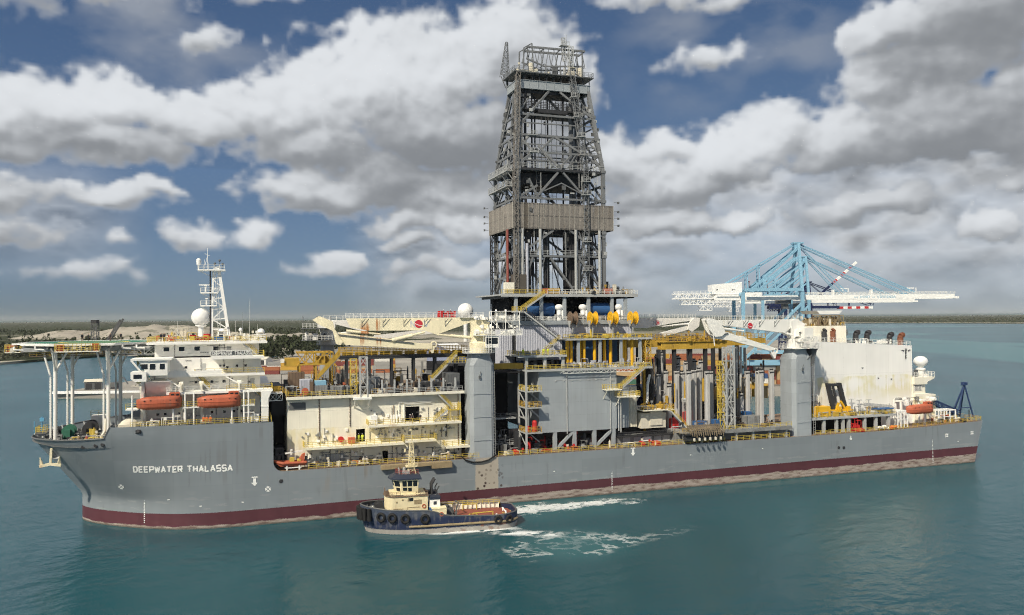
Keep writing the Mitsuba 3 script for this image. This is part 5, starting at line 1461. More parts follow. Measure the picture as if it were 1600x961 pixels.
g = G(); g.xtruss((132.6, -8.6, 44), (132.6, -8.6, 63.6), 1.6, 1.6, 6, .22, .16); part(DR + '__outer_frame', g, 'dark_steel')
# crown: water table girders, deck, gantry frame and masts
a, b, v = 130.1, 110.4, 3.8
CR = SHIP @ move(0, 0, 1.3)
for (p, q) in (((a, v), (b, v)), ((a, -v), (b, -v)), ((a, -v), (a, v)), ((b, -v), (b, v))):
    g = G(); g.bar((*p, 99.4), (*q, 99.4), .3, 2.1); g.bar((*p, 100.45), (*q, 100.45), .7, .1); g.bar((*p, 98.35), (*q, 98.35), .7, .1)
    for s in np.linspace(.04, .96, 9):
        c = np.array(p) + (np.array(q) - np.array(p)) * s; g.box(c[0] - .06, c[0] + .06, c[1] - .3, c[1] + .3, 98.4, 100.4) if p[1] == q[1] else g.box(c[0] - .3, c[0] + .3, c[1] - .06, c[1] + .06, 98.4, 100.4)
    part(DR + '__crown_girder', g, 'grey_paint', T=CR)
g = G()
for u in np.linspace(b, a, 11):
    for s in (-1, 1): g.bar((u, s * v, 100.5), (u, s * v, 102.2), .2)
for v_ in (-3, 0, 3): g.bar((b, v_, 99.6), (a, v_, 99.6), .5, 1.4)
for u in np.linspace(b + 2, a - 2, 7): g.box(u - .7, u + .7, -1.6, 1.6, 99.8, 101.6)
part(DR + '__crown_frame', g, 'dark_steel', T=CR)
g = G(); g.box(b - .9, a + 1.2, -v - .8, v + .9, 102.2, 102.45)
k = part(DR + '__crown_deck', g, 'mid_steel', T=CR); part(k + '__railing', G().rail([(a + 1.1, v + .8, 102.45), (b - .8, v + .8, 102.45), (b - .8, -v - .5, 102.45), (a + 1.1, -v - .5, 102.45), (a + 1.1, v + .8, 102.45)], 1.2, 1.3, .09), 'tower_steel', T=CR)
g = G()
for s in (-1.7, 1.7):
    g.bar((126.6, s, 111.0), (110.6, s, 111.4), .35, .5); g.bar((127, s, 108.0), (122, s, 106.4), .3, .35); g.bar((122, s, 106.4), (111, s, 107.4), .3, .35)
    for u in np.linspace(111.5, 126, 12): g.bar((u, s, 111.1), (u + .9 * (-1) ** int(u), s, 106.8 + max(0, u - 122) * .3), .14)
    g.bar((127.8, s, 102.4), (127.6, s, 110.6), .3); g.bar((127.6, s, 110.6), (125.4, s, 112.0), .25); g.bar((125.4, s, 112), (124.8, s, 102.4), .28); g.bar((111.2, s, 102.4), (111.4, s, 111), .3)
    for u in (121.6, 119.8, 117.6, 113.5): g.bar((u, s, 102.4), (u, s, 107), .26)
    g.bar((121.6, s, 104.5), (117.6, s, 104.2), .2); g.bar((119.8, s, 103.2), (117.6, s, 104.6), .18)
for u in (126.4, 122, 117.6, 113.4, 111): g.bar((u, -1.7, 111.1), (u, 1.7, 111.1), .25); g.bar((u, -1.7, 107), (u, 1.7, 107), .2)
part(DR + '__crown_gantry', g, 'tower_steel')
g = G(); g.xtruss((115.4, 3.4, 103.7), (115.4, 3.4, 111.6), 1.1, 1.1, 8, .14, .1); g.xtruss((116.6, 2, 108), (116.9, 2, 114.2), .8, .8, 5, .11, .08); g.box(115.5, 117.8, 1.2, 2.8, 112.0, 112.15); g.rail([(117.8, 2.8, 112.15), (115.5, 2.8, 112.15)], 1.0, .8, .09); g.bar((116.0, 2, 112), (116.0, 2, 115.2), .08)
part(DR + '__light_mast', g, 'pale_steel')
g = G(); g.xtruss((130.9, -4.0, 104.6), (130.3, -4.0, 113.6), (2.0, .5), (2.0, .5), 11, .12, .08); g.bar((130.4, -4, 104.6), (130.2, -4, 101), .3); g.bar((131.9, -4, 104.6), (130.6, -4, 101.6), .2)
part(DR + '__aerial_mast', g, 'tower_steel')
clutter(DR + '__crown_gear', 112, 130, -3, 4.2, 103.75, 30, 61, 1.5, ('pale_steel', 'mid_steel', 'canvas_pale'))
g = G()
for u in (126.2, 112.6): g.pipe((u, 3.0, 103.7), (u, 3.0, 106.4), .6, 10)
part(DR + '__cooling_unit', g, 'canvas_pale')
# small fittings dotted over the tower: boxes, lamps, cable trays
r = np.random.default_rng(62); g = G(); g2 = G()
for i in range(230):
    w = r.uniform(49, 98); k = r.integers(4); s = r.choice([0, 1, r.random(), .12, .88]); p = on_face(k, s, w) + r.normal(0, .35, 3)
    (g if i % 2 else g2).box(p[0] - r.uniform(.15, .5), p[0] + r.uniform(.15, .5), p[1] - .25, p[1] + .25, w - r.uniform(.1, .5), w + r.uniform(.1, .6))
for i in range(46):
    k = r.integers(4); s = r.random(); w = r.uniform(50, 84); p, q = on_face(k, s, w), on_face(k, s, w + r.uniform(4, 12)); g2.bar(p, q, .1)
for i in range(40):
    k = r.integers(4); s = r.random() * .8; w = r.choice([57.2, 71.5, 78.8, 83, 87.4, 92.9]) + r.uniform(0, .6); p, q = on_face(k, s, w), on_face(k, s + .2, w); g.bar(p, q, .12)
part(DR + '__tower_fittings', g, 'mid_steel', kind='stuff'); part(DR + '__tower_fittings', g2, 'pale_steel', kind='stuff')

# ---------------------------------------------------------------- drill floor substructure
SB = DS + '__drill_floor_structure'
g = G()
g.box(109.9, 130.1, -17, 17, 14.75, 29.1)
part(SB, g, 'grey_paint')
g = G(); g.box(105.3, 109.85, -14, 14.4, 14.5, 27); part(SB + '__side_casing', g, 'grey_paint')
g = G()
for u in np.arange(102.9, 105.2, .42): g.pipe((u, 13.6, 14.5), (u, 13.6, 24.5), .24, 8)
part(SB + '__vent_ducts', g, 'canvas_pale', 40, kind='stuff')
g = G(); g.box(100.6, 133.6, -17.5, 17.9, 29.3, 29.62); g.box(100.6, 133.6, 17.9, 18.05, 29.2, 29.72); part(SB + '__lower_deck', g, 'pale_steel')
g = G(); g.box(123.3, 135.5, 6, 17.9, 32.7, 32.95); g.box(123.3, 135.5, 17.9, 18.03, 32.55, 33.02); part(SB + '__side_landing', g, 'pale_steel')
g = G(); g.box(98.5, 122.6, 10.6, 14.2, 36.4, 36.65); g.box(98.5, 122.6, 14.2, 14.32, 36.25, 36.72); part(SB + '__reel_walkway', g, 'pale_steel')
g = G(); g.box(102, 134.2, -12, 10.9, 40.7, 41.0); g.box(102, 134.2, 10.9, 11.02, 40.1, 41.1); part(SB + '__machinery_deck', g, 'grey_paint')
g = G(); g.box(100.4, 137.1, -11, 10.4, 47.2, 47.55); g.box(100.4, 137.1, 10.4, 10.52, 46.9, 47.65); part(SB + '__drill_floor', g, 'pale_steel')
g = G()
for u in np.arange(101.5, 137, 2.6): g.bar((u, -11, 46.9), (u, 10.3, 46.9), .25, .55)
part(SB + '__floor_beams', g, 'mid_steel', kind='stuff')
# corrugated lilac walls
def corrugated(p, q, w0, w1, mat, pitch=.42, key='__corrugated_wall'):
    p, q = np.array(p, float), np.array(q, float); L = np.linalg.norm(q - p); d = (q - p) / L; nn = np.array([d[1], -d[0]])
    n = int(L / pitch) * 2; V = []
    for j in range(n + 1):
        c = p + d * L * j / n + nn * (.07 if j % 2 else -.07); V += [(c[0], c[1], w0), (c[0], c[1], w1)]
    f = []
    for j in range(n): f += [[2 * j, 2 * j + 2, 2 * j + 3], [2 * j, 2 * j + 3, 2 * j + 1]]
    return part(SB + key, G().add(V, f), mat)


corrugated((133.4, 10.5), (121.3, 10.5), 31.5, 40.6, 'panel_lilac'); corrugated((121.2, 10.45), (102.2, 10.45), 36.9, 40.6, 'panel_lilac')
corrugated((136.6, 4), (136.6, 8.2), 30.5, 39.0, 'panel_lilac'); corrugated((136.6, 8.2), (133.5, 8.2), 30.5, 39.0, 'panel_lilac')
g = G(); g.box(102.4, 133.0, -12, 8.4, 29.7, 40.6); part(SB + '__well_housing', g, 'dark_steel')
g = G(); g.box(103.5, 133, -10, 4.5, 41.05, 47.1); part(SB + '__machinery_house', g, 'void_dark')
for (u0, u1) in ((117.0, 121.3), (110.6, 114.6), (105.0, 108.4), (129.6, 132.6)): part(SB + '__dark_panel', G().box(u0 + .4, u1, 8.5, 8.6, 29.8, 36.3), 'machine_blue')
for u in (133.1, 126.5, 120.4, 113.9, 107.4, 103.6): part(SB + '__column', G().box(u - .38, u + .38, 9.4, 10.1, 41.1, 46.85), 'grey_paint')
for u in (118.4, 112.6, 106.9, 101.6): part(SB + '__column', G().box(u - .32, u + .32, 13.2, 13.85, 29.7, 36.35), 'grey_paint')
for u in (133.2, 128.6, 124.0): part(SB + '__column', G().box(u - .32, u + .32, 16.8, 17.45, 29.7, 32.6), 'pale_steel')
for u in (126.0, 121.0, 115.8, 110.7): part(SB + '__column', G().box(u - .42, u + .42, 16.2, 17.04, 10.6, 14.7), 'grey_paint')
for a_, b_ in ((125.3, 121.4), (115.2, 111.1)): part(SB + '__diagonal_strut', G().bar((a_, 16.6, 11.0), (b_, 16.6, 14.5), .55, .65), 'grey_paint')
for (pts, m) in (([(133.5, 17.85, 29.62), (100.7, 17.85, 29.62)], 'rail_yellow'), ([(135.4, 10, 32.95), (135.4, 17.85, 32.95), (123.4, 17.85, 32.95), (123.4, 14, 32.95)], 'rail_yellow'), ([(122.5, 14.15, 36.65), (98.6, 14.15, 36.65)], 'rail_yellow'), ([(134.1, 10.85, 41.0), (102.1, 10.85, 41.0)], 'rail_white'), ([(137, 10.35, 47.55), (126, 10.35, 47.55)], 'rail_yellow'), ([(125, 10.35, 47.55), (100.5, 10.35, 47.55), (100.5, -10, 47.55)], 'rail_white')): railing(SB, pts, m, gap=1.5, t=.1)
# tensioner cylinders, blue tanks, white pumps
for u in (120.6, 119.6, 117.4, 116.3, 113.4, 111.8, 110.6, 108.8, 105.6, 104.8, 103.2, 99.6):
    part(SB + '__tensioner_cylinder', G().pipe((u, 12.6 - (u % 1) * 1.2, 29.7), (u, 12.6 - (u % 1) * 1.2, 36.3), .42, 10), 'hose_yellow', 40)
for u0, u1 in ((122.6, 129.6), (107.6, 113.8)):
    g = G(); g.pipe((u0, 7.4, 43.8), (u1, 7.4, 43.8), 1.7, 18); [g.box(u - .2, u + .2, 6.2, 8.6, 41, 42.5) for u in (u0 + 1, u1 - 1)]; part(SB + '__blue_tank', g, 'machine_blue', 40)
for u in (121.6, 115.2, 105.3):
    g = G(); g.ball((u, 9.2, 44.3), 1.05, 2, (1, .8, .8)); g.pipe((u, 9.2, 41), (u, 9.2, 44), .6, 10); g.pipe((u - .9, 9.5, 41.5), (u - .9, 9.5, 43.6), .35, 8); g.ball((u + .3, 9.9, 42.6), .5, 1); part(SB + '__white_pump', g, 'bright_white', 40)
clutter(SB + '__machinery_gear', 103, 133, 6.5, 10.4, 41.0, 60, 63, 1.6, ('mid_steel', 'clutter_grey', 'pale_steel', 'dark_steel'))
clutter(SB + '__lower_deck_gear', 101, 123, 12, 17.4, 29.62, 66, 64, 1.3, ('pale_steel', 'clutter_grey', 'mid_steel', 'white_paint', 'panel_lilac'))
clutter(SB + '__landing_gear', 124, 135, 11, 16.8, 32.95, 16, 65, 1.5, ('pale_steel', 'clutter_grey'))
clutter(SB + '__under_landing_gear', 123.5, 134, 9, 16, 29.62, 30, 66, 1.6, ('dark_steel', 'mid_steel', 'clutter_grey'))
clutter(SB + '__walkway_gear', 99, 121, 11, 13.6, 36.65, 46, 67, 1.2, ('yellow_paint', 'clutter_grey', 'rail_yellow'))
clutter(SB + '__drill_floor_gear', 101.5, 125, 6, 10, 47.55, 50, 68, 2.1, ('clutter_grey', 'canvas_pale', 'pale_steel', 'yellow_paint', 'dark_steel'))
clutter(SB + '__drill_floor_gear', 100.5, 109, -6, 10, 47.55, 26, 69, 2.2, ('pale_steel', 'clutter_grey', 'dark_steel'))
clutter(SB + '__under_floor_gear', 108, 133, 10, 16, 10.62, 70, 70, 2.0, ('dark_steel', 'mid_steel', 'clutter_grey', 'signal_red'))
g = G(); g.box(130.4, 133.4, 7.2, 9.9, 47.55, 52.4); g.prism([(130.8, 52.4), (133.0, 52.4), (132.4, 55.5), (131.2, 55.5)], 7.6, 9.4); part(SB + '__driller_cabin', g, 'wind_wall_dark')
g = G().box(133.6, 136.0, 9.0, 10.2, 47.6, 50.4); part(SB + '__white_cabinet', g, 'cream_paint')
for u0, u1, m in ((121.6, 124.6, 'yellow_paint'), (107.2, 109.6, 'orange_paint'), (124.8, 126.0, 'orange_paint')): part(SB + '__tool_box', G().box(u0, u1, 8.6, 10, 47.6, 49.0), m)
for u, m in ((114.5, 'hose_yellow'), (109.0, 'hose_yellow'), (103.5, 'hose_yellow'), (119.2, 'deck_brown')):
    K = SB + '__hose_reel'; g = G(); v = 13.6 if u != 119.2 else 12.2
    for du in (-.75, .75): g.lathe((u + du, v, 41.6), [(.02, .07), (1.6, .07), (1.66, 0), (1.6, -.07), (.02, -.07)], 24, 0)
    g.pipe((u - .75, v, 41.6), (u + .75, v, 41.6), 1.15, 18)
    for du in (-.8, .8):
        for t in np.linspace(0, math.pi, 5)[:-1]: g.bar((u + du + .04, v - 1.4 * math.cos(t), 41.6 - 1.4 * math.sin(t)), (u + du + .04, v + 1.4 * math.cos(t), 41.6 + 1.4 * math.sin(t)), .05, .1)
    k = part(K, g, m, 35)
    g = G()
    for du in (-.9, .9): g.prism([(v - .9, 41.0), (v + .9, 41.0), (v + .2, 39.4), (v - .2, 39.4)], u + du - .06, u + du + .06, 'yz')
    g.bar((u, v, 39.6), (u, v - .3, 36.7), .22); g.bar((u, v, 39.6), (u, 10.6, 40.4), .2)
    part(k + '__stand', g, 'pale_steel')
# stairs down the front of the structure
stairs(SB + '__stairway', (126.0, 11.4, 47.6), (132.4, 11.4, 43.4), w=1.1)
g = G().box(131.6, 134.6, 10.9, 13.6, 43.1, 43.3); k = part(SB + '__stair_landing', g, 'pale_steel'); part(k + '__railing', G().rail([(134.5, 11, 43.3), (134.5, 13.5, 43.3), (131.7, 13.5, 43.3)], 1.2, .8, .1), 'rail_yellow')
stairs(SB + '__stairway', (132.4, 13.0, 43.3), (124.0, 14.8, 36.6), w=1.1, railmat='dark_steel')
stairs(SB + '__stairway', (124.0, 15.0, 36.6), (128.2, 15.0, 33.0), w=1.1)
g = G().box(122.4, 125.0, 13.8, 15.8, 36.4, 36.55); k = part(SB + '__stair_landing', g, 'dark_steel')
stairs(SB + '__stairway', (103.0, 18.6, 29.6), (109.6, 18.6, 24.6), w=1.1, railmat='rail_yellow')
for (u0, u1, w) in ((109.6, 113.7, 24.5), (104.8, 110.4, 22.7)):
    g = G(); g.box(u0, u1, 17.05 if w > 24 else 14.5, 19.4, w - .2, w); [g.bar((u, 19.2, w - .2), (u, 17.0, w - 2.4), .16) for u in (u0 + .3, u1 - .3)]
    k = part(SB + '__side_platform', g, 'cream_paint'); part(k + '__railing', G().rail([(u1, 17.2, w), (u1, 19.35, w), (u0, 19.35, w), (u0, 17.2, w)], 1.2, .9, .1), 'rail_yellow')
g = G(); g.xtruss((99.5, 13.2, 29.7), (99.5, 13.2, 36.4), 1.5, 1.5, 5, .2, .12, side=(1, 0, 0)); part(SB + '__ladder_tower', g, 'yellow_paint')
for v in (16.9,):
    for u in (123.0, 111.6): part(SB + '__downpipe', G().pipe((u, 17.18, 14.2), (u, 17.18, 29.2), .12, 7), 'pale_steel')
for u in (109.6, 109.0): part(SB + '__downpipe', G().path([(u, 17.4, 13.9 + (u - 109) * .6), (u, 17.4, 22.5)], .16, 8), 'pale_steel')
g = G()
for u in np.arange(105.5, 124, 1.5): g.bar((u, 18, 28.6), (u + .75, 18, 29.3), .09); g.bar((u + .75, 18, 29.3), (u + 1.5, 18, 28.6), .09)
g.bar((105, 18, 28.6), (124.3, 18, 28.6), .12); g.bar((124.3, 18, 28.6), (124.3, 18, 29.3), .12)
part(SB + '__cable_tray', g, 'rail_white')
g = G(); g.box(109.9, 126, 17.02, 17.1, 26.9, 27.0); [g.box(u, u + .3, 17.02, 17.2, 26.7, 26.95) for u in np.arange(111, 126, 2.1)]; g.box(110.6, 111.8, 17.02, 17.25, 26.5, 26.7)
part(SB + '__wall_ledge', g, 'pale_steel')
# open stair tower at the forward end
TW = SB + '__access_tower'
g = G()
for u, v in ((134.1, 19.3), (134.1, 14.2), (130.3, 19.3)): g.bar((u, v, 10.6), (u, v, 29.6), .42) if u > 132 else None
for w in (15.3, 21.1, 24.9): g.box(130.2, 134.3, 14, 19.5, w - .25, w); g.bar((130.1, 17.2, w - 2.6), (133.2, 17.6, w), .2); g.bar((134.1, 19.3, w - 3.2), (134.1, 14.2, w - .2), .18)
g.bar((134.1, 14.2, 18.6), (134.1, 19.3, 18.6), .3)
part(TW, g, 'pale_steel')
for w in (15.3, 21.1, 24.9): part(TW + '_railing', G().rail([(134.2, 14.1, w), (134.2, 19.4, w), (130.4, 19.4, w)], 1.3, 1.0, .1, 3), 'yellow_paint' if w < 24 else 'rail_yellow')
g = G().pipe((131.6, 18, 15.3), (131.6, 18, 17.4), .6, 12); g.ball((131.6, 18, 17.4), .6, 2); g.pipe((132.8, 17.4, 15.3), (132.8, 17.4, 16.6), .5, 10); part(TW + '_red_pump', g, 'signal_red', 40)
clutter(TW + '_gear', 130.6, 133.6, 14.6, 18.6, 21.1, 8, 71, 1.4, ('dark_steel', 'clutter_grey')); clutter(TW + '_gear', 130.6, 133.6, 14.6, 18.6, 24.9, 8, 72, 1.4, ('canvas_pale', 'dark_steel'))
# dark bay between the forward crane and the drill floor
g = G(); g.box(134.6, 148.9, -18, 7.5, 10.6, 30.4); g.box(134.6, 141.5, 7.5, 16.8, 29.0, 29.3); part(SB + '__painted_shade_bulkhead', g, 'void_dark')  # near-black paint puts the shade of the bay into the colour
g = G(); g.box(133.4, 141.6, 14.2, 15.6, 29.9, 31.2); part(SB + '__yellow_beam', g, 'yellow_paint')
clutter(SB + '__bay_gear', 134.8, 142, 8, 18.5, 10.62, 44, 73, 3.0, ('dark_steel', 'mid_steel', 'dark_steel', 'clutter_grey'), .6)
for w, u0, u1 in ((18.6, 135.6, 140.8), (12.6, 134.6, 141.2)):
    g = G(); g.box(u0, u1, 14.5, 16.5, w - .2, w); k = part(SB + '__bay_platform', g, 'pale_steel'); part(k + '__railing', G().rail([(u1, 16.5, w), (u0, 16.5, w)], 1.1, 1.2, .09), 'mid_steel' if w > 15 else 'pale_steel')
for (u0, u1) in ((134.2, 141.4), (121.4, 133.8), (100, 121.0)): railing(HULL, [(u1, 20.85, 10.62), (u0, 20.85, 10.62)])
clutter(SB + '__side_deck_gear', 100, 140, 17.4, 20.4, 10.62, 40, 74, 1.0, ('dark_steel', 'clutter_grey', 'signal_red', 'canvas_pale'))

# ---------------------------------------------------------------- riser bay
RBY = DS + '__riser_bay'
g = G(); g.box(62.2, 94.4, -19, 21.3, 13.2, 13.5); g.box(62.2, 84, 21.3, 21.42, 12.7, 13.56); g.box(62.2, 94.4, -18, 18.2, 10.6, 13.15)
part(RBY, g, 'clutter_grey')
g = G(); [g.box(u - .25, u + .25, 20.2, 20.8, 10.62, 13.2) for u in np.arange(63.5, 94, 5.0)]; part(RBY + '__edge_post', g, 'pale_steel')
railing(RBY, [(62.3, 21.3, 13.5), (82.5, 21.3, 13.5)]); railing(RBY, [(84, 21.3, 13.5), (94.2, 21.3, 13.5)], 'yellow_paint')
railing(HULL, [(62.6, 20.85, 10.65), (80, 20.85, 10.65)]); railing(HULL, [(82, 20.85, 10.65), (100, 20.85, 10.65)])
for u, v, w1, m in ((84.45, 17, 27.9, 0), (78.2, 16, 27.4, 0), (88.7, 15, 27.9, 0), (85.6, 12.6, 28.0, 0), (67.6, 16, 27.6, 0), (63.2, 14.5, 27.4, 0), (70.0, 13.5, 27.3, 0), (71.2, 12.5, 21.5, 0), (91.2, 8, 27.6, 0), (94.0, 9, 27.0, 0), (87.6, 10, 27.4, 0), (80.0, 7, 30.0, 0), (93.4, 4, 27.4, 0), (89.2, 2, 32, 0), (84.6, 3, 31, 0), (82.6, -2, 31, 0), (91.6, -3, 30.4, 0), (87, -4, 31, 0), (90.0, 11.5, 27.8, 0), (86.9, 6.5, 29, 0), (82.6, 10.2, 28, 0), (81.2, 13.5, 27.6, 0), (66.0, 12.5, 27.2, 0), (92.6, 12.0, 24.5, 0), (79, 2, 30, 0), (77.2, -5, 29, 0)):
    g = G(); a = .62; g.prism([(u - a, v - .35), (u - .35, v - a), (u + .35, v - a), (u + a, v - .35), (u + a, v + .35), (u + .35, v + a), (u - .35, v + a), (u - a, v + .35)], 13.5, w1, 'xy')
    k = part(RBY + '__riser_joint', g, 'riser_grey')
    g = G(); [g.pipe((u + dx, v, w1), (u + dx, v, w1 + .5), .1, 6) for dx in (-.45, .45)]; g.pipe((u, v, w1), (u, v, w1 + .35), .3, 8); g.box(u - .75, u + .75, v + .3, v + .68, w1 - .6, w1 - .3)
    part(k + '__end_flange', g, 'dark_steel')
YG = RBY + '__riser_gantry'
g = G(); g.box(73.4, 93.2, 7.4, 9.4, 33.3, 35.2); g.box(72.6, 94, 7.0, 9.8, 35.2, 35.4); part(YG, g, 'yellow_paint')
g = G(); g.rail([(94, 9.8, 35.4), (72.6, 9.8, 35.4)], 1.2, 1.3, .12); g.rail([(94, 7, 35.4), (72.6, 7, 35.4)], 1.2, 1.3, .12); part(YG + '__handrail', g, 'yellow_paint')
clutter(YG + '__gantry_gear', 74, 93, 6.6, 10, 35.4, 46, 81, 1.5, ('yellow_paint', 'deck_brown', 'yellow_paint'))
g = G(); g.box(56, 100, -6.5, -4.5, 33.4, 35.4); g.box(56, 74, 1.0, 2.6, 34.2, 35.6); part(YG + '__far_beam', g, 'yellow_paint')
part(YG + '__far_handrail', G().rail([(98, -4.4, 35.4), (56, -4.4, 35.4)], 1.6, 1.2, .14, 3).rail([(74, 2.6, 35.6), (56, 2.6, 35.6)], 1.3, 1.2, .12), 'yellow_paint')
for u in (93.4, 88.8, 84.0, 79.4, 74.6): part(YG + '__column', G().box(u - .4, u + .4, 7.8, 8.8, 13.5, 33.3), 'dark_steel')
for u in (92, 84, 76, 68, 60): part(YG + '__column', G().box(u - .4, u + .4, -6, -5, 13.5, 33.4), 'dark_steel')
LT = RBY + '__lattice_tower'
g = G(); g.xtruss((79.9, 19.6, 13.5), (79.9, 19.6, 34.0), 2.3, 1.6, 6, .32, .18, side=(1, 0, 0)); part(LT, g, 'pale_steel')
g = G(); g.xtruss((81.6, 18.6, 13.5), (81.6, 18.6, 30.5), 1.2, 1.2, 8, .15, .1, side=(1, 0, 0)); [g.box(81, 82.4, 18, 19.3, w, w + .12) for w in (17.5, 21.5, 25.5, 29.5)]; part(LT + '__ladder', g, 'rail_yellow')
for u, v, w0, w1, t, m in ((70.9, 10, 13.5, 33.6, .4, 'pale_steel'), (69.7, 10.2, 13.5, 33.6, .32, 'pale_steel'), (68.3, 10, 13.5, 33.4, .36, 'clutter_grey'), (73.4, 11.5, 13.5, 28, 1.1, 'mid_steel'), (75.6, 11.8, 13.5, 24, .9, 'mid_steel'), (72.0, 7.5, 13.5, 27.5, 1.4, 'mid_steel'), (66.8, 8, 13.5, 26, 1.0, 'pale_steel'), (64.6, 5, 13.5, 31, .5, 'pale_steel'), (97.2, 12, 13.5, 29, .3, 'dark_steel'), (96.0, 9, 13.5, 31, .7, 'dark_steel'), (98.6, 10, 12, 29.3, .35, 'yellow_paint'), (95.3, 6, 13.5, 30, .8, 'dark_steel')):
    part(RBY + '__standpipe', G().pipe((u, v, w0), (u, v, w1), t, 12), m, 40)
g = G(); g.path([(99.4, 13, 20), (99.2, 13, 25), (98.4, 12.6, 27.2)], .35, 8); part(RBY + '__silver_flue', g, 'bright_white', 40)
for u0, u1, v0, v1, w1, m in ((62.6, 100, -17, -8, 22, 'navy_paint'), (86, 100, -8, 2, 20.5, 'navy_paint'), (64, 72, -6, 4, 21.0, 'mid_steel')): part(RBY + '__dark_housing', G().box(u0, u1, v0, v1, 13.5, w1), m)
clutter(RBY + '__bay_gear', 63, 94, 6, 20, 13.5, 120, 82, 1.8, ('clutter_grey', 'dark_steel', 'deck_brown', 'pale_steel'), .4)
clutter(RBY + '__bay_gear', 63, 95, -12, 6, 13.5, 80, 83, 4.0, ('clutter_grey', 'mid_steel', 'pale_steel', 'yellow_paint'), .5)
clutter(RBY + '__bay_gear', 63, 95, 2, 14, 20, 60, 96, 3.5, ('yellow_paint', 'clutter_tan', 'pale_steel'), .6)
clutter(RBY + '__high_gear', 60, 75, 2, 10, 24, 40, 84, 3.6, ('mid_steel', 'dark_steel', 'yellow_paint', 'clutter_grey'), .6)
g = G()                                                     # fluid hose manifold hanging over the side
for i in range(15):
    u = 84.2 + i * .62
    g.path([(u, 20.6, 14.4), (u, 22.2, 14.5), (u - .2, 22.9, 14.1), (u - .3, 23.1, 12.8), (u - .3, 23.1, 12.4 + .3 * (i % 3))], .12, 7); g.pipe((u, 21.6, 14.5), (u + .05, 22.0, 14.5), .32, 8); g.lathe((u + .1, 21.5, 15.0), [(.02, .05), (.3, .05), (.3, -.05), (.02, -.05)], 10, 1)
g.pipe((83.4, 20.8, 14.2), (94, 20.8, 14.2), .25, 8)
part(RBY + '__hose_manifold', g, 'clutter_brown', 40)
g = G(); g.box(83.2, 94.2, 21.4, 22.7, 13.0, 13.2); [g.bar((u, 22.6, 13.0), (u, 21.05, 11.6), .2) for u in (83.6, 86.8, 90, 93.6)]; g.box(84, 94, 21.05, 22.0, 11.6, 12.6); part(RBY + '__manifold_platform', g, 'dark_steel')
part(RBY + '__manifold_platform_railing', G().rail([(83.3, 22.7, 13.2), (94.2, 22.7, 13.2), (96.6, 21, 13.2)], 1.2, 1.3, .1), 'clutter_tan')
for i in range(6): part(RBY + '__hose_hook', G().box(84.6 + i * 1.5, 84.85 + i * 1.5, 22.9, 23.5, 11.6, 12.3), 'canvas_pale')
# mud tank house beside the drill floor
g = G(); g.box(95.3, 102.2, 6, 15, 14.1, 17.8); g.box(96.4, 99.8, 15.0, 15.3, 14.8, 18.6); part(RBY + '__mud_tank', g, 'canvas_pale')
g = G(); g.box(94, 102.6, 6, 17.0, 18.6, 18.8); k = part(RBY + '__tank_platform', g, 'cream_paint'); part(k + '__railing', G().rail([(102.6, 16.9, 18.8), (94, 16.9, 18.8), (94, 10, 18.8)], 1.2, 1.2, .1), 'yellow_paint')
clutter(k + '__gear', 94.5, 102, 12, 16.5, 18.8, 26, 85, 1.3, ('yellow_paint', 'clutter_grey'))
stairs(RBY + '__stairway', (95.8, 17.8, 18.6), (91.0, 18.8, 13.5), w=1.0, railmat='rail_yellow')
g = G(); g.box(94, 109.8, 6, 16.2, 10.62, 12.6); part(RBY + '__pump_house', g, 'clutter_grey'); g = G(); [g.box(a, a + 2.0, 16.2, 16.35, 10.8, 12.4) for a in (95, 97.4, 103, 106)]; part(RBY + '__pale_panels', g, 'pale_steel')
part(RBY + '__white_board', G().box(100.2, 102.6, 16.4, 16.5, 11.2, 12.3), 'bright_white')
g = G(); [g.pipe((94, 16.8 + .2 * i, 13.0 + .35 * i), (109.6, 16.8 + .2 * i, 13.0 + .35 * i), .1, 6) for i in range(3)]; g.box(94, 109.6, 15.4, 17.4, 12.65, 12.8); part(RBY + '__pipe_bridge', g, 'dark_steel')

# cargo boxes standing on the riser bay deck
def cargo_box(label, u, v, w, L, B, H, mat, group=None):
    k = thing('cargo_box', label, 'container', group)
    g = G(); g.box(u - L / 2, u + L / 2, v - B / 2, v + B / 2, w, w + H); part(k + '__shell', g, mat)
    g = G()
    for x in np.linspace(u - L / 2 + .15, u + L / 2 - .15, max(4, int(L / .35))): g.box(x - .06, x + .06, v + B / 2, v + B / 2 + .06, w + .15, w + H - .15)
    part(k + '__ribs', g, mat)
    g = G()
    for a in (-1, 1):
        for b in (-1, 1): g.box(u + a * L / 2 - .1, u + a * L / 2 + .1, v + b * B / 2 - .1, v + b * B / 2 + .1, w - .05, w + H + .08)
    part(k + '__corner_posts', g, 'mid_steel')


cargo_box('grey cargo box beside the white lattice tower on the riser deck', 72.6, 18.3, 13.55, 3.6, 2.3, 2.8, 'clutter_grey')
cargo_box('blue cargo box left of the nearest grey riser joint', 87.2, 17.6, 13.55, 2.8, 2.2, 2.0, 'machine_blue')
cargo_box('blue cargo box right of the nearest grey riser joint', 82.4, 17.8, 13.55, 2.2, 2.2, 2.2, 'machine_blue')
cargo_box('small bright blue cargo box behind the grey box', 71.2, 14.6, 13.55, 2.0, 2.0, 3.4, 'machine_blue')
cargo_box('red skid box at the forward end of the riser deck', 92.0, 13, 13.55, 2.0, 2.0, 2.4, 'signal_red')
cargo_box('red pump skid behind the grey risers', 86.6, 10.5, 13.55, 2.6, 2, 3.6, 'signal_red')

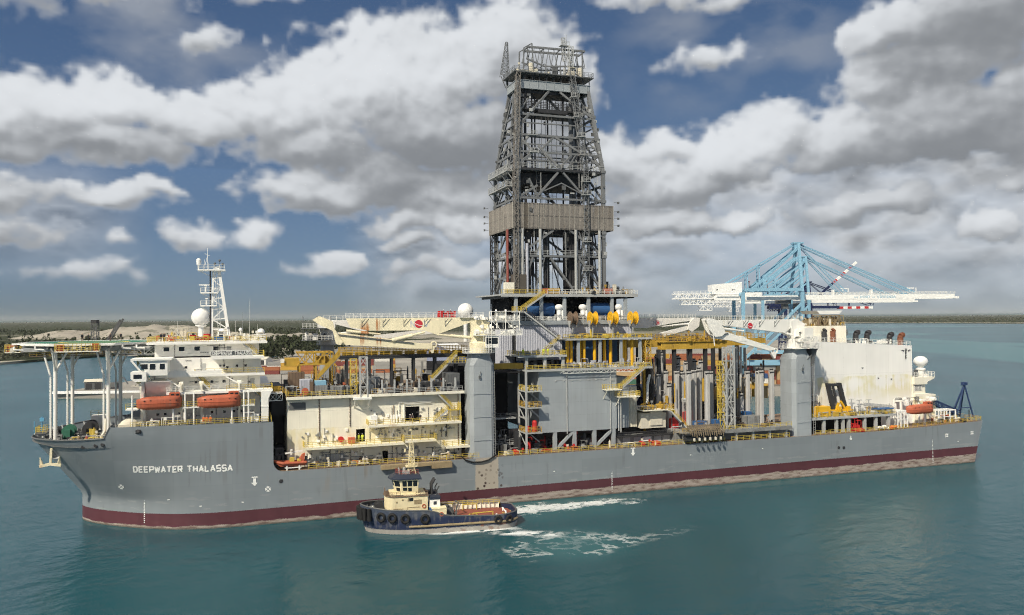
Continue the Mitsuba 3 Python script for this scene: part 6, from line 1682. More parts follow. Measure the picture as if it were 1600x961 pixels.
# ---------------------------------------------------------------- aft cranes
c2 = crane('', 57.8, 17.4, 33.6, -.035,
           [(-.6, 40.9), (-.6, 40.4), (3.4, 37.6), (5.4, 37.5), (10, 38.1), (22.8, 39.6), (26.4, 40.6), (26.6, 40.9)],
           [(27.2, 41.1), (26.2, 41.4), (24.2, 40.9), (22.3, 39.2), (21.6, 37.6), (22.6, 36.8), (24.6, 36.6), (26.2, 38.4)],
           [(25.4, 37.2), (20.6, 37.7), (7.0, 33.6), (6.6, 32.9), (8.4, 32.8), (19.5, 35.6), (24.6, 36.2)], 'white_paint', 3.2,
           ram=[((.6, 36.4), (4.4, 37.6), .34)], jibram=[((23.6, 38.8), (16.0, 38.0), .35)], logo=(14.2, 38.75, 1.15), cab=False)
g = G().prism([(17.0, 35.4), (15.0, 35.4), (16.0, 36.6), (17.0, 36.8)], -.7, .7); part(c2 + '__jib_rest', g, 'white_paint', T=SHIP @ move(57.8, 17.4, 0, -.035)); g = G(); g.path([(25.2, .9, 40.6), (25.4, 1.0, 38.6), (25.0, 1.0, 36.8), (24.7, 1, 34.4)], .13, 6); part(c2 + '__knuckle_hose', g, 'white_paint', T=SHIP @ move(57.8, 17.4, 0, -.035))
TC2 = SHIP @ move(57.8, 17.4, 0, 0)
g = G(); g.box(-4.4, 1.2, -2.6, 3.4, 35.0, 35.15); g.box(-5.0, 3.0, -3.4, 4.0, 33.2, 33.35); g.box(-3.2, -.4, 1.2, 3.2, 35.2, 38.6)
for a in (-3, .6): g.bar((a, 3.2, 33.3), (a, 3.2, 35), .2)
part(c2 + '__service_platform', g, 'white_paint', T=TC2)
part(c2 + '__service_railing', G().rail([(3, 4, 33.35), (-5, 4, 33.35), (-5, -3, 33.35)], 1.2, 1.1, .09).rail([(1.2, 3.4, 35.15), (-4.4, 3.4, 35.15), (-4.4, -2, 35.15)], 1.2, 1.1, .09), 'rail_white', T=TC2)
stairs(c2 + '__service_stair', (-4.4, 3.6, 35.6), (-1.2, 4.2, 33.3), w=.8, mat='white_paint', railmat='rail_white', T=TC2)
g = G(); g.prism([(-4.6, 33.2), (-3.0, 33.2), (-2.8, 28.6), (-3.2, 28.6)], .6, 3.0); g.bar((-4.8, 3, 33.2), (-1.2, 3.2, 30.4), .2); part(c2 + '__cable_chute', g, 'mid_steel', T=TC2)
clutter(c2 + '__deck_gear', 54, 60, 15, 20, 35.15, 20, 86, 1.4, ('white_paint', 'mid_steel'))
c3 = crane('', 101.2, -15.5, 35.0, math.pi + .06,
           [(.2, 41.4), (.2, 38.6), (13.0, 38.6), (17.6, 38.5), (26, 39.8), (33.4, 40.6), (34.6, 41.4)],
           [(36, 41.3), (34, 41.5), (32.0, 39.8), (31.6, 38), (33, 37.2), (35.6, 38.8)],
           [(33.4, 39.4), (19.2, 36.2), (18.6, 35.4), (20.0, 35.1), (33.6, 38.2)], 'white_paint', 2.6, jibram=[((32, 39.6), (23, 38.9), .3)], logo=None, cab=False)
m = meshkit.text_mesh('NOV', 1.1, .03, True); X = np.array(m.vertices)
part(c3 + '__maker_logo', G().add(np.stack([19.6 + X[:, 0], -.87 - X[:, 2], 39.5 + X[:, 1]], 1), m.faces), 'logo_grey', T=SHIP @ move(101.2, -15.5, 0, math.pi + .06))
g = G().lathe((21.2, -.92, 40.05), [(.01, .03), (.72, .03), (.72, -.03)], 20, 1); part(c3 + '__maker_logo', g, 'logo_red', T=SHIP @ move(101.2, -15.5, 0, math.pi + .06))

# ---------------------------------------------------------------- engine casing and stern
EC = DS + '__engine_casing'
g = G(); v1 = 14.0
P = [(49.8, 14.7), (48.2, 34.7), (15.0, 33.0), (15.0, 10.6), (49.8, 10.6)]
g.prism(P, 5, v1); part(EC, g, 'funnel_white')
g = G(); g.bar((48.2, 13.95, 34.72), (15, 13.95, 33.02), .18, .16); g.box(15.0, 22.0, 14.0, 14.14, 10.7, 18.0); part(EC + '__edge_trim', g, 'bright_white')
part(EC + '__railing', G().rail([(48.0, 13.6, 34.75), (15.2, 13.6, 33.1), (15.2, 5.2, 33.1)], 1.2, 1.5, .09), 'rail_white')
for (u, v, w0, w1, rr, m) in ((24.4, 2.5, 20, 36.8, .8, 'dark_steel'), (20.3, 2.5, 20, 36.7, .8, 'dark_steel'), (17.6, 8.4, 33.1, 36.2, .8, 'dark_steel'), (17.1, 11.9, 33.0, 36.1, .8, 'funnel_rust')):
    g = G(); g.pipe((u, v, w0), (u, v, w1 - .9), rr, 14); g.path([(u, v, w1 - .9), (u - .15, v, w1 - .3), (u - .6, v, w1), (u - 1.1, v, w1 - .1)], rr * .95, 14); g.lathe((u, v, w0 + 1.0), [(rr + .12, 0), (rr + .12, .15)], 14)
    part(EC + '__exhaust_pipe', g, m, 40)
K = EC + '__exhaust_tower'
g = G(); g.box(29.2, 41.2, -6, 4, 20, 38.8); g.box(41.2, 42.6, -4, 2, 34.2, 37); part(K, g, 'cream_paint')
for u in (37.4, 34.3): 
    g = G(); g.pipe((u, 4.4, 34.2), (u, 4.4, 37.0), .75, 14); g.path([(u, 4.4, 36.6), (u, 4.4, 37.3), (u - .4, 4.4, 37.6)], .72, 12); part(K + '__uptake_pipe', g, 'funnel_rust' if u < 35 else 'dark_steel', 40)
for u in (41.4, 29.4): g = G(); g.lathe((u, 3, 36.8), [(.1, .8), (1.2, .6), (1.3, 0), (.1, 0)], 16, 1); part(K + '__intake_cowl', g, 'mid_steel', 40)
clutter(K + '__tower_gear', 29.4, 41, -5, 4, 38.8, 110, 87, 1.5, ('deck_brown', 'yellow_paint', 'canvas_pale', 'clutter_tan'), .6)
g = G(); g.xtruss((40, 3.2, 40.4), (30, 3.2, 40.4), 1.4, 2.8, 6, .2, .14); part(K + '__pipe_frame', g, 'clutter_tan')
g = G(); g.prism([(39.0, 43.2), (30.0, 43.2), (31, 42.2), (38, 42.2)], -4, 3.4); part(K + '__canopy', g, 'bright_white')
for u in (27.2, 18.4): clutter(EC + '__roof_gear', u - 2, u + 1.6, 2, 12, 33.5, 7, int(u), 1.0, ('mid_steel', 'white_paint'))
g = G()                                                     # the owner's mark, built from plates
for s in (-1, 1):
    g.prism([(17.2 + s * .5, 31.7), (17.2 + s * 1.25, 31.95), (17.2 + s * 1.95, 31.75), (17.2 + s * 1.2, 31.55), (17.2 + s * 1.0, 31.2), (17.2 + s * .75, 31.5)], 14.02, 14.06)
g.prism([(17.6, 31.8), (16.9, 31.8), (17.0, 31.0), (17.1, 29.2), (17.55, 29.2), (17.5, 31.0)], 14.02, 14.06); g.lathe((17.2, 14.05, 32.0), [(.01, .02), (.3, .02), (.3, -.02)], 12, 1)
part(EC + '__owner_emblem', g, 'mid_steel')
g = G(); [g.box(u, u + .4, 14.0, 14.12, w, w + .3) for u, w in ((32.5, 27), (27, 24), (22.4, 23.6))]; part(EC + '__wall_lamp', g, 'mid_steel', kind='stuff')
# aft work deck
AD = DS + '__aft_work_deck'
g = G(); g.box(26.4, 54.4, 13.8, 19.2, 14.45, 14.75); g.box(26.4, 54.4, 19.2, 19.34, 14.25, 14.84); part(AD, g, 'pale_steel')
for u in (50, 45.9, 43.7, 41.8, 36.5, 32.7, 28.4): part(AD + '__column', G().box(u - .35, u + .35, 18.3, 19.0, 10.62, 14.45), 'pale_steel')
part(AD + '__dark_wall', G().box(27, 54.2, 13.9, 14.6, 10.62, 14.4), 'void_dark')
railing(AD, [(54.3, 19.2, 14.8), (26.5, 19.2, 14.8)], 'rail_yellow', t=.1); railing(HULL, [(40, 20.85, 10.65), (54.6, 20.85, 10.65)]); railing(HULL, [(23.6, 20.85, 10.8), (40, 20.85, 10.65)]); railing(HULL, [(4, 20.85, 11.5), (22, 20.85, 10.9)], 'yellow_paint')
part(AD + '__yellow_tank', G().box(46.8, 52.2, 14.8, 17.6, 14.9, 17.5), 'hose_yellow')
K = AD + '__launch_frame'
for s, (x0, x1, x2, x3) in enumerate(((46.7, 45.7, 43.7, 44.6), (43.0, 42.0, 39.7, 40.6))):
    g = G(); g.prism([(x0, 23.5), (x1, 23.5), (x2, 15.4), (x3, 15.4)], 15.4, 16.4); part(K + '__arm', g, 'dark_steel')
g = G(); g.box(42.4, 46.4, 15.5, 16.3, 22.7, 23.4); g.bar((44.6, 15.9, 23), (43.6, 15.9, 19.6), .5); g.box(43.7, 44.4, 15.5, 16.3, 18.2, 20.0); part(K + '__cross_head', g, 'dark_steel')
g = G(); [g.box(u - .5, u + .4, 15.2, 17.2, 14.8, 16.4 + .8 * (i % 2)) for i, u in enumerate((44.5, 43.2, 41.6, 40.2))]; g.bar((44.4, 16.6, 15.6), (43.2, 16.6, 18.2), .5); g.bar((40, 16.6, 15), (42.6, 16.6, 18.6), .5); part(K + '__yellow_base', g, 'hose_yellow')
clutter(AD + '__aft_gear', 27, 54, 14.5, 18.6, 14.8, 70, 88, 1.3, ('clutter_grey', 'pale_steel', 'mid_steel', 'yellow_paint'))
clutter(AD + '__aft_gear', 48, 54.5, 9, 16, 16.5, 26, 89, 3.2, ('dark_steel', 'mid_steel'))
g = G(); [g.pipe((31, 15 + .5 * i, 15.4 + .3 * (i % 3)), (25.4, 15 + .5 * i, 15.4 + .3 * (i % 3)), .2, 8) for i in range(6)]; g.box(25.6, 30.4, 14.9, 17.5, 14.85, 15.2); part(AD + '__blue_pipe_rack', g, 'machine_blue')
for u, h in ((37.5, 4.0), (34.8, 3.6), (31.6, 3.6)): g = G(); g.bar((u, 15, 14.8), (u, 15, 14.8 + h), .22); g.bar((u - .9, 15, 14.8 + h), (u + .9, 15, 14.8 + h), .16); part(AD + '__light_post', g, 'pale_steel')
g = G(); [g.bar((33, 14.5 + .4 * i, 17.5 - .2 * i), (23, 14.5 + .4 * i, 16.4 - .2 * i), .18) for i in range(4)]; [g.bar((u, 14.6, 14.8), (u, 14.6, 17), .2) for u in (24, 27, 30)]; part(AD + '__pipe_run', g, 'pale_steel')
clutter(AD + '__red_gear', 38.4, 40.4, 18.4, 20, 10.65, 7, 90, 2.2, ('signal_red',), .4)
rr = np.random.default_rng(92)
for n_, (u0, u1, m) in enumerate(((29.4, 33.2, 'bright_white'), (25.0, 29.0, 'overall_orange'))):
    g = G()
    for i in range(8): g.ball((rr.uniform(u0, u1), rr.uniform(19, 20.3), 11.0 + .5 * rr.random()), rr.uniform(.35, .6), 2, (1.2, 1, .8))
    part(AD + '__covered_bundle', g, m, True, kind='stuff')
# stern house, radome, lifeboat, white frames
SH = DS + '__stern_house'
g = G(); g.box(10.5, 15.0, 6, 14.2, 10.8, 24.0); g.prism([(15, 19.3), (9.6, 19.3), (7.3, 19.0), (7.3, 10.9), (15, 10.9)], 4, 14.8); g.prism([(15.1, 24.0), (7.6, 24.0), (8.0, 23.5), (10.4, 22.6), (10.5, 22), (15.1, 22)], 5.5, 14.9)
part(SH, g, 'cream_paint')
g = G(); g.box(12.0, 14.6, 14.22, 14.32, 20.2, 23.0); K = part(SH + '__louvred_window', g, 'mid_steel'); g = G(); [g.box(12, 14.6, 14.32, 14.4, w, w + .12) for w in np.arange(20.3, 23, .3)]; [g.box(u, u + .1, 14.32, 14.42, 20.2, 23) for u in (11.95, 13.25, 14.55)]; part(SH + '__louvre_slats', g, 'white_paint')
part(SH + '__railing', G().rail([(15.1, 14.8, 24.0), (7.7, 14.8, 24.0), (7.7, 6, 24.0)], 1.5, 1.1, .1), 'rail_white')
g = G(); g.bar((12.6, 13, 24), (10.3, 12, 26), .18); g.bar((7.9, 13, 24), (9.4, 12, 26), .18); g.lathe((9.8, 12, 24), [(.9, 0), (.9, 1.6), (1.3, 1.9), (1.3, 2.3), (.6, 2.6)], 16); part(SH + '__dome_stand', g, 'white_paint')
part(SH + '__radome', G().ball((9.8, 12, 28.3), 1.85, 4, (1.05, 1.05, .85)), 'bright_white', True)
clutter(SH + '__house_gear', 8, 14.6, 7, 14, 24.0, 14, 93, 1.2, ('white_paint', 'mid_steel')); clutter(SH + '__wall_gear', 8, 22, 14.9, 16.5, 17.5, 12, 94, 1.0, ('white_paint', 'clutter_grey'))
lifeboat(18.4, 19.6, 15.75, 'single faded orange lifeboat hanging near the stern below the white house', 9.0)
for u in (22.6, 14.2): davit(u, 10.9, 6.8, mat='white_paint', v=17.4)
g = G()
for (u0, u1, v, w0, w1) in ((22.4, 25.8, 19.4, 10.9, 15.4), (4.2, 10.4, 18.6, 11.2, 14.8)):
    for u in np.linspace(u0, u1, 4):
        for dv in (0, -3): g.bar((u, v + dv, w0), (u, v + dv, w1), .24)
    for dv in (0, -3): g.bar((u0, v + dv, w1), (u1, v + dv, w1), .26); g.bar((u0, v + dv, (w0 + w1) / 2), (u1, v + dv, (w0 + w1) / 2), .18)
    for u in np.linspace(u0, u1, 4): g.bar((u, v, w1), (u, v - 3, w1), .2)
part(SH + '__white_frame', g, 'bright_white', kind='stuff')
clutter(SH + '__stern_deck_gear', -1, 12, 12, 20, 11.5, 46, 95, 1.2, ('clutter_grey', 'rail_yellow', 'dark_steel', 'orange_paint', 'canvas_pale'))
railing(SH, [(-2.8, 20.8, 11.75), (4, 20.8, 11.5)], 'rail_yellow'); railing(SH, [(-2.9, 20.6, 11.75), (-2.9, -20.6, 11.75)], 'yellow_paint')
K = DS + '__stern_a_frame'
g = G(); t = np.array([-2.2, 16, 21.6])
for p in ((1.6, 17.2, 14.2), (-4.2, 17.2, 11.9), (-.6, 13.0, 11.9), (-3.4, 13.2, 11.9), (1.2, 14.4, 12.6)): g.bar(p, t, .3)
g.bar((1.0, 17.0, 15.0), (-3.6, 17.0, 15.0), .2); g.box(-2.9, -1.4, 15.5, 16.5, 21.3, 22.2)
part(K, g, 'blue_frame')
g = G(); g.xtruss((9.0, 14.6, 17.0), (-1.4, 14.6, 13.2), 1.3, 1.3, 9, .22, .14); part(K + '__boom', g, 'blue_frame')
g = G(); g.pipe((-7.0 + 6, 18.5, 11.7), (-1.0, 18.5, 14.6), .13, 8); part(K + '__bollard_post', g, 'dark_steel')

# ---------------------------------------------------------------- container port behind the ship
I4 = np.eye(4)


def quay_crane(label, X, Y, apex=81.5, boomz=51.5, tip=85, tail=68, gauge=32, blue='crane_blue', white='bright_white', text=False):
    K = thing('container_crane', label, 'harbour crane', 'ship to shore cranes on the quay')
    T = move(X, Y, 0)
    for x in (-gauge, 0):
        for y in (-9, 9):
            g = G(); top = boomz + 5 if x else apex
            g.bar((x, y, 4), (x, y if x else y, boomz + 3), 1.7, 1.7)
            if not x: g.bar((x, y, boomz + 3), (x + .8, y * .18, apex), 1.5, 1.5)
            part(K + '__leg', g, blue, T=T)
    g = G()
    for y in (-9, 9):
        g.bar((-gauge, y, 16), (0, y, 16), 1.4, 1.8); g.bar((-gauge + 1, y, boomz + 4.3), (0, y, boomz + 4.3), 1.2, 1.7)
        g.bar((-gauge, y, 18), (0, y, boomz - 3), 1.1, 1.3); g.bar((-gauge + 5, y * .5, boomz + 3.5), (0, y * .3, apex - 3), 1.1, 1.3); g.bar((-gauge + 9, y * .5, boomz + 3.5), (0, y * .3, apex - 8), 1.0, 1.1)
        g.bar((-18, y * .5, boomz + 4), (0, y * .4, apex - 13), .8); g.bar((-10, y * .5, boomz + 4), (0, y * .5, apex - 19), .8)
    for x in (-gauge, 0): g.bar((x, -9, 16), (x, 9, 16), 1.3, 1.6); g.bar((x, -9, boomz + 2), (x, 9, boomz + 2), 1.3, 1.8)
    g.bar((0, -9, boomz - 4), (0, 9, 20), .8); g.bar((0, 9, boomz - 4), (0, -9, 20), .8)
    g.box(-2.2, 3.6, -2.4, 2.4, apex - .4, apex + .4); g.box(-1.4, 1.8, -2, 2, apex - 3.4, apex - .5)
    part(K + '__portal_frame', g, blue, T=T)
    g = G()
    for y in (-3.2, 3.2): g.box(-gauge - 14, 2, y - .6, y + .6, boomz - 1.2, boomz + 1.2)
    part(K + '__trolley_girder', g, white, T=T)
    g = G()
    for y in (-3.2, 3.2): g.box(2, tip - 1, y - .6, y + .6, boomz - 1.1, boomz + 1.5)
    for x in np.arange(4, tip, 9): g.box(x, x + .5, -3, 3, boomz + .6, boomz + 1.2)
    g.box(tip - 1, tip, -3.8, 3.8, boomz - 1, boomz + 1.5); g.box(tip - .5, tip + 3, -2.6, 2.6, boomz - 1, boomz + .2)
    bk = part(K + '__boom', g, white, T=T)
    part(bk + '__railing', G().rail([(3, 4, boomz + 1.5), (tip, 4, boomz + 1.5)], 1.3, 2.6, .16, 1).rail([(3, -4, boomz + 1.5), (tip, -4, boomz + 1.5)], 1.3, 2.6, .16, 1), 'rail_white', T=T)
    g = G()
    for x in (27, 64): g.bar((x, 3.5, boomz + 1.5), (x, 3.5, boomz + 5), .4); g.bar((x, -3.5, boomz + 1.5), (x, -3.5, boomz + 5), .4); g.bar((x - 1.5, 3.5, boomz + 5), (x + 2.5, 3.5, boomz + 5), .5)
    for x in (20, 41): g.box(x - .5, x + .5, -1, 1, boomz + 1.4, boomz + 4.2)
    part(bk + '__stay_bracket', g, white, T=T)
    g = G()
    for y in (-2.4, -1.2, 1.2, 2.4):
        g.bar((.6, y * .6, apex), (64, y * 1.3, boomz + 2.6), .28); g.bar((.6, y * .6, apex - 1.2), (60, y * 1.2, boomz + 1.5), .24); g.bar((.6, y * .6, apex - .6), (27, y * 1.3, boomz + 2.6), .24)
        g.bar((-.4, y * .6, apex), (-gauge - 16, y * 1.6, boomz + 3), .28); g.bar((-.4, y * .6, apex - .8), (-gauge - 12, y * 1.6, boomz + 3), .25)
    for x, s in ((-21, .38), (-27.6, .5)): z = apex - (apex - boomz - 3) * -x / (gauge + 16); g.bar((x, 1.8, z), (x, 3, boomz + 4), .6); g.bar((x, -1.8, z), (x, -3, boomz + 4), .6)
    part(K + '__stay_cables', g, blue, T=T)
    g = G(); g.prism([(-gauge - 15.5, boomz + 2.2), (-gauge - 15.5, boomz + 7.4), (-gauge + 1, boomz + 8.8), (-gauge + 1, boomz + 2.2)], -4, 5); g.box(-gauge - 13, -gauge - 1, -4.5, 5.5, boomz + .8, boomz + 2.1)
    k = part(K + '__machinery_house', g, white, T=T)
    g = G(); g.box(-gauge - 13, -gauge - 12.2, -4.05, -4.0, boomz + 4.2, boomz + 5); g.box(-gauge - 4.6, -gauge - 2.8, -4.05, -4.0, boomz + 4.6, boomz + 4.9); g.box(-gauge - 4.6, -gauge - 4.2, -4.05, -4, boomz + 3.9, boomz + 4.9); part(k + '__wall_marks', g, 'mid_steel', T=T)
    g = G()
    g.xtruss((-tail, 0, boomz + 1.2), (-gauge - 12, 0, boomz + 1.2), 6, 2.6, 9, .45, .3); g.xtruss((-tail + 4, 0, boomz - 2.2), (-gauge - 14, 0, boomz - 2.2), 4.5, 2.4, 8, .4, .28)
    g.xtruss((-tail + 14, 0, boomz - 5.4), (-tail + 21, 0, boomz - 5.4), 4, 2.4, 3, .35, .25)
    g.rail([(-tail, -3.2, boomz + 2.6), (-gauge - 14, -3.2, boomz + 2.6)], 1.4, 2.4, .2, 1)
    part(K + '__back_reach', g, white, T=T)
    g = G(); g.box(-11, -4, -3, 3, boomz - 3.4, boomz - 1.3); g.box(-8, -5, -1.5, 1.5, boomz - 6, boomz - 3.4); part(K + '__trolley_cab', g, 'mid_steel', T=T)
    g = G(); [g.bar((x, 0, boomz + 5), (x, 0, boomz + 9), .3) for x in (-16, -20, -26)]; [g.ball((x, 0, boomz + 9), .5, 1) for x in (-16, -20, -26)]; part(K + '__lamp_posts', g, 'faded_red', kind='stuff', T=T)
    for x in (-gauge, 0):
        for y in (-9, 9): part(K + '__wheel_bogie', G().box(x - 1.2, x + 1.2, y - 4, y + 4, 3.0, 4.6), 'mid_steel', T=T)
    if text:
        x = 30.0
        for word, h in (('THE ', .7), ('PORT', 1.25), (' OF ', .7), ('VIRGINIA', 1.25)):
            m = meshkit.text_mesh(word.strip(), h, .04, True); v = np.array(m.vertices); w_ = v[:, 0].max()
            part(bk + '__lettering', G().add(np.stack([x + v[:, 0] * 1.25, -3.82 - v[:, 2] + .02, boomz - .5 + v[:, 1]], 1), m.faces[:, ::-1]), 'crane_blue', T=T)
            x += w_ * 1.25 + .9
    return K


quay_crane('nearest light blue container crane, its long white boom lettered and lowered level', 156.5, 440, text=True)
quay_crane('second light blue container crane, half hidden behind the nearest one', 206, 564, 83, 51.5, 76)
K = quay_crane('dark distant container crane with a red and white level boom tip', 296, 800, 75, 49.5, 30, 30, 26, 'navy_paint', 'navy_paint')
g = G()
for i in range(8):
    part(K + '__striped_boom_tip', G().box(30 + i * 4.2, 34.2 + i * 4.2, -3, 3, 47.8, 50.2), 'signal_red' if i % 2 == 0 else 'bright_white', T=move(296, 800, 0))
K = thing('container_crane', 'dark distant container crane with its red and white boom raised', 'harbour crane', 'ship to shore cranes on the quay')
T = move(330, 900, 0)
g = G()
for x in (-24, 0):
    for y in (-8, 8): g.bar((x, y, 4), (x, y, 52), 1.6); g.bar((0, y, 50), (1, 0, 78), 1.4)
g.bar((-24, -8, 50), (4, -8, 50), 2.0); g.bar((-24, 8, 50), (4, 8, 50), 2); g.bar((-30, 0, 50), (2, 0, 76), 1.0)
for i in range(9): g.bar((-6, -5 + i, 58), (2, -3 + i * .6, 76), .5); g.bar((6, -3 + i * .6, 60 + i * 2), (-4, 0, 76), .5)
part(K + '__frame', g, 'navy_paint', T=T)
A0, A1 = np.array([2, 0, 52.0]), np.array([58, 0, 101.0])
part(K + '__boom', G().bar(A0, A0 + (A1 - A0) * .52, 2.2, 2.2), 'navy_paint', T=T)
for i in range(6):
    a, b = .52 + .08 * i, .60 + .08 * i
    part(K + '__striped_boom_tip', G().bar(A0 + (A1 - A0) * a, A0 + (A1 - A0) * b, 2.4, 2.4), 'signal_red' if i % 2 == 0 else 'bright_white', T=T)

# two old lattice cranes on the left shore
K = thing('crawler_crane', 'dark lattice crawler crane with a raised double boom on the left shore', 'crane')
T = move(-478, 930, 2.2)
g = G(); g.xtruss((0, 0, 2), (26, 0, 41), (3.4, 1.2), (3.4, 1.2), 15, .55, .35); g.xtruss((-2.5, 3, 2), (21, 3, 40), (3.0, 1.0), (3, 1.0), 15, .45, .3); part(K + '__boom', g, 'mid_steel', T=T)
g = G(); g.box(-5, 3, -3, 4, 1.2, 5); g.box(-7, -4, -3, 4, 1.5, 4); part(K + '__house', g, 'mid_steel', T=T)
g = G(); [g.box(-5, 5, y - .7, y + .7, 0, 1.3) for y in (-3, 4)]; part(K + '__track', g, 'dark_steel', T=T)
K = thing('lattice_tower', 'grey four legged loading tower beside the crawler crane on the left shore', 'tower')
T = move(-490, 940, 2.2)
g = G(); g.xtruss((0, 0, 0), (0, 0, 36), 6, 6, 6, .7, .4, side=(1, 0, 0)); part(K + '__frame', g, 'mid_steel', T=T)
part(K + '__head', G().box(-3.4, 3.4, -3.4, 3.4, 36, 40), 'dark_steel', T=T)
g = G(); g.bar((3, 0, 39), (30, 6, 30), .3); part(K + '__hoist_cable', g, 'dark_steel', T=T)

# containers in the yard: each one a box with ribs and doors
CM = [('box_maroon', (.18, .045, .04)), ('box_rust', (.32, .11, .05)), ('box_tan', (.42, .30, .17)), ('box_blue', (.035, .08, .19)), ('box_grey', (.28, .28, .27)), ('box_white', (.62, .61, .57)), ('box_green', (.05, .13, .09)), ('box_ochre', (.48, .29, .05))]
for nme, c in CM: paint(nme, c, .65)
CNAME = {'box_maroon': 'maroon', 'box_rust': 'rust red', 'box_tan': 'tan', 'box_blue': 'dark blue', 'box_grey': 'grey', 'box_white': 'white', 'box_green': 'green', 'box_ochre': 'ochre'}
L_, B_, H_ = 12.2, 2.44, 2.6
g = G()
g.box(-L_ / 2, L_ / 2, -B_ / 2, B_ / 2, .08, H_ - .05)
for x in np.linspace(-L_ / 2 + .4, L_ / 2 - .4, 18):
    for s in (-1, 1): g.box(x - .13, x + .13, s * B_ / 2 - .05, s * B_ / 2 + .05, .2, H_ - .2)
for s in (-1, 1): g.box(-L_ / 2, L_ / 2, s * B_ / 2 - .09, s * B_ / 2 + .09, H_ - .16, H_); g.box(s * L_ / 2 - .1, s * L_ / 2 + .1, -B_ / 2 - .08, B_ / 2 + .08, 0, H_)
box_shape = mikit.ply(g.mesh())
r = np.random.default_rng(77)
ORD = ('first', 'second', 'third', 'fourth', 'fifth', 'sixth', 'seventh', 'eighth', 'ninth', 'tenth')
LAY = ('bottom', 'second', 'third', 'fourth', 'fifth', 'sixth', 'seventh')


def stack(x, y, n, rz, cols_, where, col):
    for i in range(n):
        m = cols_[r.integers(len(cols_))]
        k = thing('shipping_container', f'{CNAME[m]} container, {LAY[i]} in {ORD[col]} stack from left, {where}', 'container', 'shipping containers stacked on the quay')
        scene[k] = {**box_shape, 'bsdf': {'type': 'ref', 'id': m}, 'to_world': T4(move(x + r.uniform(-.2, .2), y, 3.01 + i * (H_ + .03), rz).tolist())}


WARM = ['box_maroon', 'box_rust', 'box_tan', 'box_rust', 'box_ochre', 'box_grey']
for cy, d in enumerate(('front', 'back')):                   # rows seen under the pipe catwalk
    for cx in range(9): stack(-196 + cx * 13, 560 + cy * 14 + cx * 1.5, int(r.integers(2, 5)), .1, WARM + ['box_white'], f'{d} row behind pipe deck', cx)
for cy, d in enumerate(('nearest', 'second', 'third', 'farthest')):   # taller rows behind the riser bay
    for cx in range(8): stack(64 + cx * 13, 452 + cy * 13, int(r.integers(4, 7)) if cx else 3, .02, WARM + ['box_tan', 'box_tan'], f'{d} tall row behind risers', cx)
for cx in range(6): stack(60 + cx * 14, 428, int(r.integers(1, 4)), .02, ['box_white', 'box_ochre', 'box_blue', 'box_grey', 'box_green'], 'low quayside row', cx)


def shed(label, x, y, L, B, H, rz, wall, roof, ridge=2.2, doors=4):
    k = thing('warehouse', label, 'building'); T = move(x, y, 3.0, rz)
    part(k + '__wall', G().box(-L / 2, L / 2, -B / 2, B / 2, 0, H).prism([(-B / 2, H), (B / 2, H), (0, H + ridge)], -L / 2, L / 2, 'yz'), wall, T=T)
    for s in (-1, 1):
        g = G(); g.add([(-L / 2 - .4, s * (B / 2 + .4), H - .1), (L / 2 + .4, s * (B / 2 + .4), H - .1), (L / 2 + .4, 0, H + ridge + .15), (-L / 2 - .4, 0, H + ridge + .15)], [[0, 1, 2], [0, 2, 3]]); part(k + '__roof', g, roof, T=T)
    for i in range(doors):
        a = -L / 2 + L * (i + .5) / doors; part(k + '__door', G().box(a - 1.6, a + 1.6, -B / 2 - .08, -B / 2 + .02, 0, min(4, H * .8)), 'dark_steel', T=T)


shed('blue grey gabled warehouse with a white roof beyond the cargo crane boom', -52, 640, 22, 24, 13, .9, 'shed_blue', 'bright_white', 5)
shed('long low white shed with dark doors behind the bridge gap', -238, 690, 60, 12, 5, -.15, 'box_white', 'canvas_pale', 1.5, 9)
shed('small white hut on the bare ground right of the trees', -212, 655, 8, 6, 5, 0, 'bright_white', 'bright_white', 1, 2)
shed('small grey harbour hut at the tip of the pier', -236, 452, 9, 6, 4.5, .3, 'mid_steel', 'canvas_pale', 1.2, 2)
shed('long white flat shed beyond the tree belt', -330, 1130, 90, 14, 6, .1, 'box_white', 'bright_white', 1.5, 8)
g = G()
for i in range(6): g.box(-243, -170, 431 + i * .01, 431.6, 2.0 + .3 * i, 2.25 + .3 * i) if i % 2 else None
part('quay_kerb', G().box(-246.5, -100, 430.2 - 1.6, 431.2, 2.6, 3.9), 'bright_white', T=I4, kind='structure', label='pale concrete kerb along the pier edge')
K = thing('pier_vehicle', 'dark excavator parked on the pier seen between the helideck legs', 'excavator')
T = move(-226, 455, 3.0)
part(K + '__tracks', G().box(-3, 3, -2, -1.2, 0, 1).box(-3, 3, 1.2, 2, 0, 1), 'dark_steel', T=T); part(K + '__cab', G().box(-2.5, 1.5, -1.6, 1.6, 1, 3.6), 'mid_steel', T=T); part(K + '__arm', G().bar((1, 0, 3), (5, 0, 6.5), .6).bar((5, 0, 6.5), (7.5, 0, 2.5), .5), 'mid_steel', T=T)
for x, y, s_, d in ((-216, 470, 5, 'middle sized'), (-206, 462, 4, 'smallest and nearest'), (-212, 485, 7, 'largest and farthest')):
    k = part('rubble_heap', G().ball((x, y, 2.6), s_, 3, (1.6, 1, .5)), 'apron_surface', True, I4); labels[k] = {'label': f'{d} of three grey rubble heaps on the pier behind the bridge wing', 'category': 'rubble heap', 'group': 'rubble heaps on the pier'}
s = np.vstack([scatter(40, -222, -192, 466, 505, z=3, seed=11, cut=.2), scatter(30, -200, -180, 440, 470, z=3, seed=12, cut=.2)])
wood('pier_scrub', s, hts(len(s), 3, 7), 'bare grey scrub on the pier behind the bridge wing', 'leaf_grey')

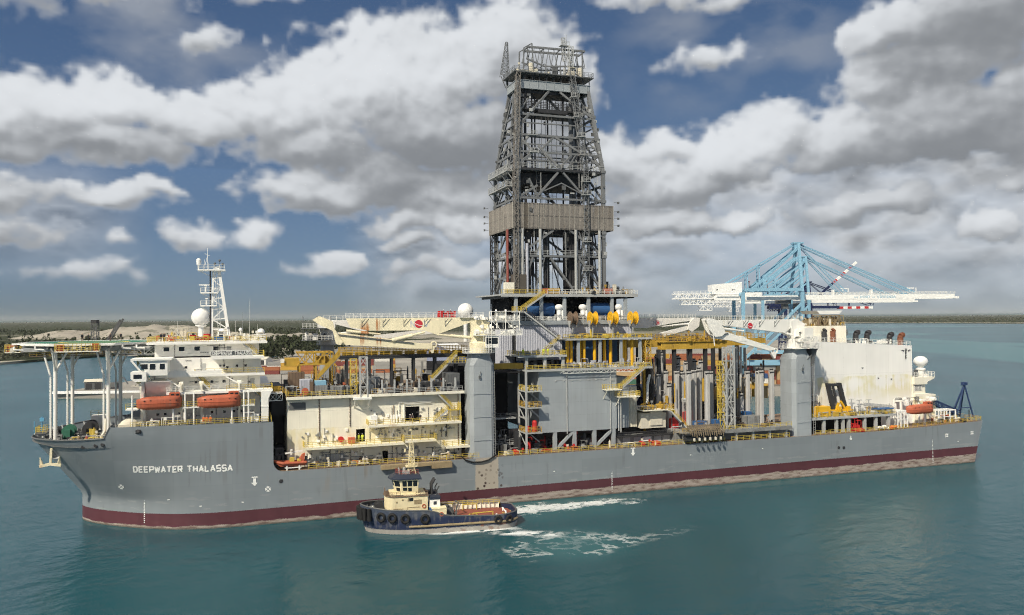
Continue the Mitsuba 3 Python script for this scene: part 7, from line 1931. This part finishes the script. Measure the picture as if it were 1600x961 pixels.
# ---------------------------------------------------------------- tug boat
TG = thing('tug_boat', 'dark blue tug with a cream wheelhouse and red after deck pushing along the ship side', 'tug')
TT = SHIP @ move(143.2, 36.6, 0, math.atan2(-3.8, 33)) @ np.diag([.955, 1, 1, 1.0])


def tug_colour(p, n, uv):
    u, v = ship_uv(p)
    big = mikit.fbm(u * .35, v * .3, p.z * .5, 4)
    run = mikit.fbm(u * 2.4, v * .2, p.z * .3, 3)
    col = mikit.mix((.022, .032, .075), (.055, .07, .105), mikit.smoothstep(2.6, 3.6, p.z + .8 * (big - .5)))
    col = col * (.7 + .6 * big)
    scuff = mikit.smoothstep(.52, .66, run * .6 + big * .45)
    col = mikit.mix(col, (.17, .17, .17), scuff * .5)
    rust = mikit.smoothstep(.52, .64, mikit.fbm(u * .8, 3.0, p.z * .8, 4)) * mikit.smoothstep(2.2, .8, p.z) * mikit.smoothstep(161, 154, u)
    col = mikit.mix(col, (.20, .075, .035), rust * .8)
    low = mikit.smoothstep(.95, .8, p.z + .5 * (run - .5) * mikit.smoothstep(164, 158, u))
    return mikit.mix(col, mikit.mix((.30, .28, .25), (.42, .40, .37), run), low * (.9 - .5 * rust))


scene['tug_paint'] = {'type': 'twosided', 'bsdf': {'type': 'principled', 'base_color': mikit.proc(tug_colour), 'roughness': .4, 'specular': .4}}
xs = np.r_[np.linspace(0, 4, 7), np.linspace(5.5, 22, 12), np.linspace(23, 32.6, 17)]


def tug_half(x, z):
    b = 5.0
    if x < 4.5: b = 5.0 * (1 - .42 * ((4.5 - x) / 4.5) ** 2.6) if x > 0 else 2.6
    if x > 21:
        s = (x - 21) / 11.6; b = 5.0 * max(0.0, 1 - s ** 2.6) ** .62
        b *= 1 - .30 * s * np.clip((4.2 - z) / 4.2, 0, 1)
    return b


def tug_top(x): return float(np.interp(x, [0, 5, 12.8, 15.4, 18.4, 27, 32.6], [3.0, 2.65, 3.05, 3.2, 4.35, 4.75, 5.35]))


P = []
for x in xs:
    zt = tug_top(x); ring_ = []
    zz = [zt, .75 * zt + .3, 1.5, .8, .2, -1.0]
    shift = lambda z: -1.5 * np.clip((3.2 - z) / 4.2, 0, 1) * np.clip((x - 22) / 10, 0, 1)
    for z in zz: ring_.append((x + shift(z), tug_half(x, z), z))
    for z in zz[::-1]: ring_.append((x + shift(z), -tug_half(x, z), z))
    P.append(ring_)
P = np.array(P); nn, mm = P.shape[:2]
i, j = np.meshgrid(np.arange(nn - 1), np.arange(mm - 1), indexing='ij'); a = i * mm + j
q = np.stack([a, a + 1, a + mm + 1, a + mm], -1).reshape(-1, 4)
g = G().add(P.reshape(-1, 3), np.vstack([q[:, [0, 1, 2]], q[:, [0, 2, 3]]]))
k0 = [tuple(c) for c in P[0]]
g.add(np.vstack([P[0], P[0].mean(0)]), [[t, (t + 1) % mm, mm] for t in range(mm)])
part(TG + '__hull', g, 'tug_paint', 35, TT)
ins = lambda x, e: max(tug_half(x, 3) - e, .05)
dx_ = [x for x in xs if .3 < x < 17.6]
v, f = sheet([(x, ins(x, .25)) for x in dx_] + [(x, -ins(x, .25)) for x in dx_[::-1]], 1.95)
part(TG + '__after_deck', G().add(v, f), 'tug_red', T=TT)
dx_ = [x for x in xs if 17.2 < x < 32.2]
v, f = sheet([(x, ins(x, .25)) for x in dx_] + [(x, -ins(x, .25)) for x in dx_[::-1]], 3.55)
g = G().add(v, f); g.add([(17.6, -4.8, 1.9), (17.6, 4.8, 1.9), (17.6, 4.8, 3.6), (17.6, -4.8, 3.6)], [[0, 1, 2], [0, 2, 3]]); part(TG + '__fore_deck', g, 'clutter_grey', T=TT)
g = G()
for s in (1, -1):
    pts = [(x, s * (tug_half(x, 4.5) - .05), tug_top(x) + .05) for x in xs]
    g.path(pts, .14, 6)
g.path([pts[0], (xs[0], tug_half(xs[0], 3) - .05, tug_top(xs[0]) + .05)], .14, 6)
part(TG + '__rail_cap', g, 'mid_steel', T=TT)
g = G()
for s in (1, -1): g.path([(x, s * (tug_half(x, 1.5) + .12), 1.5) for x in xs if x < 23.5], .22, 6)
part(TG + '__rubbing_strake', g, 'clutter_tan', T=TT)
g = G()                                                     # inner face of the far bulwark and its stanchions, cream
for s in (-1,):
    for x0, x1 in zip(np.arange(2.5, 14.5, 1.0), np.arange(3.5, 15.5, 1.0)):
        g.add([(x0, s * ins(x0, .2), 2.0), (x1, s * ins(x1, .2), 2.0), (x1, s * ins(x1, .2), tug_top(x1) + .12), (x0, s * ins(x0, .2), tug_top(x0) + .12)], [[0, 1, 2], [0, 2, 3]])
        g.prism([(x0 - .05, 2.0), (x0 + .05, 2.0), (x0 + .05, 3.1), (x0 - .05, 3.1)], s * ins(x0, .2), s * ins(x0, .2) + .35)
part(TG + '__bulwark_lining', g, 'cream_paint', T=TT)
g = G(); g.rail([(2.4, -4.1, 2.9), (6, -4.6, 2.9), (15, -4.7, 3.0)], .8, 1.2, .1, 1); part(TG + '__bulwark_rail', g, 'rail_yellow', T=TT)
g = G(); g.path([(5.0, 1.6, 2.0), (5.0, 1.6, 2.7), (9.4, 2.2, 2.7), (9.4, 2.2, 2.0)], .12, 6); g.lathe((9.2, 1.4, 2.3), [(.8, -.06), (1.0, 0), (.8, .06)], 16); g.path([(2.0, 1.8, 2), (3.0, 2.2, 2.5)], .12, 6); g.path([(10.6, -3.6, 2), (10.6, -3.6, 3.2), (7.6, -3.6, 3.2), (7.6, -3.6, 2)], .12, 6)
part(TG + '__towing_bar', g, 'rail_yellow', T=TT)
g = G(); [g.pipe((x, y, 2.0), (x, y, 2.7), .18, 8) for x, y in ((2.2, -1.4), (2.2, 1.4), (4.6, 3.4), (12.8, 3.8))]; g.pipe((2.2, -2, 2.5), (2.2, 2, 2.5), .14, 8); part(TG + '__bitts', g, 'bright_white', T=TT)
g = G(); g.pipe((14.6, -1.6, 2.9), (14.6, 1.6, 2.9), .75, 14); [g.pipe((14.6, y - .05, 2.9), (14.6, y + .05, 2.9), 1.05, 16) for y in (-1.6, 1.6)]; g.box(13.6, 15.8, -2.2, 2.2, 2.0, 2.3); g.bar((13.0, .4, 2), (12.2, .4, 4.6), .25); g.bar((12.2, .4, 4.6), (12.6, -1.4, 4.6), .2); part(TG + '__towing_winch', g, 'mid_steel', 35, TT)
# deckhouse, wheelhouse
g = G(); g.prism([(19.0, -3.3), (26.2, -3.3), (27.4, -2.2), (27.7, 0), (27.4, 2.2), (26.2, 3.3), (19.0, 3.3)], 3.5, 7.0, 'xy'); g.box(19.4, 26.6, -2.7, 2.7, 7.0, 7.35)
part(TG + '__deckhouse', g, 'tug_cream', T=TT)
g = G(); g.prism([(18.8, -3.5), (26.3, -3.5), (27.6, -2.3), (27.9, 0), (27.6, 2.3), (26.3, 3.5), (18.8, 3.5)], 7.0, 7.1, 'xy'); part(TG + '__boat_deck', g, 'deck_brown', T=TT)
part(TG + '__boat_deck_railing', G().rail([(19, 3.4, 7.1), (21.4, 3.4, 7.1)], .9, .9, .08), 'deck_brown', T=TT)
part(TG + '__boat_deck_railing', G().rail([(24.6, 3.4, 7.1), (26.3, 3.4, 7.1), (27.5, 2.2, 7.1), (27.5, -2.2, 7.1)], .9, .9, .08), 'deck_brown', T=TT)
lo = [(20.9, -2.3), (24.2, -2.3), (25.3, -1.4), (25.5, 0), (25.3, 1.4), (24.2, 2.3), (20.9, 2.3)]
hi = [(20.8, -2.7), (24.6, -2.7), (26.0, -1.6), (26.3, 0), (26.0, 1.6), (24.6, 2.7), (20.8, 2.7)]
WHZ = (7.35, 10.2)
v_, f_ = loft([[(x, y, WHZ[0]) for x, y in lo], [(x, y, WHZ[1]) for x, y in hi]]); WH = part(TG + '__wheelhouse', G().add(v_, f_), 'tug_cream', T=TT)
def wh_pane(e0, s0, s1, t0, t1):
    a, b = e0, e0 + 1
    Q = lambda s, t: (np.array([*lo[a], WHZ[0]]) * (1 - s) + np.array([*lo[b], WHZ[0]]) * s) * (1 - t) + (np.array([*hi[a], WHZ[1]]) * (1 - s) + np.array([*hi[b], WHZ[1]]) * s) * t
    c = np.array([Q(s0, t0), Q(s1, t0), Q(s1, t1), Q(s0, t1)]); nrm = np.cross(c[1] - c[0], c[3] - c[0]); nrm /= np.linalg.norm(nrm)
    part(WH + '_pane', G().add(np.vstack([c - nrm * .03, c + nrm * .03]), BOXQ), 'glass_dark', T=TT)
BOXQ = np.array([[4, 5, 6], [4, 6, 7], [0, 2, 1], [0, 3, 2], [0, 1, 5], [0, 5, 4], [1, 2, 6], [1, 6, 5], [2, 3, 7], [2, 7, 6], [3, 0, 4], [3, 4, 7]])
for s0, s1 in ((.10, .34), (.40, .64), (.70, .93)): wh_pane(5, s0, s1, .52, .90); wh_pane(5, s0, s1, .22, .44) if s0 < .2 or s0 > .6 and False else None
wh_pane(5, .40, .62, .16, .42)
for e in (0, 1, 2, 3, 4):
    for s0, s1 in (((.12, .88),) if e in (1, 4, 2, 3) else ((.1, .34), (.4, .64), (.7, .93))): wh_pane(e, s0, s1, .52, .90)
wh_pane(4, .2, .8, .18, .42); wh_pane(1, .2, .8, .18, .42)
rf = [(20.2, -3.1), (24.9, -3.1), (26.5, -1.9), (26.9, 0), (26.5, 1.9), (24.9, 3.1), (20.2, 3.1)]
rt = [(20.6, -2.2), (24.2, -2.2), (25.4, -1.4), (25.7, 0), (25.4, 1.4), (24.2, 2.2), (20.6, 2.2)]
v_, f_ = loft([[(x, y, 10.2) for x, y in rf], [(x, y, 10.45) for x, y in rf], [(x, y, 11.05) for x, y in rt]]); part(TG + '__wheelhouse_roof', G().add(v_, f_), 'tug_navy', T=TT)
part(TG + '__roof_railing', G().rail([(20.8, 2.0, 11.05), (24.2, 2.0, 11.05), (25.4, 0, 11.05), (24.2, -2.0, 11.05)], .9, .8, .07), 'faded_red', T=TT)
for y in (-1, .2, 1): part(TG + '__searchlight', G().pipe((24.6, y, 11.0), (24.6, y, 12.0), .12, 6), 'pale_steel', T=TT)
g = G(); g.box(22.4, 24.0, .6, 1.4, 11.05, 11.6); g.pipe((23.4, -1.2, 11.05), (23.4, -1.2, 11.9), .3, 8); part(TG + '__roof_locker', g, 'pale_steel', kind='stuff', T=TT)
g = G(); g.xtruss((22.0, 0, 11.0), (22.0, 0, 17.0), (1.5, .6), (1.3, .5), 7, .13, .08); g.bar((22, 0, 17), (22, 0, 19.4), .12); g.bar((22, -1.4, 15.2), (22, 1.4, 15.2), .12); g.bar((23.2, 0, 14.6), (21, 0, 14.6), .12); g.bar((21.2, 1.4, 11), (22, 0, 14), .1); g.bar((21.2, -1.4, 11), (22, 0, 14), .1)
g.ball((22.1, 0, 19.5), .28, 1, (1.3, 1, .6)); g.bar((22.6, 0, 13.6), (24.0, 0, 13.7), .3, .12); g.pipe((23.3, 0, 15.2), (23.3, 0, 15.8), .2, 8); g.box(20.9, 23.2, -1, 1, 12.3, 12.42); g.rail([(20.9, 1, 12.42), (23.2, 1, 12.42)], .7, .7, .07)
part(TG + '__mast', g, 'tug_cream', T=TT)
for y in (2.5, -2.5):
    F = TG + '__funnel'
    g = G(); g.prism([(16.4, 3.6), (18.7, 3.6), (18.5, 6.2), (16.5, 6.2)], y - .9, y + .9); k = part(F, g, 'bright_white', T=TT)
    part(k + '__cap', G().box(16.4, 18.6, y - 1.0, y + 1.0, 6.2, 6.75), 'tug_navy', T=TT)
    part(k + '__band', G().box(16.38, 18.72, y - .93, y + .93, 3.9, 4.7), 'tug_blue', T=TT)
    s = 1 if y > 0 else -1
    g = G()
    for q in range(4): a = math.pi / 4 + q * math.pi / 2; g.box(17.5 + .24 * math.cos(a) - .16, 17.5 + .24 * math.cos(a) + .16, y + s * .9, y + s * .95, 5.5 + .24 * math.sin(a) - .16, 5.5 + .24 * math.sin(a) + .16)
    part(k + '__emblem', g, 'tug_navy', T=TT)
    g = G(); g.path([(17.8, y * .3, 6.5), (17.9, y * .3, 8.6), (17.2, y * .3, 9.7)], .24, 8); g.path([(16.8, y * .6, 6.5), (16.9, y * .6, 7.6), (16.4, y * .6, 8.4)], .12, 6); part(k + '__exhaust', g, 'dark_steel', T=TT)
g = G(); g.prism([(15.4, 3.0), (18.2, 3.6), (18.2, 4.6), (15.3, 4.7)], 4.3, 4.9); g.box(15.3, 18.4, 2.6, 5.0, 4.65, 4.75); part(TG + '__side_house', g, 'tug_cream', T=TT)
for x, y, z in ((19.8, 3.36, 5.0), (16.4, 4.96, 3.6)): g = G().lathe((x, y, z), [(.26, -.08), (.42, -.08), (.42, .08), (.26, .08), (.26, -.08)], 16, 1); part(TG + '__lifebuoy', g, 'orange_paint', 40, TT)
g = G()
for x0, x1, z in ((24.0, 26.0, 4.7), (20.6, 23.2, 4.9)): g.path([(x0, 3.36, z), (x1, 3.36, z), (x1, 3.36, z - .8)], .05, 5)
[g.box(x, x + .35, 3.3, 3.4, z, z + .25) for x, z in ((25.2, 5.9), (22.8, 6.2), (24, 6.3))]; part(TG + '__wall_fittings', g, 'clutter_tan', kind='stuff', T=TT)
part(TG + '__side_window', G().box(22.0, 23.0, 3.26, 3.36, 6.1, 6.7), 'glass_dark', T=TT)
part(TG + '__side_grille', G().box(20.3, 21.8, 3.26, 3.38, 5.5, 6.3), 'clutter_tan', T=TT)
def tyre(x, y, z, ax, R=.75, r_=.28):
    g = G(); t = np.arange(18) * 2 * np.pi / 18; s = np.arange(8) * 2 * np.pi / 8
    V = np.array([((R - .0 + r_ * math.cos(b)) * math.cos(a), r_ * math.sin(b), (R + r_ * math.cos(b)) * math.sin(a)) for a in t for b in s])
    c, n = math.cos(ax), math.sin(ax); V = np.stack([V[:, 0] * c - V[:, 1] * n, V[:, 0] * n + V[:, 1] * c, V[:, 2]], 1) + [x, y, z]
    i, j = np.meshgrid(np.arange(18), np.arange(8), indexing='ij'); A_ = i * 8 + j; B_ = i * 8 + (j + 1) % 8; C_ = ((i + 1) % 18) * 8 + (j + 1) % 8; D_ = ((i + 1) % 18) * 8 + j
    q = np.stack([A_, B_, C_, D_], -1).reshape(-1, 4); part(TG + '__tyre_fender', g.add(V, np.vstack([q[:, [0, 1, 2]], q[:, [0, 2, 3]]])), 'black_rubber', True, TT)
for x, z in ((28.6, 3.4), (26.4, 3.3), (23.8, 3.1), (19.8, 2.9), (4.6, 1.9), (2.2, 1.8)):
    for s in (1, -1):
        y = tug_half(x, z); d = (tug_half(x + .4, z) - tug_half(x - .4, z)) / .8; tyre(x, s * (y + .2), z, s * math.atan(d), .72 if x > 15 else .62)
g = G()
for t in np.linspace(-1.15, 1.15, 10): g.pipe((32.9 - 1.5 * abs(t) ** 2.2, 2.6 * t, 2.6), (33.0 - 1.5 * abs(t) ** 2.2, 2.6 * t, 4.9), .42, 8)
part(TG + '__bow_fender', g, 'black_rubber', 40, TT)
g = G(); g.pipe((28.8, -1.3, 4.6), (28.8, 1.3, 4.6), .6, 14); [g.pipe((28.8, y - .06, 4.6), (28.8, y + .06, 4.6), 1.0, 18) for y in (-1.3, 1.3)]; g.box(27.8, 29.8, -1.9, 1.9, 3.55, 3.9); g.pipe((29.2, 1.6, 4.4), (29.2, 2.6, 4.4), .35, 10); part(TG + '__bow_winch', g, 'dark_steel', 35, TT)
clutter_T = SHIP
g = G(); r = np.random.default_rng(101)
for i in range(26):
    x = r.uniform(27.6, 31.2); y = r.uniform(-1, 1) * ins(x, .8); g.box(x, x + r.uniform(.2, .7), y - .2, y + .2, 3.55, 3.55 + r.uniform(.3, 1.2)) if i % 2 else g.pipe((x, y, 3.55), (x, y, 3.55 + r.uniform(.4, 1.4)), .1, 6)
part(TG + '__foredeck_gear', g, 'clutter_grey', kind='stuff', T=TT)
g = G()
for i in range(34):
    x = r.uniform(12, 16.5); y = r.uniform(-4, 4); z = 2.0
    g.box(x, x + r.uniform(.2, .8), y - .2, y + .2, z, z + r.uniform(.3, 1.3)) if i % 2 else g.bar((x, y, z), (x + r.uniform(-1, 1), y, z + r.uniform(.8, 2.4)), .1)
part(TG + '__towing_gear', g, 'mid_steel', kind='stuff', T=TT)

# ---------------------------------------------------------------- people
def figure(pose):
    """joints of a 1.76 m figure facing +y; returns body, overalls, boots, hat meshes"""
    arms = {'down': [((-.27, .02, 1.15), (-.27, .10, .90)), ((.27, .02, 1.15), (.27, .10, .90))],
            'rail': [((-.27, .12, 1.18), (-.20, .38, 1.10)), ((.27, .12, 1.18), (.20, .38, 1.10))],
            'hip': [((-.36, -.02, 1.18), (-.22, .12, 1.02)), ((.27, .05, 1.15), (.26, .14, .90))],
            'point': [((-.27, .02, 1.15), (-.27, .10, .90)), ((.30, .24, 1.30), (.34, .52, 1.36))]}[pose]
    def bone(*js):
        S = [mf.Manifold.sphere(r_, 10).translate(list(p)) for p, r_ in js]
        return mf.Manifold.batch_hull(S)
    st = .14 if pose == 'point' else .05
    limbs = [bone(((-.10, 0, .92), .10), ((-.11, st, .50), .068)), bone(((-.11, st, .50), .066), ((-.12, st * .4, .10), .046)), bone(((.10, 0, .92), .10), ((.11, -.02, .50), .068)), bone(((.11, -.02, .50), .066), ((.12, -st, .10), .046)),
             bone(((-.09, 0, .96), .115), ((.09, 0, .96), .115), ((-.13, .01, 1.36), .105), ((.13, .01, 1.36), .105)), bone(((-.17, 0, 1.41), .065), ((.17, 0, 1.41), .065))]
    hands = []
    for s, (e, h) in zip((-1, 1), arms):
        limbs += [bone(((s * .20, 0, 1.41), .062), (e, .047)), bone((e, .045), (h, .034))]
        h = np.array(h); d = (h - np.array(e)); d /= np.linalg.norm(d)
        hands.append(bone((h, .036), (h + d * .09, .03)))
        for f in range(4): b = h + d * .10 + np.array([(f - 1.5) * .018, 0, 0]); hands.append(bone((b, .010), (b + d * (.06 + .012 * (f in (1, 2))), .008)))
        hands.append(bone((h + d * .03 + [-s * .03, .02, 0], .012), (h + d * .08 + [-s * .045, .03, 0], .009)))
    head = [bone(((0, .0, 1.44), .055), ((0, .01, 1.56), .052)), bone(((0, .0, 1.67), .095), ((0, .035, 1.59), .062)), bone(((0, .10, 1.64), .016), ((0, .085, 1.67), .010)), bone(((-.092, 0, 1.64), .022), ((-.092, 0, 1.66), .02)), bone(((.092, 0, 1.64), .022), ((.092, 0, 1.66), .02))]
    feet = [bone(((s * .12, y, .05), .05), ((s * .13, y + .15, .04), .04)) for s, y in ((-1, st * .4), (1, -st))]
    U = lambda L: mf.Manifold.batch_boolean(L, mf.OpType.Add)
    def tm(M):
        m = M.to_mesh(); return trimesh.Trimesh(m.vert_properties[:, :3], m.tri_verts, process=False)
    suit = []
    for M in limbs: suit.append(M)
    body = tm(U([M.scale([.97, .97, 1]) for M in limbs] + hands + head + feet))
    hat = mf.Manifold.sphere(.118, 14).scale([1, 1.12, .85]).translate([0, .005, 1.70]).trim_by_plane([0, 0, 1], 1.69) + mf.Manifold.cylinder(.02, .125, .125, 14).scale([1, 1.2, 1]).translate([0, .02, 1.685])
    return [mikit.ply(body, None, True), mikit.ply(tm(U(limbs)), None, True), mikit.ply(tm(U([f.scale([1.06, 1.06, 1.06]) for f in feet])), None, True), mikit.ply(tm(hat), None, 40)]


FIG = {p: figure(p) for p in ('down', 'rail', 'hip', 'point')}


def person(label, u, v, w, rz, pose, suit, hat='hat_white', group=None, T=SHIP):
    k = thing('person', label, 'person', group)
    M = T @ move(u, v, w, rz)
    for nm, sh, m in zip(('body', 'overalls', 'boots', 'hard_hat'), FIG[pose], ('skin', suit, 'dark_steel', hat)):
        if nm == 'hard_hat' and hat is None: continue
        part(k + '__' + nm, sh, m, T=M)


person('person in a lime vest in the lower dark doorway, left of two', 172.0, 16.4, 15.1, .2, 'down', 'overall_lime')
person('person in a lime vest in the lower dark doorway, right of two', 171.2, 16.6, 15.1, -.3, 'hip', 'overall_lime')
for u, d, q in ((161.0, 'left', 'rail'), (160.3, 'middle', 'down'), (158.7, 'right', 'rail')): person(f'dark clad person at the rail before the upper doorway, {d} of three', u, 18.4 if q == 'rail' else 17.6, 19.0, .1, q, 'overall_dark')
HELI = [(229.6, -7.5, .6, 'down', 'leftmost'), (228.3, -7.0, 2.0, 'hip', 'second from the left'), (223.8, -6.5, -.5, 'down', 'third from the left'), (222.0, -9.0, .3, 'point', 'rightmost')]
for u, v, rz, q, d in HELI: person(f'dark clothed person standing on the green helideck, {d} of four', u, v, 37.31, rz, q, 'overall_dark', None)
for u, d, q in ((211.9, 'left', 'down'), (211.3, 'right', 'hip')): person(f'dark clothed person at the forward edge of the bridge roof, {d} of two', u, 11.6, 37.5, .4, q, 'overall_dark', None)
for u, d, q in ((134.0, 'left', 'down'), (128.9, 'middle', 'rail'), (127.8, 'right', 'hip')): person(f'lime vested person on the yellow railed side landing, {d} of three', u, 17.2, 32.96, 0, q, 'overall_lime')
for u, d, q in ((171.5, 'left', 'rail'), (170.8, 'right', 'hip')): person(f'person in pale overalls at the side deck rail below cream wall, {d} of two', u, 20.1, 10.62, .1, q, 'canvas_pale')
person('person in white overalls alone on the side deck behind the tug mast', 156.2, 20.0, 10.62, .3, 'down', 'bright_white')
person('person in khaki overalls on the side deck near the small yellow platform', 152.8, 20.0, 10.62, -.4, 'point', 'overall_khaki')
for u, d, q in ((203.4, 'left', 'rail'), (202.8, 'middle', 'down'), (202.1, 'right', 'rail')): person(f'orange clad person at the rail below the second lifeboat, {d} of three', u, 20.2, 20.87, .1, q, 'overall_orange')
person('person in white overalls at the foredeck rail below the first lifeboat', 212.9, 20.2, 20.87, 0, 'rail', 'bright_white')
person('person in khaki overalls among the mooring gear on the low bow deck', 227.0, 12.8, 17.2, .5, 'hip', 'overall_khaki')
person('person in red overalls among the mooring gear on the low bow deck', 225.6, 12.4, 17.2, -.5, 'down', 'faded_red')
TB1 = SHIP @ move(145, 18, 0, yaw1)
for x, d in ((6.4, 'right'), (8.0, 'left')): person(f'person in red overalls on top of the rusty cream crane boom, {d} of two', x, .2, 42.0, .3, 'down', 'faded_red', T=TB1)
person('person in orange overalls on the tug foredeck beside its winch', 30.2, 2.2, 3.55, .2, 'down', 'overall_orange', T=TT)
person('person in khaki overalls on the tug after deck beside the towing winch', 12.2, -2.4, 1.95, .8, 'hip', 'overall_khaki', T=TT)

# ---------------------------------------------------------------- the air over the harbour
scene['haze'] = {'type': 'cube', 'to_world': T4(np.array([[20500, 0, 0, 0], [0, 12000, 0, 8500], [0, 0, 62, 58], [0, 0, 0, 1.0]]).tolist()), 'bsdf': {'type': 'null'}, 'interior': {'type': 'ref', 'id': 'air'}}
labels['haze'] = {'label': 'thin sea haze over the harbour and the far shores', 'kind': 'stuff'}
